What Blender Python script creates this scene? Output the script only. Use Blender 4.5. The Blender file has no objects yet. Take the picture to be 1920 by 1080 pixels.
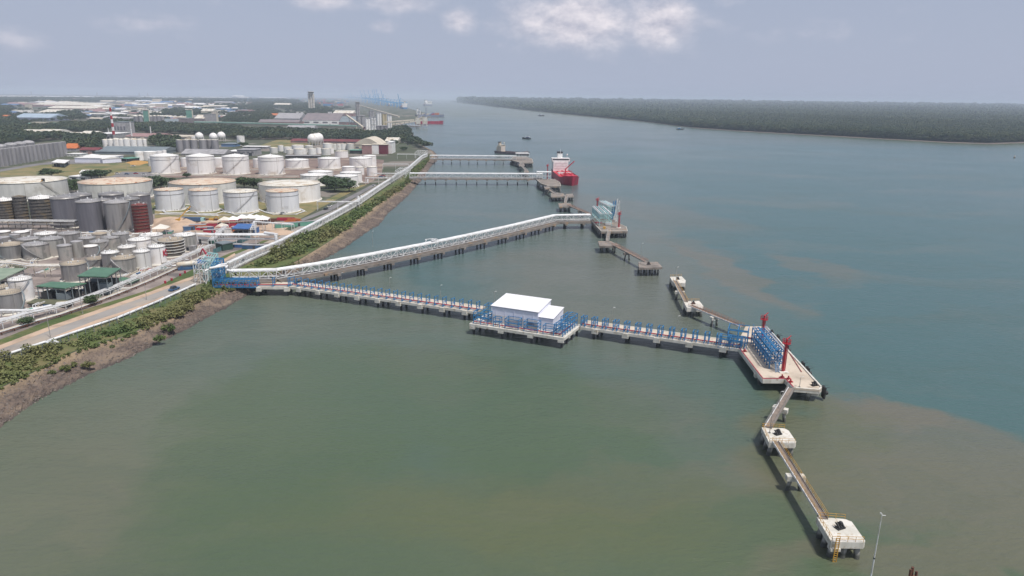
import bpy, math, random
import numpy as np
from mathutils import Vector, Matrix
from mathutils.geometry import tessellate_polygon
R = math.radians
random.seed(7); rng = np.random.default_rng(7)
S = bpy.context.scene
C = S.collection
# ------------------------------------------------------------------ camera
PITCH, ROLL, FPX, CAMZ = R(15.55), R(0.72), 1280.0, 80.0
Fw = Vector((0, math.cos(PITCH), -math.sin(PITCH)))
R0 = Vector((1, 0, 0)); U0 = Vector((0, math.sin(PITCH), math.cos(PITCH)))
Rc = R0*math.cos(ROLL)+U0*math.sin(ROLL); Uc = -R0*math.sin(ROLL)+U0*math.cos(ROLL)
cam = bpy.data.objects.new('camera', bpy.data.cameras.new('camera')); C.objects.link(cam)
cam.data.sensor_width = 36; cam.data.lens = 36*FPX/1920
cam.data.clip_start = 1; cam.data.clip_end = 90000
M = Matrix.Identity(4)
for i in range(3):
    M[i][0] = Rc[i]; M[i][1] = Uc[i]; M[i][2] = -Fw[i]
M[2][3] = CAMZ
cam.matrix_world = M; S.camera = cam
# ------------------------------------------------------------------ light
SUN = Vector((1.4, -1.3, 3.9)).normalized()          # direction towards the sun
sl = bpy.data.lights.new('sun', 'SUN'); sl.energy = 3.2; sl.angle = R(0.6); sl.color = (1, .955, .89)
so = bpy.data.objects.new('sun', sl); C.objects.link(so)
so.rotation_euler = SUN.to_track_quat('Z', 'Y').to_euler()
S.view_settings.view_transform = 'Standard'; S.view_settings.look = 'None'
S.view_settings.exposure = 0.3; S.view_settings.gamma = 1
S.view_settings.use_curve_mapping = False
S.cycles.use_denoising = True; S.cycles.volume_bounces = 1; S.cycles.max_bounces = 6
S.cycles.diffuse_bounces = 3; S.cycles.glossy_bounces = 3
W = bpy.data.worlds.new('World'); S.world = W; W.use_nodes = True

def nd(nt, t, **k):
    n = nt.nodes.new(t)
    for a, b in k.items():
        if a in ('ins',):
            for i, v in b.items(): n.inputs[i].default_value = v
        else: setattr(n, a, b)
    return n

def mth(nt, op, a, b=None, c=None, clamp=False):
    n = nt.nodes.new('ShaderNodeMath'); n.operation = op; n.use_clamp = clamp
    for i, v in enumerate((a, b, c)):
        if v is None: continue
        if isinstance(v, (int, float)): n.inputs[i].default_value = v
        else: nt.links.new(v, n.inputs[i])
    return n.outputs[0]

def mixc(nt, f, a, b, mode='MIX'):
    n = nt.nodes.new('ShaderNodeMix'); n.data_type = 'RGBA'; n.blend_type = mode
    for s, v in ((0, f), (6, a), (7, b)):
        if isinstance(v, (int, float)): n.inputs[s].default_value = v
        elif isinstance(v, (tuple, list)): n.inputs[s].default_value = (*v[:3], 1)
        else: nt.links.new(v, n.inputs[s])
    return n.outputs[2]

def pxdir(x, y):
    d = Fw*FPX+Rc*(x-960)-Uc*(y-540)
    return d.normalized()

def build_world():
    nt = W.node_tree; L = nt.links
    for n in list(nt.nodes): nt.nodes.remove(n)
    out = nd(nt, 'ShaderNodeOutputWorld'); bg = nd(nt, 'ShaderNodeBackground')
    bg.inputs[1].default_value = 1.0
    L.new(bg.outputs[0], out.inputs[0])
    sky = nd(nt, 'ShaderNodeTexSky'); sky.sky_type = 'NISHITA'; sky.sun_disc = False
    sky.sun_elevation = math.asin(SUN.z); sky.sun_rotation = math.atan2(SUN.x, SUN.y)
    sky.air_density = 1.0; sky.dust_density = 2.0; sky.ozone_density = 2.0; sky.altitude = 80
    sc = mixc(nt, 1.0, sky.outputs[0], (.075, .075, .075), 'MULTIPLY')
    geo = nd(nt, 'ShaderNodeTexCoord')
    sep = nd(nt, 'ShaderNodeSeparateXYZ'); L.new(geo.outputs['Generated'], sep.inputs[0])
    el = mth(nt, 'ARCSINE', sep.outputs[2]); az = mth(nt, 'ARCTAN2', sep.outputs[0], sep.outputs[1])
    # milky tropical haze layer over the lower sky, the same all round
    veil = nd(nt, 'ShaderNodeMapRange'); veil.interpolation_type = 'SMOOTHSTEP'
    L.new(el, veil.inputs[0]); veil.inputs[1].default_value = -.05; veil.inputs[2].default_value = .75
    veil.inputs[3].default_value = .93; veil.inputs[4].default_value = .15
    col = mixc(nt, veil.outputs[0], sc, (.345, .382, .495))
    # clouds
    cmb = nd(nt, 'ShaderNodeCombineXYZ'); L.new(az, cmb.inputs[0]); L.new(el, cmb.inputs[1])
    def noise(vec, scale, det, rough=.55):
        n = nd(nt, 'ShaderNodeTexNoise'); n.inputs['Scale'].default_value = scale
        n.inputs['Detail'].default_value = det; n.inputs['Roughness'].default_value = rough
        L.new(vec, n.inputs['Vector']); return n.outputs[0]
    st = nd(nt, 'ShaderNodeMapping'); st.inputs['Scale'].default_value = (1, 1.7, 1); L.new(cmb.outputs[0], st.inputs[0])
    n1 = noise(st.outputs[0], 17, 7, .62); n2 = noise(st.outputs[0], 5, 3)
    blobs = [(1085, 38, 112, 42, 1.0), (1238, 42, 58, 40, .95), (1165, 60, 110, 26, .5), (862, 38, 30, 20, .62), (720, 49, 24, 12, .5), (600, 2, 75, 15, .5),
             (745, 6, 60, 18, .6), (290, 42, 75, 20, .38), (25, 75, 50, 22, .35), (937, 82, 22, 9, .3), (1310, 42, 42, 16, .35), (1190, 5, 60, 15, .6), (1020, 10, 50, 14, .35),
             (1550, 60, 260, 26, .2), (430, 6, 120, 14, .2), (1380, 4, 60, 10, .3)]
    tot = None
    for bx, by, rx, ry, a in blobs:
        d = pxdir(bx, by); a0 = math.atan2(d.x, d.y); e0 = math.asin(d.z)
        u = mth(nt, 'MULTIPLY', mth(nt, 'SUBTRACT', az, a0), FPX/rx)
        v = mth(nt, 'MULTIPLY', mth(nt, 'SUBTRACT', el, e0), FPX/ry)
        dd = mth(nt, 'ADD', mth(nt, 'MULTIPLY', u, u), mth(nt, 'MULTIPLY', v, v))
        g = mth(nt, 'MULTIPLY', mth(nt, 'EXPONENT', mth(nt, 'MULTIPLY', dd, -.7)), a)
        tot = g if tot is None else mth(nt, 'MAXIMUM', tot, g)
    # scattered cumulus above the frame, all round the sky
    hi = nd(nt, 'ShaderNodeMapRange'); L.new(el, hi.inputs[0]); hi.inputs[1].default_value = .14; hi.inputs[2].default_value = .3
    g = mth(nt, 'MULTIPLY', mth(nt, 'MULTIPLY', mth(nt, 'SUBTRACT', n2, .42), 3.0, clamp=True), hi.outputs[0])
    tot = mth(nt, 'MAXIMUM', tot, g)
    dens = mth(nt, 'MULTIPLY', mth(nt, 'SUBTRACT', mth(nt, 'ADD', tot, mth(nt, 'MULTIPLY', n1, 1.15)), .74), 1.45, clamp=True)
    soft = mth(nt, 'MULTIPLY', mth(nt, 'MULTIPLY', dens, mth(nt, 'MINIMUM', mth(nt, 'MULTIPLY', tot, 2.2), 1.0)), .86)
    off = nd(nt, 'ShaderNodeMapping'); off.inputs['Location'].default_value = (.006, .02, 0); L.new(st.outputs[0], off.inputs[0])
    n3 = noise(off.outputs[0], 17, 5, .6)
    lit = mth(nt, 'ADD', mth(nt, 'MULTIPLY', mth(nt, 'SUBTRACT', n1, n3), 2.6), .55, clamp=True)
    cc = mixc(nt, lit, (.38, .385, .47), (.76, .71, .74))
    col = mixc(nt, soft, col, cc)
    L.new(col, bg.inputs[0])
build_world()

# ------------------------------------------------------------------ geometry from pixels of a 1920x1080 survey of the site
def at(x, y, z=0.0):
    d = Fw*FPX+Rc*(x-960)-Uc*(y-540)
    t = (z-CAMZ)/d.z
    return Vector((d.x*t, d.y*t, z))

def proj(p):
    q = Vector(p)-Vector((0, 0, CAMZ)); t = q.dot(Fw)
    return 960+q.dot(Rc)/t*FPX, 540-q.dot(Uc)/t*FPX

def ztop(P, y):
    lo, hi = P[2], P[2]+400
    for _ in range(40):
        m = (lo+hi)/2
        if proj((P[0], P[1], m))[1] > y: lo = m
        else: hi = m
    return lo

def depth(P): return (Vector(P)-Vector((0, 0, CAMZ))).dot(Fw)

class MB:
    def __init__(s): s.v = []; s.f = []; s.mi = []; s.sm = []; s.m = 0
    def add(s, vs, fs, smooth=False):
        b = len(s.v); s.v += [tuple(p) for p in vs]
        for f in fs: s.f.append(tuple(i+b for i in f)); s.mi.append(s.m); s.sm.append(smooth)
        return s
    def box(s, x0, x1, y0, y1, z0, z1):
        return s.add([(x0, y0, z0), (x1, y0, z0), (x1, y1, z0), (x0, y1, z0), (x0, y0, z1), (x1, y0, z1), (x1, y1, z1), (x0, y1, z1)],
                     [(3, 2, 1, 0), (4, 5, 6, 7), (0, 1, 5, 4), (1, 2, 6, 5), (2, 3, 7, 6), (3, 0, 4, 7)])
    def bar(s, p, q, w, h=None):
        h = h or w; p = Vector(p); q = Vector(q); d = (q-p)
        if d.length < 1e-6: return s
        d.normalize(); up = Vector((0, 0, 1)) if abs(d.z) < .95 else Vector((1, 0, 0))
        a = d.cross(up).normalized()*w/2; b = a.cross(d).normalized()*h/2
        return s.add([p-a-b, p+a-b, p+a+b, p-a+b, q-a-b, q+a-b, q+a+b, q-a+b],
                     [(0, 1, 2, 3), (7, 6, 5, 4), (4, 5, 1, 0), (5, 6, 2, 1), (6, 7, 3, 2), (7, 4, 0, 3)])
    def cyl(s, p, q, r0, r1=None, n=10, caps=True):
        r1 = r0 if r1 is None else r1; p = Vector(p); q = Vector(q); d = (q-p).normalized()
        up = Vector((0, 0, 1)) if abs(d.z) < .95 else Vector((1, 0, 0))
        a = d.cross(up).normalized(); b = d.cross(a)
        vs = []
        for i in range(n):
            t = 2*math.pi*i/n; e = a*math.cos(t)+b*math.sin(t)
            vs += [p+e*r0, q+e*r1]
        s.add(vs, [(2*i, 2*((i+1) % n), 2*((i+1) % n)+1, 2*i+1) for i in range(n)], True)
        if caps:
            s.add([vs[2*i] for i in range(n)], [tuple(range(n-1, -1, -1))])
            s.add([vs[2*i+1] for i in range(n)], [tuple(range(n))])
        return s
    def tube(s, pts, r, n=8):
        for i in range(len(pts)-1): s.cyl(pts[i], pts[i+1], r, n=n)
        return s
    def lathe(s, prof, n=24, c=(0, 0)):
        vs = []
        for r, z in prof:
            for i in range(n):
                t = 2*math.pi*i/n; vs.append((c[0]+r*math.cos(t), c[1]+r*math.sin(t), z))
        fs = []
        for k in range(len(prof)-1):
            for i in range(n):
                j = (i+1) % n; fs.append((k*n+i, k*n+j, (k+1)*n+j, (k+1)*n+i))
        return s.add(vs, fs, True)
    def prism(s, pts, z0, z1):
        n = len(pts); a = sum(pts[i][0]*pts[(i+1) % n][1]-pts[(i+1) % n][0]*pts[i][1] for i in range(n))
        if a < 0: pts = pts[::-1]
        vs = [(p[0], p[1], z0) for p in pts]+[(p[0], p[1], z1) for p in pts]
        tri = tessellate_polygon([[Vector((p[0], p[1], 0)) for p in pts]])
        fs = []
        for t in tri:
            x = [pts[i] for i in t]
            if (x[1][0]-x[0][0])*(x[2][1]-x[0][1])-(x[2][0]-x[0][0])*(x[1][1]-x[0][1]) < 0: t = t[::-1]
            fs += [tuple(i+n for i in t), tuple(reversed(t))]
        fs += [(i, (i+1) % n, (i+1) % n+n, i+n) for i in range(n)]
        return s.add(vs, fs)
    def sphere(s, c, r, n=12, m=7, sz=1):
        prof = [(r*math.sin(math.pi*k/m)+1e-4, c[2]-r*sz*math.cos(math.pi*k/m)) for k in range(m+1)]
        return s.lathe(prof, n, (c[0], c[1]))
    def mesh(s, name, mats):
        me = bpy.data.meshes.new(name); me.from_pydata(s.v, [], s.f)
        if not isinstance(mats, (list, tuple)): mats = [mats]
        for m in mats: me.materials.append(m)
        me.polygons.foreach_set('material_index', s.mi); me.polygons.foreach_set('use_smooth', s.sm)
        me.update(); return me

def O(name, me, parent=None, loc=(0, 0, 0), rz=0, sc=None, label=None, cat=None, group=None, kind=None):
    o = bpy.data.objects.new(name, me); C.objects.link(o)
    o.location = loc
    if rz: o.rotation_euler = (0, 0, rz)
    if sc is not None: o.scale = (sc, sc, sc) if isinstance(sc, (int, float)) else sc
    if parent is not None: o.parent = parent
    for k, v in (('label', label), ('category', cat), ('group', group), ('kind', kind)):
        if v: o[k] = v
    return o
def thing(name, loc, label, cat, group=None, rz=0): return O(name, None, None, loc, rz, None, label, cat, group)
def P(name, mb, mat, parent=None, **k): return O(name, mb.mesh(name, mat), parent, **k)
ORD = 'leftmost second third fourth fifth sixth seventh eighth ninth tenth eleventh twelfth thirteenth fourteenth fifteenth sixteenth seventeenth eighteenth'.split()
def nth(i): return ORD[i] if i < len(ORD) else 'another'

# ------------------------------------------------------------------ materials
def mat(name, c1, c2=None, scale=.3, rough=.7, metal=0, stretch=(1, 1, 1), c3=None, s3=.03, bump=0, bscale=3, amt=(.4, .65), t3=(.5, .62)):
    m = bpy.data.materials.new(name); m.use_nodes = True; nt = m.node_tree; L = nt.links
    b = nt.nodes['Principled BSDF']; b.inputs['Roughness'].default_value = rough; b.inputs['Metallic'].default_value = metal
    if c2 is None: c2 = tuple(x*.8 for x in c1)
    geo = nd(nt, 'ShaderNodeNewGeometry')
    mp = nd(nt, 'ShaderNodeMapping'); mp.inputs['Scale'].default_value = stretch; L.new(geo.outputs['Position'], mp.inputs[0])
    def noise(s, det=4, v=mp.outputs[0], r=.6):
        n = nd(nt, 'ShaderNodeTexNoise'); n.inputs['Scale'].default_value = s; n.inputs['Detail'].default_value = det
        n.inputs['Roughness'].default_value = r; L.new(v, n.inputs['Vector']); return n.outputs[0]
    def ramp(v, lo, hi):
        r = nd(nt, 'ShaderNodeMapRange'); r.interpolation_type = 'SMOOTHSTEP'; L.new(v, r.inputs[0])
        r.inputs[1].default_value = lo; r.inputs[2].default_value = hi; return r.outputs[0]
    col = mixc(nt, ramp(noise(scale), *amt), c1, c2)
    if c3: col = mixc(nt, ramp(noise(s3, 5, geo.outputs['Position']), *t3), col, c3)
    L.new(col, b.inputs['Base Color'])
    if bump:
        bn = nd(nt, 'ShaderNodeBump'); bn.inputs['Strength'].default_value = 1; bn.inputs['Distance'].default_value = bump
        L.new(noise(bscale, 3, geo.outputs['Position']), bn.inputs['Height']); L.new(bn.outputs[0], b.inputs['Normal'])
    return m
V = (1.2, 1.2, .12)      # vertical streaks
m_conc = mat('pale_concrete', (.62, .59, .52), (.47, .44, .38), .22, .85, c3=(.36, .32, .26), s3=.35, t3=(.56, .72))
m_deck = mat('buff_deck_concrete', (.58, .495, .40), (.46, .39, .31), .12, .9, c3=(.33, .28, .22), s3=.35, t3=(.52, .70))
m_white_conc = mat('white_concrete', (.66, .635, .58), (.54, .52, .46), .4, .8, c3=(.42, .35, .26), s3=.8, t3=(.53, .7), stretch=V)
m_old = mat('weathered_concrete', (.25, .22, .195), (.155, .135, .12), .25, .9, c3=(.36, .24, .15), s3=.3, t3=(.55, .68))
m_pile = mat('tarred_pile', (.075, .075, .08), (.035, .035, .04), .8, .6, stretch=V)
m_cpile = mat('concrete_pile', (.34, .33, .31), (.16, .16, .15), .8, .8, stretch=V)
m_white = mat('white_paint', (.80, .80, .79), (.66, .65, .62), .5, .45)
m_pipe = mat('white_pipe_paint', (.76, .77, .78), (.60, .60, .60), .25, .4)
m_steelw = mat('white_steel', (.70, .71, .71), (.50, .49, .47), .6, .5)
m_blue = mat('blue_steel', (.03, .195, .41), (.025, .15, .33), .5, .65)
m_teal = mat('pale_teal_steel', (.38, .62, .62), (.26, .46, .47), .5, .5)
m_red = mat('red_paint', (.42, .018, .03), (.27, .015, .025), .5, .45)
m_redpipe = mat('red_pipe_paint', (.43, .03, .06), (.30, .025, .05), .4, .4)
m_shipred = mat('ship_red', (.60, .02, .045), (.45, .015, .035), .15, .45, stretch=V)
m_shiphull = mat('ship_hull_maroon', (.40, .015, .05), (.27, .012, .04), .2, .45, stretch=V)
m_black = mat('black_rubber', (.02, .02, .022), (.035, .035, .035), 1, .6)
m_yellow = mat('yellow_paint', (.56, .32, .05), (.42, .22, .04), 1, .5)
m_rust = mat('rusty_steel', (.17, .07, .04), (.08, .035, .025), 1.5, .9)
m_wood = mat('worn_grating', (.25, .20, .165), (.17, .14, .12), .8, .9)
m_bldw = mat('lilac_white_cladding', (.74, .75, .84), (.69, .70, .79), .5, .5)
m_bldr = mat('white_roof_sheet', (.82, .81, .83), (.78, .77, .79), .3, .45)
m_band = mat('grey_cladding_band', (.62, .60, .60), (.56, .54, .54), .6, .6)
m_grey_trim = mat('slate_trim', (.22, .25, .33), (.18, .2, .28), .6, .5)
m_tw = mat('tank_white', (.83, .81, .79), (.77, .745, .72), .35, .45, stretch=V, c3=(.60, .54, .47), s3=.12, t3=(.52, .74))
m_twc = mat('tank_cool_white', (.72, .73, .75), (.62, .63, .66), .3, .45, stretch=V, c3=(.58, .55, .52), s3=.12, t3=(.54, .76))
m_tw2 = mat('tank_offwhite', (.66, .65, .62), (.56, .555, .53), .3, .5, stretch=V, c3=(.44, .42, .38), s3=.07, t3=(.52, .72))
m_tg = mat('tank_bare_metal', (.34, .33, .325), (.215, .21, .21), .28, .42, .35, stretch=V, c3=(.34, .32, .30), s3=.12, t3=(.5, .66))
m_tg2 = mat('tank_blue_grey', (.19, .185, .205), (.13, .13, .15), .22, .45, .2, stretch=V)
m_tg3 = mat('tank_mottled_grey', (.36, .35, .325), (.21, .205, .19), .35, .6, .1, stretch=V, c3=(.38, .35, .32), s3=.2, t3=(.5, .62))
m_tdark = mat('tank_dark_scaffolded', (.075, .07, .065), (.13, .115, .10), .5, .8, stretch=(1, 1, 2.5), c3=(.16, .12, .07), s3=.15)
m_tred = mat('tank_primer_red', (.20, .035, .03), (.10, .02, .02), .6, .8, stretch=(1, 1, 3))
m_silo = mat('silo_grey', (.32, .31, .32), (.21, .205, .215), .22, .5, .2, stretch=V)
m_rr = mat('roof_rust_cream', (.62, .52, .41), (.55, .42, .31), .12, .8, c3=(.40, .16, .08), s3=.22, t3=(.54, .66))
m_rc = mat('roof_cream', (.68, .65, .58), (.58, .54, .46), .12, .7, c3=(.50, .42, .32), s3=.12)
m_rw = mat('roof_white', (.80, .79, .77), (.72, .70, .67), .2, .55)
m_rt = mat('roof_tan', (.40, .34, .26), (.31, .26, .20), .2, .8)
m_rg = mat('roof_grey', (.36, .35, .355), (.26, .255, .26), .2, .6)
m_gr = mat('green_roof', (.085, .185, .115), (.07, .15, .095), .25, .5)
m_dark = mat('dark_interior', (.03, .033, .035), (.05, .05, .05), .5, .9)  # near black, standing in for the shade inside canopies and open sheds
m_asph = mat('sandy_road', (.30, .28, .26), (.24, .22, .20), .08, .9, c3=(.37, .31, .25), s3=.05, t3=(.48, .62))
m_yard = mat('yard_concrete', (.30, .25, .225), (.20, .165, .15), .09, .9, c3=(.13, .115, .11), s3=.06, t3=(.52, .62))
m_sand = mat('bare_sand', (.50, .37, .27), (.40, .29, .21), .1, .95, c3=(.32, .24, .18), s3=.05)
m_orange = mat('orange_earth', (.46, .25, .07), (.36, .22, .08), .1, .95)
m_grass = mat('rough_grass', (.085, .115, .03), (.16, .14, .06), .12, .95, c3=(.055, .09, .022), s3=.05, bump=.3, bscale=.8)
m_drygrass = mat('dry_grass', (.24, .19, .085), (.155, .15, .06), .07, .95, c3=(.10, .12, .04), s3=.03)
m_bund = mat('brown_bund_soil', (.23, .165, .135), (.16, .115, .10), .05, .95, c3=(.29, .23, .18), s3=.03)
m_asphd = mat('grey_asphalt', (.20, .19, .19), (.15, .145, .15), .05, .9)
m_land = mat('industrial_ground', (.075, .08, .05), (.05, .068, .032), .03, .95, c3=(.20, .175, .15), s3=.012, t3=(.54, .6))
m_beach = mat('rocky_mud', (.155, .115, .09), (.075, .058, .05), .9, .9, c3=(.205, .155, .115), s3=.10, bump=.5, bscale=1.3, t3=(.48, .62))
m_rock = mat('grey_stone', (.17, .14, .12), (.08, .065, .058), .8, .9)
m_strip = mat('shore_soil', (.36, .24, .13), (.26, .17, .10), .3, .95, c3=(.09, .11, .04), s3=.05, t3=(.46, .55), bump=.3, bscale=1)
m_bark = mat('bark', (.12, .095, .075), (.08, .06, .05), 1, .9)
m_port = mat('port_blue', (.06, .34, .62), (.05, .28, .55), .1, .5)
m_cream = mat('cream_wall', (.58, .52, .42), (.50, .44, .36), .08, .8)
m_pink = mat('pink_brick', (.33, .20, .19), (.26, .155, .15), .08, .8)
m_purple = mat('mauve_roof', (.22, .185, .19), (.17, .15, .16), .08, .8)
m_blueroof = mat('blue_roof', (.10, .20, .36), (.08, .16, .30), .08, .6)
m_paleblue = mat('pale_blue_roof', (.38, .46, .54), (.30, .38, .46), .08, .6)
m_greent = mat('jade_cladding', (.13, .33, .25), (.10, .27, .21), .08, .6)
m_slate = mat('slate_roof', (.19, .225, .24), (.15, .18, .2), .08, .7)
m_glass = mat('dark_glass', (.03, .04, .05), (.05, .06, .07), .5, .15)
m_tarp = mat('blue_tarpaulin', (.05, .14, .36), (.04, .11, .28), .4, .6)
m_orangep = mat('orange_paint', (.55, .16, .04), (.42, .12, .04), .5, .6)
m_truck = mat('blue_truck_paint', (.05, .12, .24), (.04, .09, .18), .5, .4)

def leafmat(name, c1, c2, c3):
    m = bpy.data.materials.new(name); m.use_nodes = True; nt = m.node_tree; L = nt.links
    b = nt.nodes['Principled BSDF']; b.inputs['Roughness'].default_value = .7
    geo = nd(nt, 'ShaderNodeNewGeometry')
    n = nd(nt, 'ShaderNodeTexNoise'); n.inputs['Scale'].default_value = .22; n.inputs['Detail'].default_value = 3; L.new(geo.outputs['Position'], n.inputs['Vector'])
    n2 = nd(nt, 'ShaderNodeTexNoise'); n2.inputs['Scale'].default_value = .035; n2.inputs['Detail'].default_value = 3; L.new(geo.outputs['Position'], n2.inputs['Vector'])
    r = nd(nt, 'ShaderNodeMapRange'); L.new(n.outputs[0], r.inputs[0]); r.inputs[1].default_value = .35; r.inputs[2].default_value = .65
    r2 = nd(nt, 'ShaderNodeMapRange'); L.new(n2.outputs[0], r2.inputs[0]); r2.inputs[1].default_value = .42; r2.inputs[2].default_value = .62
    col = mixc(nt, r2.outputs[0], mixc(nt, r.outputs[0], c1, c2), c3)
    L.new(col, b.inputs['Base Color'])
    return m
m_leaf = leafmat('tree_leaves', (.040, .075, .022), (.07, .11, .03), (.05, .085, .035))
m_leafd = leafmat('mangrove_leaves', (.022, .050, .030), (.042, .076, .034), (.075, .095, .036))
m_bush = leafmat('shore_bush_leaves', (.06, .105, .025), (.12, .16, .04), (.15, .15, .05))

# ------------------------------------------------------------------ water
def build_water():
    m = bpy.data.materials.new('muddy_strait_water'); m.use_nodes = True; nt = m.node_tree; L = nt.links
    b = nt.nodes['Principled BSDF']; b.inputs['IOR'].default_value = 1.33
    geo = nd(nt, 'ShaderNodeNewGeometry'); pos = geo.outputs['Position']
    def noise(v, s, det=3, r=.5, col=False):
        n = nd(nt, 'ShaderNodeTexNoise'); n.inputs['Scale'].default_value = s; n.inputs['Detail'].default_value = det
        n.inputs['Roughness'].default_value = r; L.new(v, n.inputs['Vector']); return n.outputs[1 if col else 0]
    def vm(op, a, c):
        n = nt.nodes.new('ShaderNodeVectorMath'); n.operation = op
        for i, v in enumerate((a, c)):
            if isinstance(v, tuple): n.inputs[i].default_value = v
            else: L.new(v, n.inputs[i])
        return n.outputs['Value'] if op == 'DOT_PRODUCT' else n.outputs[0]
    w1 = vm('MULTIPLY', vm('SUBTRACT', noise(pos, .011, 5, .6, True), (.5, .5, .5)), (95, 95, 0))
    w2 = vm('MULTIPLY', vm('SUBTRACT', noise(pos, .05, 4, .6, True), (.5, .5, .5)), (26, 26, 0))
    wp = vm('ADD', vm('ADD', pos, w1), w2)
    col = mixc(nt, mth(nt, 'MULTIPLY', mth(nt, 'SUBTRACT', noise(pos, .016, 4), .38), 3, clamp=True), (.080, .107, .052), (.100, .119, .062))
    def patch(c, a, bb, color, amt=1.0, soft=.5, far=1):
        nonlocal col
        pc, pa, pb = at(*c), at(*a), at(*bb)
        ax = (pa.x-pc.x, pa.y-pc.y); bx = (pb.x-pc.x, pb.y-pc.y); det = ax[0]*bx[1]-ax[1]*bx[0]
        r1 = (bx[1]/det, -bx[0]/det, 0); r2 = (-ax[1]/det, ax[0]/det, 0)
        u = mth(nt, 'SUBTRACT', vm('DOT_PRODUCT', wp, r1), r1[0]*pc.x+r1[1]*pc.y)
        v = mth(nt, 'SUBTRACT', vm('DOT_PRODUCT', wp, r2), r2[0]*pc.x+r2[1]*pc.y)
        d = mth(nt, 'SQRT', mth(nt, 'ADD', mth(nt, 'MULTIPLY', u, u), mth(nt, 'MULTIPLY', v, v)))
        f = mth(nt, 'MULTIPLY', mth(nt, 'DIVIDE', mth(nt, 'SUBTRACT', 1+soft/2, d), soft, clamp=True), amt)
        col = mixc(nt, f, col, color)
    TEAL = (.052, .116, .118); BR = (.146, .126, .088); GR = (.086, .108, .048); GY = (.138, .142, .098); DG = (.074, .108, .055)
    patch((900, 250), (1500, 252), (900, 430), (.070, .116, .110), 1, .9)
    patch((1250, 300), (1900, 300), (1250, 420), (.058, .108, .112), .8, .9)
    patch((1700, 330), (2750, 340), (1680, 690), TEAL, 1, .3)
    patch((1930, 640), (2500, 700), (1860, 850), TEAL, .8, .5)
    patch((1130, 490), (1400, 590), (950, 620), (.128, .136, .106), .62, .8)
    patch((880, 330), (1150, 345), (800, 440), (.125, .140, .125), .5, .9)
    patch((1430, 430), (1640, 470), (1380, 500), TEAL, .8, .25)
    patch((1120, 540), (1330, 560), (1110, 640), BR, .30, .7)
    patch((1370, 505), (1500, 560), (1350, 522), BR, .60, .4)
    patch((1540, 500), (1640, 530), (1530, 512), BR, .45, .5)
    patch((1200, 395), (1400, 430), (1190, 412), BR, .40, .6)
    patch((1290, 455), (1370, 475), (1280, 465), BR, .40, .6)
    patch((1650, 850), (2000, 930), (1560, 960), BR, .55, .25)
    patch((1580, 765), (1720, 800), (1540, 790), BR, .5, .4)
    patch((1250, 900), (1500, 880), (1180, 960), BR, .30, .5)
    patch((1180, 760), (1300, 800), (1150, 800), BR, .22, .6)
    patch((1850, 1050), (2200, 1050), (1800, 1120), BR, .5, .5)
    patch((150, 840), (500, 640), (300, 980), GY, .6, 1.2)
    patch((620, 570), (900, 630), (560, 640), GY, .55, .9)
    patch((640, 500), (760, 480), (640, 540), GY, .5, .9)
    patch((40, 980), (150, 850), (260, 1100), BR, .2, 1.2)
    patch((520, 800), (760, 760), (420, 1050), DG, .6, .4)
    patch((950, 760), (1200, 830), (900, 860), DG, .6, .5)
    patch((760, 700), (900, 720), (740, 740), BR, .18, .6)
    patch((1000, 970), (1400, 1000), (850, 1080), (.104, .116, .056), .6, .8)
    patch((1480, 800), (1560, 860), (1400, 880), (.092, .108, .052), .5, .6)
    st = nd(nt, 'ShaderNodeMapping'); st.inputs['Rotation'].default_value = (0, 0, R(12)); st.inputs['Scale'].default_value = (.35, 1, 1); L.new(wp, st.inputs[0])
    sw = noise(st.outputs[0], .012, 6, .65)
    col = mixc(nt, mth(nt, 'MULTIPLY', mth(nt, 'MULTIPLY', mth(nt, 'SUBTRACT', sw, .51), 8, clamp=True), .26), col, (.165, .152, .12))
    sw2 = noise(st.outputs[0], .03, 5, .6)
    col = mixc(nt, mth(nt, 'MULTIPLY', mth(nt, 'MULTIPLY', mth(nt, 'SUBTRACT', sw2, .50), 6, clamp=True), .25), col, (.052, .086, .060))
    L.new(col, b.inputs['Base Color'])
    # waves
    ws = nd(nt, 'ShaderNodeMapping'); ws.inputs['Rotation'].default_value = (0, 0, R(-8)); ws.inputs['Scale'].default_value = (.45, 1, 1); L.new(pos, ws.inputs[0])
    h = mth(nt, 'ADD', mth(nt, 'MULTIPLY', noise(ws.outputs[0], .75, 5, .65), .42), mth(nt, 'MULTIPLY', noise(ws.outputs[0], .14, 3, .5), .55))
    bn = nd(nt, 'ShaderNodeBump'); bn.inputs['Strength'].default_value = 1; bn.inputs['Distance'].default_value = .95
    L.new(h, bn.inputs['Height']); L.new(bn.outputs[0], b.inputs['Normal'])
    rg = mth(nt, 'ADD', mth(nt, 'MULTIPLY', noise(pos, .006, 4, .6), .22), .10)
    L.new(rg, b.inputs['Roughness'])
    mb = MB(); B = 32000; mb.add([(-B, -3000, 0), (B, -3000, 0), (B, B, 0), (-B, B, 0)], [(0, 1, 2, 3)])
    P('water', mb, m, kind='structure')
build_water()

# ------------------------------------------------------------------ haze
hb = MB().box(-32500, 32500, -3500, 32500, -2, 175)
hm = bpy.data.materials.new('sea_haze'); hm.use_nodes = True; nt = hm.node_tree
for n in list(nt.nodes): nt.nodes.remove(n)
pv = nd(nt, 'ShaderNodeVolumePrincipled'); pv.inputs['Color'].default_value = (.75, .84, .99, 1); pv.inputs['Density'].default_value = .92e-4
pv.inputs['Anisotropy'].default_value = 0.0
nt.links.new(pv.outputs[0], nd(nt, 'ShaderNodeOutputMaterial').inputs['Volume'])
P('haze', hb, hm, kind='stuff')

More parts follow.
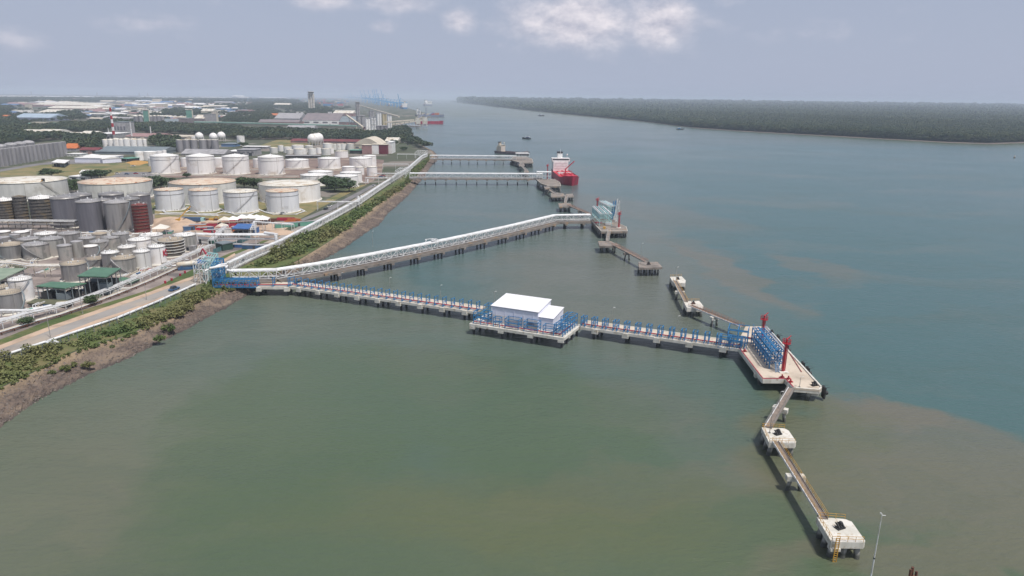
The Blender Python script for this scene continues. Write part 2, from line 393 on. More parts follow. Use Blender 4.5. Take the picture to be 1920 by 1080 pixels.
# ------------------------------------------------------------------ land, beach, island
LZ = 3.0
SH = [  # waterline px, top-of-beach px
 (-220, 935, -220, 800), (-100, 870, -100, 762), (0, 805, 0, 728), (60, 765, 60, 700), (110, 737, 110, 672), (180, 700, 170, 648), (240, 675, 235, 632), (300, 645, 290, 606), (340, 624, 330, 585),
 (380, 601, 365, 565), (420, 577, 405, 548), (450, 560, 440, 538), (485, 543, 470, 529), (535, 523, 515, 511), (590, 496, 560, 488), (625, 477, 600, 464), (660, 456, 628, 446), (690, 437, 655, 424),
 (712, 422, 680, 405), (728, 402, 706, 386), (748, 384, 730, 368), (768, 364, 752, 352), (788, 343, 772, 332), (800, 328, 785, 316), (808, 312, 796, 304), (818, 302, 806, 296), (822, 292, 812, 289),
 (815, 284, 806, 282), (800, 276, 792, 274), (777, 263, 770, 262), (775, 250, 768, 249), (765, 240, 757, 239), (752, 231, 744, 231)]
QUAY = [(785, 225.5), (812, 217), (800, 212), (776, 206), (752, 199.5), (725, 194), (700, 190), (675, 186.5), (650, 184)]
land_pts = [at(a, b, LZ) for _, _, a, b in SH]+[at(a, b, LZ) for a, b in QUAY]
far = at(650, 184, LZ)
poly = [(p.x, p.y) for p in land_pts]+[(far.x-2500, 29000), (-31000, 29000), (-31000, 60), (-700, 60)]
def sheet(pts, z, name, m, **k):
    mb = MB(); tri = tessellate_polygon([[Vector((p[0], p[1], 0)) for p in pts]])
    fs = []
    for t in tri:
        x = [pts[i] for i in t]
        if (x[1][0]-x[0][0])*(x[2][1]-x[0][1])-(x[2][0]-x[0][0])*(x[1][1]-x[0][1]) < 0: t = tuple(reversed(t))
        fs.append(tuple(t))
    mb.add([(p[0], p[1], z) for p in pts], fs); return P(name, mb, m, **k)
sheet(poly, LZ, 'ground', m_land, kind='structure')
def strip(A, B, nsub, nacross, name, m, zA, zB, jit, noise_amp=0, **k):
    """surface between two world polylines"""
    def res(L):
        out = []
        for i in range(len(L)-1):
            for j in range(nsub): out.append(L[i].lerp(L[i+1], j/nsub))
        return out+[L[-1]]
    A = res(A); B = res(B); n = len(A); mb = MB(); vs = []
    for i in range(n):
        w = random.uniform(-jit, jit)
        for j in range(nacross+1):
            t = j/nacross; p = A[i].lerp(B[i], min(1, max(0, t)))
            z = zA+(zB-zA)*t**.8
            if j == 0: p = p+(A[i]-B[i]).normalized()*(w+jit)
            if 0 < j < nacross: z += random.uniform(-1, 1)*noise_amp; p = p+Vector((random.uniform(-.4, .4), random.uniform(-.4, .4), 0))
            vs.append((p.x, p.y, z))
    fs = [(i*(nacross+1)+j, i*(nacross+1)+j+1, (i+1)*(nacross+1)+j+1, (i+1)*(nacross+1)+j) for i in range(n-1) for j in range(nacross)]
    mb.add(vs, fs)
    me = mb.mesh(name, m)
    if me.polygons[0].normal.z < 0: me.flip_normals()
    return O(name, me, **k)
def zone(m, lo, hi, c, amt):
    nt = m.node_tree; b = nt.nodes['Principled BSDF']; src = b.inputs['Base Color'].links[0].from_socket
    g = nd(nt, 'ShaderNodeNewGeometry'); sp = nd(nt, 'ShaderNodeSeparateXYZ'); nt.links.new(g.outputs['Position'], sp.inputs[0])
    n = nd(nt, 'ShaderNodeTexNoise'); n.inputs['Scale'].default_value = .12; n.inputs['Detail'].default_value = 5; nt.links.new(g.outputs['Position'], n.inputs['Vector'])
    r = nd(nt, 'ShaderNodeMapRange'); r.inputs[1].default_value = lo; r.inputs[2].default_value = hi
    nt.links.new(mth(nt, 'ADD', sp.outputs[2], mth(nt, 'MULTIPLY', n.outputs[0], 1.6)), r.inputs[0])
    nt.links.new(mixc(nt, mth(nt, 'MULTIPLY', r.outputs[0], amt), src, c), b.inputs['Base Color'])
zone(m_cpile, 2.3, 1.7, (.045, .05, .04), .85); zone(m_beach, 2.7, 4.0, (.34, .25, .15), .9); zone(m_beach, 1.35, .8, (.055, .045, .042), .9)
Wl = [at(a, b, 0) for a, b, _, _ in SH]; Bl = [at(c, d, LZ) for _, _, c, d in SH]
Wl = [p+Vector((random.uniform(-1, 1), random.uniform(-1, 1), 0))*1.2 for p in Wl]
strip(Wl, Bl, 14, 12, 'beach', m_beach, -.35, LZ, 1.3, .2, kind='structure')
m_quay = mat('quay_wall', (.28, .25, .22), (.2, .18, .16), .1, .9)
qp = [at(a, b, LZ) for a, b in [(744, 231)]+QUAY]
for i in range(len(qp)-1):
    pass
mb = MB()
for i in range(len(qp)-1):
    a, b = qp[i], qp[i+1]; mb.add([(a.x, a.y, -1), (b.x, b.y, -1), (b.x, b.y, LZ+.02), (a.x, a.y, LZ+.02)], [(0, 1, 2, 3)])
P('quay_wall', mb, m_quay, kind='structure')

def pxs(l, z=LZ): return [(lambda q: (q.x, q.y))(at(a, b, z)) for a, b in l]
def gp(pts, name, m, dz=.03): return sheet(pxs(pts), LZ+dz, name, m, kind='structure')
gp([(-80, 690), (-80, 560), (60, 500), (-60, 470), (-60, 415), (150, 415), (300, 400), (420, 420), (520, 440), (500, 470), (430, 495), (365, 520), (272, 553), (100, 613)], 'tank_yard_paving', m_yard, .03)
gp([(-80, 712), (-80, 655), (0, 637), (100, 598), (200, 568), (275, 545), (300, 535), (362, 505), (430, 475), (470, 462), (500, 448), (515, 452), (440, 492), (362, 522), (272, 552), (100, 614), (0, 652)], 'verge_grass', m_grass, .06)
gp([(-80, 735), (-80, 665), (0, 650), (100, 613), (272, 553), (362, 520), (440, 478), (520, 445), (560, 425), (640, 388), (700, 352), (750, 322), (780, 300), (788, 296), (790, 300), (760, 326), (712, 358),
    (655, 395), (580, 432), (525, 462), (450, 502), (370, 535), (290, 564), (190, 600), (100, 634), (0, 672)], 'road', m_asph, .12)
gp([(-80, 765), (-80, 707), (0, 668), (100, 630), (200, 596), (290, 562), (370, 533), (445, 503), (440, 537), (405, 547), (365, 564), (330, 584), (290, 604), (235, 630), (170, 646), (110, 670), (60, 698), (0, 726)], 'shore_grass', m_grass, .05)
gp([(-60, 668), (0, 648), (100, 610), (272, 551), (362, 518), (440, 475), (442, 479), (364, 523), (274, 556.5), (102, 617), (0, 656), (-60, 676)], 'road_shoulder_earth', m_sand, .15)
gp([(180, 601), (230, 585), (290, 563), (305, 556), (312, 559), (290, 571), (200, 600), (150, 618), (110, 632), (100, 632)], 'verge_soil', m_sand, .14)
gp([(440, 506), (525, 464), (580, 434), (655, 397), (712, 360), (760, 328), (790, 302), (806, 297), (796, 304), (785, 316), (772, 331), (752, 351), (730, 367), (706, 385), (680, 404), (655, 423), (628, 445), (600, 463), (560, 487), (515, 510), (470, 528), (440, 537)], 'shore_scrub_ground', m_grass, .05)
gp([(285, 412), (380, 409), (470, 412), (560, 414), (520, 440), (480, 448), (430, 436), (400, 446), (340, 437), (285, 436)], 'building_yard', m_sand, .10)
gp([(120, 380), (150, 392), (290, 392), (290, 409), (470, 411), (560, 412), (600, 390), (690, 345), (660, 350), (610, 376), (600, 378), (500, 372), (300, 372), (290, 380)], 'dry_grass', m_drygrass, .07)
gp([(290, 409.5), (470, 411.5), (560, 413), (610, 392), (700, 345), (707, 347), (620, 396), (563, 416.5), (470, 415), (290, 412.5)], 'service_road', m_asphd, .11)
gp([(0, 337), (0, 322), (80, 308), (170, 308), (260, 304), (290, 310), (290, 325), (200, 331), (100, 334)], 'lawn', m_drygrass, .05)
gp([(245, 309), (240, 304), (272, 303), (276, 306), (262, 310)], 'earth_heap_ground', m_orange, .09)
gp([(200, 334), (230, 322), (300, 323), (300, 333)], 'car_park_paving', m_asphd, .08)
gp([(285, 333), (285, 305), (400, 300), (560, 298), (640, 292), (720, 300), (715, 330), (690, 345), (600, 334), (450, 334)], 'bund_floor', m_bund, .06)
gp([(480, 338), (600, 345), (600, 352), (430, 345), (430, 336)], 'bund_grass', m_drygrass, .09)
gp([(480, 275), (520, 262), (590, 262), (600, 270), (540, 280)], 'scrub_lawn', m_drygrass, .06)
gp([(0, 322), (0, 318), (60, 308), (125, 300), (160, 300), (160, 306), (80, 309)], 'side_road', m_asphd, .08)

# leaf-card helpers
def quads(cent, size, up=.5, seed=0):
    r = np.random.default_rng(seed); n = len(cent)
    nrm = r.normal(size=(n, 3)); nrm[:, 2] = np.abs(nrm[:, 2])+up; nrm /= np.linalg.norm(nrm, axis=1)[:, None]
    t = np.cross(nrm, r.normal(size=(n, 3))); t /= np.linalg.norm(t, axis=1)[:, None]; b = np.cross(nrm, t)
    s = np.asarray(size).reshape(-1, 1)*np.ones((n, 1))
    asp = r.uniform(.5, 1, (n, 1))
    v = np.stack([cent-t*s-b*s*asp*.3, cent-b*s*asp, cent+t*s+b*s*asp*.2, cent+b*s*asp], 1).reshape(-1, 3)
    me = bpy.data.meshes.new('leaves'); me.vertices.add(4*n); me.vertices.foreach_set('co', v.astype(np.float32).ravel())
    me.loops.add(4*n); me.loops.foreach_set('vertex_index', np.arange(4*n, dtype=np.int32))
    me.polygons.add(n); me.polygons.foreach_set('loop_start', np.arange(0, 4*n, 4, dtype=np.int32)); me.polygons.foreach_set('loop_total', np.full(n, 4, dtype=np.int32))
    me.update(calc_edges=True); return me
def crown(seed, n, size, lobes=9, flat=.6):
    r = np.random.default_rng(seed); pts = []; 
    for k in range(lobes):
        a = r.uniform(0, 6.28); d = r.uniform(.1, .68); c = np.array([d*math.cos(a), d*math.sin(a), r.uniform(-.25, .35)*flat])
        rad = r.uniform(.28, .5); m = n//lobes
        q = r.normal(size=(m, 3)); q /= np.linalg.norm(q, axis=1)[:, None]; q *= (r.uniform(.45, 1.0, (m, 1)))*rad; q[:, 2] *= .75
        pts.append(q+c)
    p = np.concatenate(pts); p[:, 2] += .30
    return quads(p, r.uniform(.6, 1.3, len(p))*size, .5, seed)
crowns = []
for k in range(4):
    me = crown(11+k, 1500, .085, 13+k, .9); me.name = 'crown'; me.materials.append(m_leaf); crowns.append(me)
bushes = []
for k in range(3):
    me = crown(31+k, 420, .13, 7, .9); me.name = 'crown'; me.materials.append(m_bush); bushes.append(me)
def mktrunk(seed):
    r = random.Random(seed); mb = MB(); mb.cyl((0, 0, -1.1), (.03, .02, -.35), .06, .045, 7)
    for k in range(6):
        a = k*1.05+r.uniform(-.3, .3); d = r.uniform(.25, .55); mb.cyl((.03, .02, -.4), (d*math.cos(a), d*math.sin(a), r.uniform(.05, .45)), .035, .012, 5)
    return mb.mesh('trunk', m_bark)
trunks = [mktrunk(3), mktrunk(4)]
def tree(x, y, r, label, h=None, group=None, name='tree', k=None, z=LZ, m=None):
    p = at(x, y, z); k = random.randrange(4) if k is None else k; h = h or r
    t = thing(name, p, label, 'tree', group, random.uniform(0, 6))
    O('crown', crowns[k], t, (0, 0, .55*h), sc=(r*1.15, r*1.15, h)); O('trunk', trunks[k % 2], t, (0, 0, .62*h), sc=(r, r, h*.6))
    return t

# forest masses: crowns instanced on points
def gn_forest(name, pts, rad, src, label, seed=1, m=None):
    me = bpy.data.meshes.new(name); me.from_pydata([tuple(p) for p in pts], [], [])
    at_ = me.attributes.new('r', 'FLOAT', 'POINT'); at_.data.foreach_set('value', np.asarray(rad, dtype=np.float32))
    o = O(name, me, label=label, kind='stuff')
    ng = bpy.data.node_groups.new(name, 'GeometryNodeTree')
    ng.interface.new_socket('Geometry', in_out='INPUT', socket_type='NodeSocketGeometry'); ng.interface.new_socket('Geometry', in_out='OUTPUT', socket_type='NodeSocketGeometry')
    i = ng.nodes.new('NodeGroupInput'); q = ng.nodes.new('NodeGroupOutput')
    iop = ng.nodes.new('GeometryNodeInstanceOnPoints'); oi = ng.nodes.new('GeometryNodeObjectInfo'); oi.inputs['Object'].default_value = src
    oi.transform_space = 'ORIGINAL'
    rv = ng.nodes.new('FunctionNodeRandomValue'); rv.data_type = 'FLOAT_VECTOR'; rv.inputs[0].default_value = (-.15, -.15, 0); rv.inputs[1].default_value = (.15, .15, 6.28); rv.inputs['Seed'].default_value = seed
    na = ng.nodes.new('GeometryNodeInputNamedAttribute'); na.data_type = 'FLOAT'; na.inputs[0].default_value = 'r'
    ng.links.new(i.outputs[0], iop.inputs['Points']); ng.links.new(oi.outputs['Geometry'], iop.inputs['Instance'])
    ng.links.new(rv.outputs[0], iop.inputs['Rotation']); ng.links.new(na.outputs[0], iop.inputs['Scale']); ng.links.new(iop.outputs[0], q.inputs[0])
    md = o.modifiers.new('scatter', 'NODES'); md.node_group = ng
    return o
def inpoly(x, y, poly):
    c = False; n = len(poly); j = n-1
    for i in range(n):
        xi, yi = poly[i]; xj, yj = poly[j]
        if (yi > y) != (yj > y) and x < (xj-xi)*(y-yi)/(yj-yi)+xi: c = not c
        j = i
    return c
def scatter(polypx, spacing, z=LZ, rmin=3.5, rmax=6.5, jit=.5, growth=0.0):
    poly = pxs(polypx, z); xs = [p[0] for p in poly]; ys = [p[1] for p in poly]; pts = []; rs = []
    y = min(ys)
    while y < max(ys):
        sp = spacing*(1+growth*max(0, (y-1500)/1500)); x = min(xs)
        while x < max(xs):
            px, py = x+random.uniform(-jit, jit)*sp, y+random.uniform(-jit, jit)*sp
            if inpoly(px, py, poly):
                r = random.uniform(rmin, rmax)*sp/spacing; pts.append((px, py, z+r*.62+random.uniform(0, 2))); rs.append(r)
            x += sp
        y += sp
    return pts, rs
# source trees for the masses are real trees standing in the scene
t_src = tree(640, 352, 8.5, 'rightmost of the broad rain trees beside the large white tank', 7.5, k=0)
srcc = [c for c in C.objects if c.parent == t_src and c.name.startswith('crown')][0]
low = crown(50, 520, .13, 10, .8); low.name = 'crown'; low.materials.append(m_leafd)
t2 = thing('tree', at(792, 268, LZ) if False else at(741, 276, LZ), 'round dark tree beside the pale sheds near the shore bend', 'tree')
lowc = O('crown', low, t2, (0, 0, 5.5), sc=7.5); O('trunk', trunks[0], t2, (0, 0, 7.5), sc=7)

def build_island():
    shore = [(845, 190.4), (880, 194), (930, 200), (1000, 208), (1060, 214), (1130, 221), (1200, 227.5), (1300, 240), (1400, 247), (1500, 252.5), (1600, 258), (1700, 263.5), (1780, 268), (1860, 270.5), (1900, 269), (1990, 266), (2150, 262), (2500, 268)]
    sp = [at(a, b, 0) for a, b in shore]
    inner = [p+Vector((.25, 1, 0)).normalized()*22 for p in sp]
    strip(sp, [Vector((q.x, q.y, 1.2)) for q in inner], 6, 3, 'mud_bank', mat('pale_mud', (.15, .12, .10), (.10, .085, .075), .05, .9), -.3, 1.2, 3, .1, kind='structure')
    poly = [(p.x, p.y) for p in inner]+[(9000, 1500), (30000, 3000), (30000, 22000), (-1200+14000, 22000), (1800, 14000), (600, 12500)]
    sheet(poly, 1.1, 'island_ground', mat('forest_floor', (.035, .05, .03), (.05, .065, .035), .02, 1), kind='structure')
    pts = []; rs = []; y = 1100.0
    while y < 12500:
        sp_ = 8.5 if y < 1900 else 8.5*(y/1900)**1.35
        if y > 6000: sp_ *= 1.2
        xs = [p[0] for p in poly]; x = -900
        xmax = y*.85+200
        while x < xmax:
            px, py = x+random.uniform(-.5, .5)*sp_, y+random.uniform(-.5, .5)*sp_
            if inpoly(px, py, poly):
                r = sp_*random.uniform(.55, .85); hh = 6.5+random.uniform(0, 6.5)+2.5*math.sin(px*.004+py*.003)
                pts.append((px, py, hh)); rs.append(r if sp_ < 20 else r)
            x += sp_
        y += sp_
    # dense fringe along the shore
    for i in range(len(inner)-1):
        a, b = inner[i], inner[i+1]; n = int((b-a).length/4)
        for k in range(n):
            q = a.lerp(b, k/n); 
            for w in range(2):
                pts.append((q.x+random.uniform(0, 6), q.y+random.uniform(0, 9), random.uniform(3, 8))); rs.append(random.uniform(2.5, 5))
    gn_forest('mangrove_forest', pts, rs, lowc, 'dark mangrove forest covering the low island across the strait', 5)
    # canopy body under the crowns of the far part
    sheet(poly, 6.5, 'forest_canopy', mat('canopy', (.035, .052, .03), (.06, .08, .045), .03, 1, c3=(.05, .07, .045), s3=.006, bump=3, bscale=.08), kind='stuff', label='unbroken mangrove canopy under the crowns of the island forest')
    print('island crowns', len(pts))
build_island()

BELTS = [[(440, 262), (440, 247), (600, 250), (700, 253), (728, 252), (745, 243), (762, 243), (769, 248), (769, 262), (790, 273), (804, 281), (800, 283), (775, 273), (740, 266), (660, 265), (560, 263)],
 [(-60, 282), (-60, 215), (10, 212), (35, 232), (60, 246), (110, 252), (150, 262), (195, 258), (195, 275), (165, 288), (125, 276), (125, 262), (60, 268), (0, 274)],
 [(45, 246), (60, 240), (140, 236), (205, 238), (205, 248), (150, 250), (110, 247)], [(245, 246), (250, 237), (300, 236), (345, 238), (440, 240), (460, 248), (440, 262), (400, 256), (340, 252), (290, 252)],
 [(95, 224), (115, 211), (145, 214), (165, 222), (150, 228), (110, 228)], [(-60, 194), (-60, 186.5), (120, 187), (260, 188), (420, 189), (560, 191), (560, 195), (380, 195), (300, 192), (100, 193)],
 [(300, 214), (330, 207), (400, 212), (400, 220), (330, 222)], [(480, 232), (480, 212), (440, 205), (500, 202), (520, 215), (500, 228)], [(590, 213), (540, 208), (530, 203), (570, 202), (620, 206), (625, 214)],
 [(285, 275), (300, 262), (335, 266), (335, 280), (305, 283)], [(-60, 212), (-60, 204), (25, 203), (22, 214)], [(420, 232), (430, 215), (480, 215), (480, 230)], [(440, 205), (400, 200), (520, 196), (600, 200), (580, 206)]]
pts = []; rs = []
for i, b in enumerate(BELTS):
    p_, r_ = scatter(b, 9 if i in (0, 1, 2, 3, 9) else 16, growth=.5, rmin=4.0, rmax=8.0); pts += p_; rs += r_
print('belt crowns', len(pts))
cl = []
for k in range(2600):
    cxp, cyp = random.uniform(-60, 640), 187+random.random()**.8*48
    cl.append((cxp, cyp))
clump = [(random.uniform(-60, 640), 187+random.random()**.8*46) for _ in range(150)]
for k in range(2000):
    q0 = random.choice(clump); x = q0[0]+random.gauss(0, 14); y = q0[1]+random.gauss(0, 1.0)
    if y < 186 or x > 660-(y-186)*.2: continue
    q = at(x, y, LZ); r = random.uniform(4, 7.5)*(1+max(0, q.y-2000)/4000); pts.append((q.x, q.y, LZ+r*.4)); rs.append(r)
gn_forest('woodland', pts, rs, lowc, 'belts of dark green woodland between the industrial plots', 9)
# far flat forest to the horizon behind the plain
fp = []; fr = []
for k in range(5200):
    x = random.uniform(-60, 640); yy = 175.2+(x-0)*.0125+random.random()**1.6*11+1.2
    q = at(x, yy, LZ)
    if q.y > 28000: continue
    s = min(60, q.y/150); fp.append((q.x, q.y, LZ+2)); fr.append(s*random.uniform(.13, .22))
gn_forest('distant_woodland', fp, fr, lowc, 'distant woods and plantations fading towards the horizon', 4)

# shore bushes as leaf cards
def bushband(regs, dens, hmax, name, label, size, seed):
    r = np.random.default_rng(seed); allc = []; alls = []
    for poly in regs:
        P2 = pxs(poly); xs = [p[0] for p in P2]; ys = [p[1] for p in P2]
        area = abs(sum(P2[i][0]*P2[(i+1) % len(P2)][1]-P2[(i+1) % len(P2)][0]*P2[i][1] for i in range(len(P2))))/2
        nb = int(area*dens); c = 0; tries = 0
        while c < nb and tries < nb*30:
            tries += 1; x = random.uniform(min(xs), max(xs)); y = random.uniform(min(ys), max(ys))
            if not inpoly(x, y, P2): continue
            c += 1; rad = r.uniform(.8, 2.2)*hmax/3; h = hmax*r.uniform(.35, 1)
            m = int(34*rad**1.3/size**1.2*.35)+12
            q = r.normal(size=(m, 3)); q /= np.linalg.norm(q, axis=1)[:, None]; q *= r.uniform(.5, 1, (m, 1))
            q[:, 0] *= rad; q[:, 1] *= rad; q[:, 2] = np.abs(q[:, 2])*h
            allc.append(q+np.array([x, y, LZ])); alls.append(r.uniform(.5, 1.3, m)*size)
    ce = np.concatenate(allc); print(name, len(ce))
    me = quads(ce, np.concatenate(alls), .6, seed); me.materials.append(m_bush); me.name = name
    O(name, me, label=label, kind='stuff')
bushband([[(-40, 735), (-40, 690), (0, 672), (60, 650), (110, 642), (105, 668), (90, 682), (60, 700), (0, 725)],
          [(105, 660), (130, 642), (230, 618), (330, 575), (350, 560), (385, 548), (372, 566), (345, 590), (300, 602), (240, 622), (170, 645)],
          [(365, 560), (370, 545), (415, 538), (425, 542), (400, 550)], [(325, 580), (345, 558), (375, 548), (400, 548), (370, 566), (340, 588), (300, 600)], [(240, 620), (300, 590), (345, 566), (350, 580), (310, 600), (270, 614)]], .17, 3.2, 'shore_bushes', 'thick green bushes on the near bank between the fence and the rocky beach', .36, 3)
bushband([[(470, 503), (520, 478), (560, 460), (600, 440), (640, 420), (665, 418), (640, 437), (600, 458), (560, 478), (500, 500)],
          [(590, 440), (660, 405), (720, 368), (770, 335), (785, 325), (775, 335), (750, 356), (700, 390), (650, 425)],
          [(770, 325), (800, 300), (808, 292), (800, 305), (780, 328)], [(500, 478), (540, 455), (590, 437), (600, 446), (560, 466), (520, 482)]], .11, 4.6, 'bank_thicket', 'green thicket on the bank beside the white pipe bridge', .55, 5)
bushband([[(460, 500), (500, 480), (550, 460), (600, 440), (640, 430), (600, 462), (540, 485), (480, 508)], [(-60, 695), (0, 672), (100, 636), (200, 604), (300, 572), (370, 545), (380, 552), (300, 595), (200, 632), (100, 660)]], .3, .7, 'tall_grass', 'tall green grass on the bank behind the beach', .25, 8)

edge = [(c, d-3) for _, _, c, d in SH[1:15]]+[(c+1, d+5) for _, _, c, d in reversed(SH[1:15])]
bushband([edge], .45, 1.0, 'beach_edge_weeds', 'ragged weeds along the top edge of the rocky beach', .26, 12)
# stones on the beach
rk = MB()
for k in range(2600):
    i = random.randrange(0, 24); t = random.random(); a = Wl[i].lerp(Wl[i+1], t); b = Bl[i].lerp(Bl[i+1], t); u = random.uniform(.03, .95)**1.3
    p = a.lerp(b, u); z = -.35+(LZ+.35)*u**.8; s = random.uniform(.15, .55)
    vs = [(p.x+s*dx*random.uniform(.6, 1.1), p.y+s*dy*random.uniform(.6, 1.1), z+s*dz*random.uniform(.5, .9)) for dx, dy, dz in ((-1, 0, 0), (0, -1, 0), (1, 0, 0), (0, 1, 0), (0, 0, 1), (0, 0, -1))]
    rk.add(vs, [(0, 1, 4), (1, 2, 4), (2, 3, 4), (3, 0, 4), (1, 0, 5), (2, 1, 5), (3, 2, 5), (0, 3, 5)])
P('beach_stones', rk, m_rock, label='grey and brown stones strewn over the tidal beach', kind='stuff')

# =================================================================== NEW JETTY (near, blue pipe frames)
DZ = 3.9
def frame_local(a, b):
    """yaw of the direction a->b"""
    return math.atan2(b[1]-a[1], b[0]-a[0])
def lamp_post(p, h, label, group=None, arm=True, r=.09, name='lamp_post', rz=0, m=None):
    t = thing(name, p, label, 'lamp', group, rz)
    mb = MB().cyl((0, 0, 0), (0, 0, h), r, r*.55, 8); mb.box(-.2, .2, -.2, .2, 0, .25)
    P('pole', mb, m or m_tg3, t)
    mb = MB(); mb.bar((0, 0, h), (.6 if arm else .3, 0, h+.2), .06); mb.box(.25, .8, -.1, .1, h+.12, h+.22)
    P('lamp_head', mb, m_white, t); return t

pilemesh = MB().cyl((0, 0, -3), (0, 0, DZ-1.2), .42, n=10).mesh('pile', m_pile)
pilelong = MB().cyl((-.0, 0, -3), (0, 0, DZ-1.2), .5, n=10).mesh('pile', m_cpile)
def rot(v, a): return Vector((v[0]*math.cos(a)-v[1]*math.sin(a), v[0]*math.sin(a)+v[1]*math.cos(a), v[2] if len(v) > 2 else 0))

# blue portal frame that carries pipes: local x along jetty, y across (0..3), z up
def pipe_frame_mesh(w=2.6, h=3.0, d=.0, name='pipe_support'):
    mb = MB()
    for x in ((0,) if not d else (0, d)):
        mb.bar((x, 0, 0), (x, 0, h+.35), .25); mb.bar((x, w, 0), (x, w, h), .25)
        mb.bar((x, 0, h-.1), (x, w, h-.1), .18); mb.bar((x, 0, h*.5), (x, w, h*.5), .18); mb.bar((x, -.5, .35), (x, w+.3, .35), .2)
        mb.bar((x, 0, .3), (x, w, h*.5), .1)
    if d:
        for y in (0, w):
            for z in (h*.5, h-.1): mb.bar((0, y, z), (d, y, z), .13)
    return mb.mesh(name, m_blue)
pf1 = pipe_frame_mesh(2.8, 3.5)
def trestle(name, label, A, B, D, ztop=DZ, nbent=8, frames=None, fm=None, first=0, mcon=None, beam=.9, lamp=None, piles=(2, 3), pm=None):
    """A,B: near edge ends; D: far edge start. deck + edge beams + caps + piles + frames"""
    mcon = mcon or m_white_conc; pm = pm or pilemesh
    u = (B-A); L = u.length; u.normalize(); nrm = Vector((-u.y, u.x, 0)); w = (D-A).dot(nrm)
    if w < 0: nrm = -nrm; w = -w
    ang = math.atan2(u.y, u.x); flip = 1 if nrm.dot(Vector((-u.y, u.x, 0))) > 0 else -1
    t = thing(name, (A.x, A.y, 0), label, 'jetty', None, ang)
    Y = lambda y: y*flip
    mb = MB(); mb.box(0, L, min(Y(.45), Y(w-.45)), max(Y(.45), Y(w-.45)), ztop-.55, ztop-.08); P('deck', mb, m_deck if mcon is m_white_conc else m_old, t)
    for y in (0, w-.45):
        mb = MB(); mb.box(0, L, min(Y(y), Y(y+.45)), max(Y(y), Y(y+.45)), ztop-beam, ztop+.06); P('edge_beam', mb, mcon, t)
    cap = MB().box(-1.1, 1.1, min(Y(-.35), Y(w+.35)), max(Y(-.35), Y(w+.35)), ztop-1.75, ztop-beam-.003).mesh('pile_cap', mcon)
    ear = MB(); ear.box(-.9, .9, min(Y(-.38), Y(-.003)), max(Y(-.38), Y(-.003)), ztop-beam, ztop-.05); ear = ear.mesh('cap_block', mcon)
    for k in range(nbent):
        x = L*(k+.5)/nbent if not first else first+k*(L-2*first)/(nbent-1)
        c = O('pile_cap', cap, t, (x, 0, 0)); O('cap_block', ear, c)
        for j in range(piles[0] if k % 4 else piles[1]):
            nn = piles[0] if k % 4 else piles[1]
            y = w*(j+.5)/nn; O('pile', pm, t, (x+(0 if nn == 2 else (j-1)*.7), Y(y), 0))
    if frames:
        n = int(L/frames); fm = fm or pf1
        for k in range(n+1):
            x = k*L/n if k < n else L-.2
            o = O('pipe_support', fm, t, (x, Y(.75), ztop-.08)); o.scale = (1, flip, 1)
        mb = MB()
        for y in (1.1, 2.9): mb.bar((0, Y(y), ztop+.33), (L, Y(y), ztop+.33), .14)
        P('blue_stringer', mb, m_blue, t)
        P('fire_main', MB().cyl((0, Y(2.1), ztop+.55), (L, Y(2.1), ztop+.55), .2, n=8), m_redpipe, t)
    return t, u, nrm, w, L
A0, B0, D0 = at(542, 537, DZ), at(893, 585, DZ), at(885, 571, DZ)
trA = trestle('trestle', 'new concrete trestle carrying blue pipe frames from the shore to the white shed platform', A0, B0, D0, nbent=9, frames=3.5)
A1, B1, D1 = at(1088, 613, DZ), at(1388, 655, DZ), at(1089, 599, DZ)
pf2 = pipe_frame_mesh(3.0, 3.4, 1.3)
trB = trestle('trestle', 'new concrete trestle with paired blue frames between white shed platform and jetty head', A1, B1, D1, nbent=5, frames=3.6, fm=pf2)
# landward span
A2, B2 = at(481, 538.5, DZ), at(541, 538.5, DZ)
u = (B2-A2).normalized(); nr = Vector((-u.y, u.x, 0)); D2 = A2+nr*trA[3]
trC = trestle('approach_span', 'short concrete approach span of the new jetty over the rocky shoreline', A2, B2, D2, nbent=2, frames=5, first=.8)
# blue lattice gangway to the shore
def lattice_run(t, a, b, w, h, bay, m, name='truss_bay', z0=0.0, both=True, mesh=None, t_=.22, alt=True):
    """adds truss bays as parts of t from world point a to b"""
    d = b-a; L = d.length; n = max(1, round(L/bay)); bl = L/n; ang = math.atan2(d.y, d.x); slope = d.z/L
    ms = []
    for par in (0, 1):
        mb = MB()
        for y in (-w/2, w/2):
            mb.bar((0, y, 0), (bl, y, 0), t_); mb.bar((0, y, h), (bl, y, h), t_); mb.bar((0, y, 0), (0, y, h), t_)
            if par or not alt: mb.bar((0, y, 0), (bl, y, h), t_*.7)
            else: mb.bar((0, y, h), (bl, y, 0), t_*.7)
        mb.bar((0, -w/2, h), (0, w/2, h), t_); mb.bar((0, -w/2, 0), (0, w/2, 0), t_)
        ms.append(mb.mesh(name, m))
    base = Vector(t.location)
    for k in range(n):
        p = a+d*(k/n); o = O(name, ms[k % 2], t, p-base); o.rotation_euler = (0, -math.asin(slope) if abs(slope) > 1e-4 else 0, ang)
    return n
def pipe_run(t, pts, r, m, off=(0, 0), name='pipe', n=8):
    base = Vector(t.location); mb = MB(); out = []
    for i, p in enumerate(pts):
        q = pts[min(i+1, len(pts)-1)]-pts[max(i-1, 0)]; q.z = 0
        nn = Vector((-q.y, q.x, 0)).normalized() if q.length > 0 else Vector((1, 0, 0))
        out.append(p+nn*off[0]+Vector((0, 0, off[1]))-base)
    mb.tube(out, r, n); return P(name, mb, m, t)
ga, gb = at(404, 536, 3.6), at(483, 537, 3.7)
g = thing('gangway', (ga.x, ga.y, 0), 'blue lattice gangway bridging from the shore tower to the new jetty', 'gangway')
lattice_run(g, ga, gb, 4, 2.6, 2.6, m_blue, t_=.28)
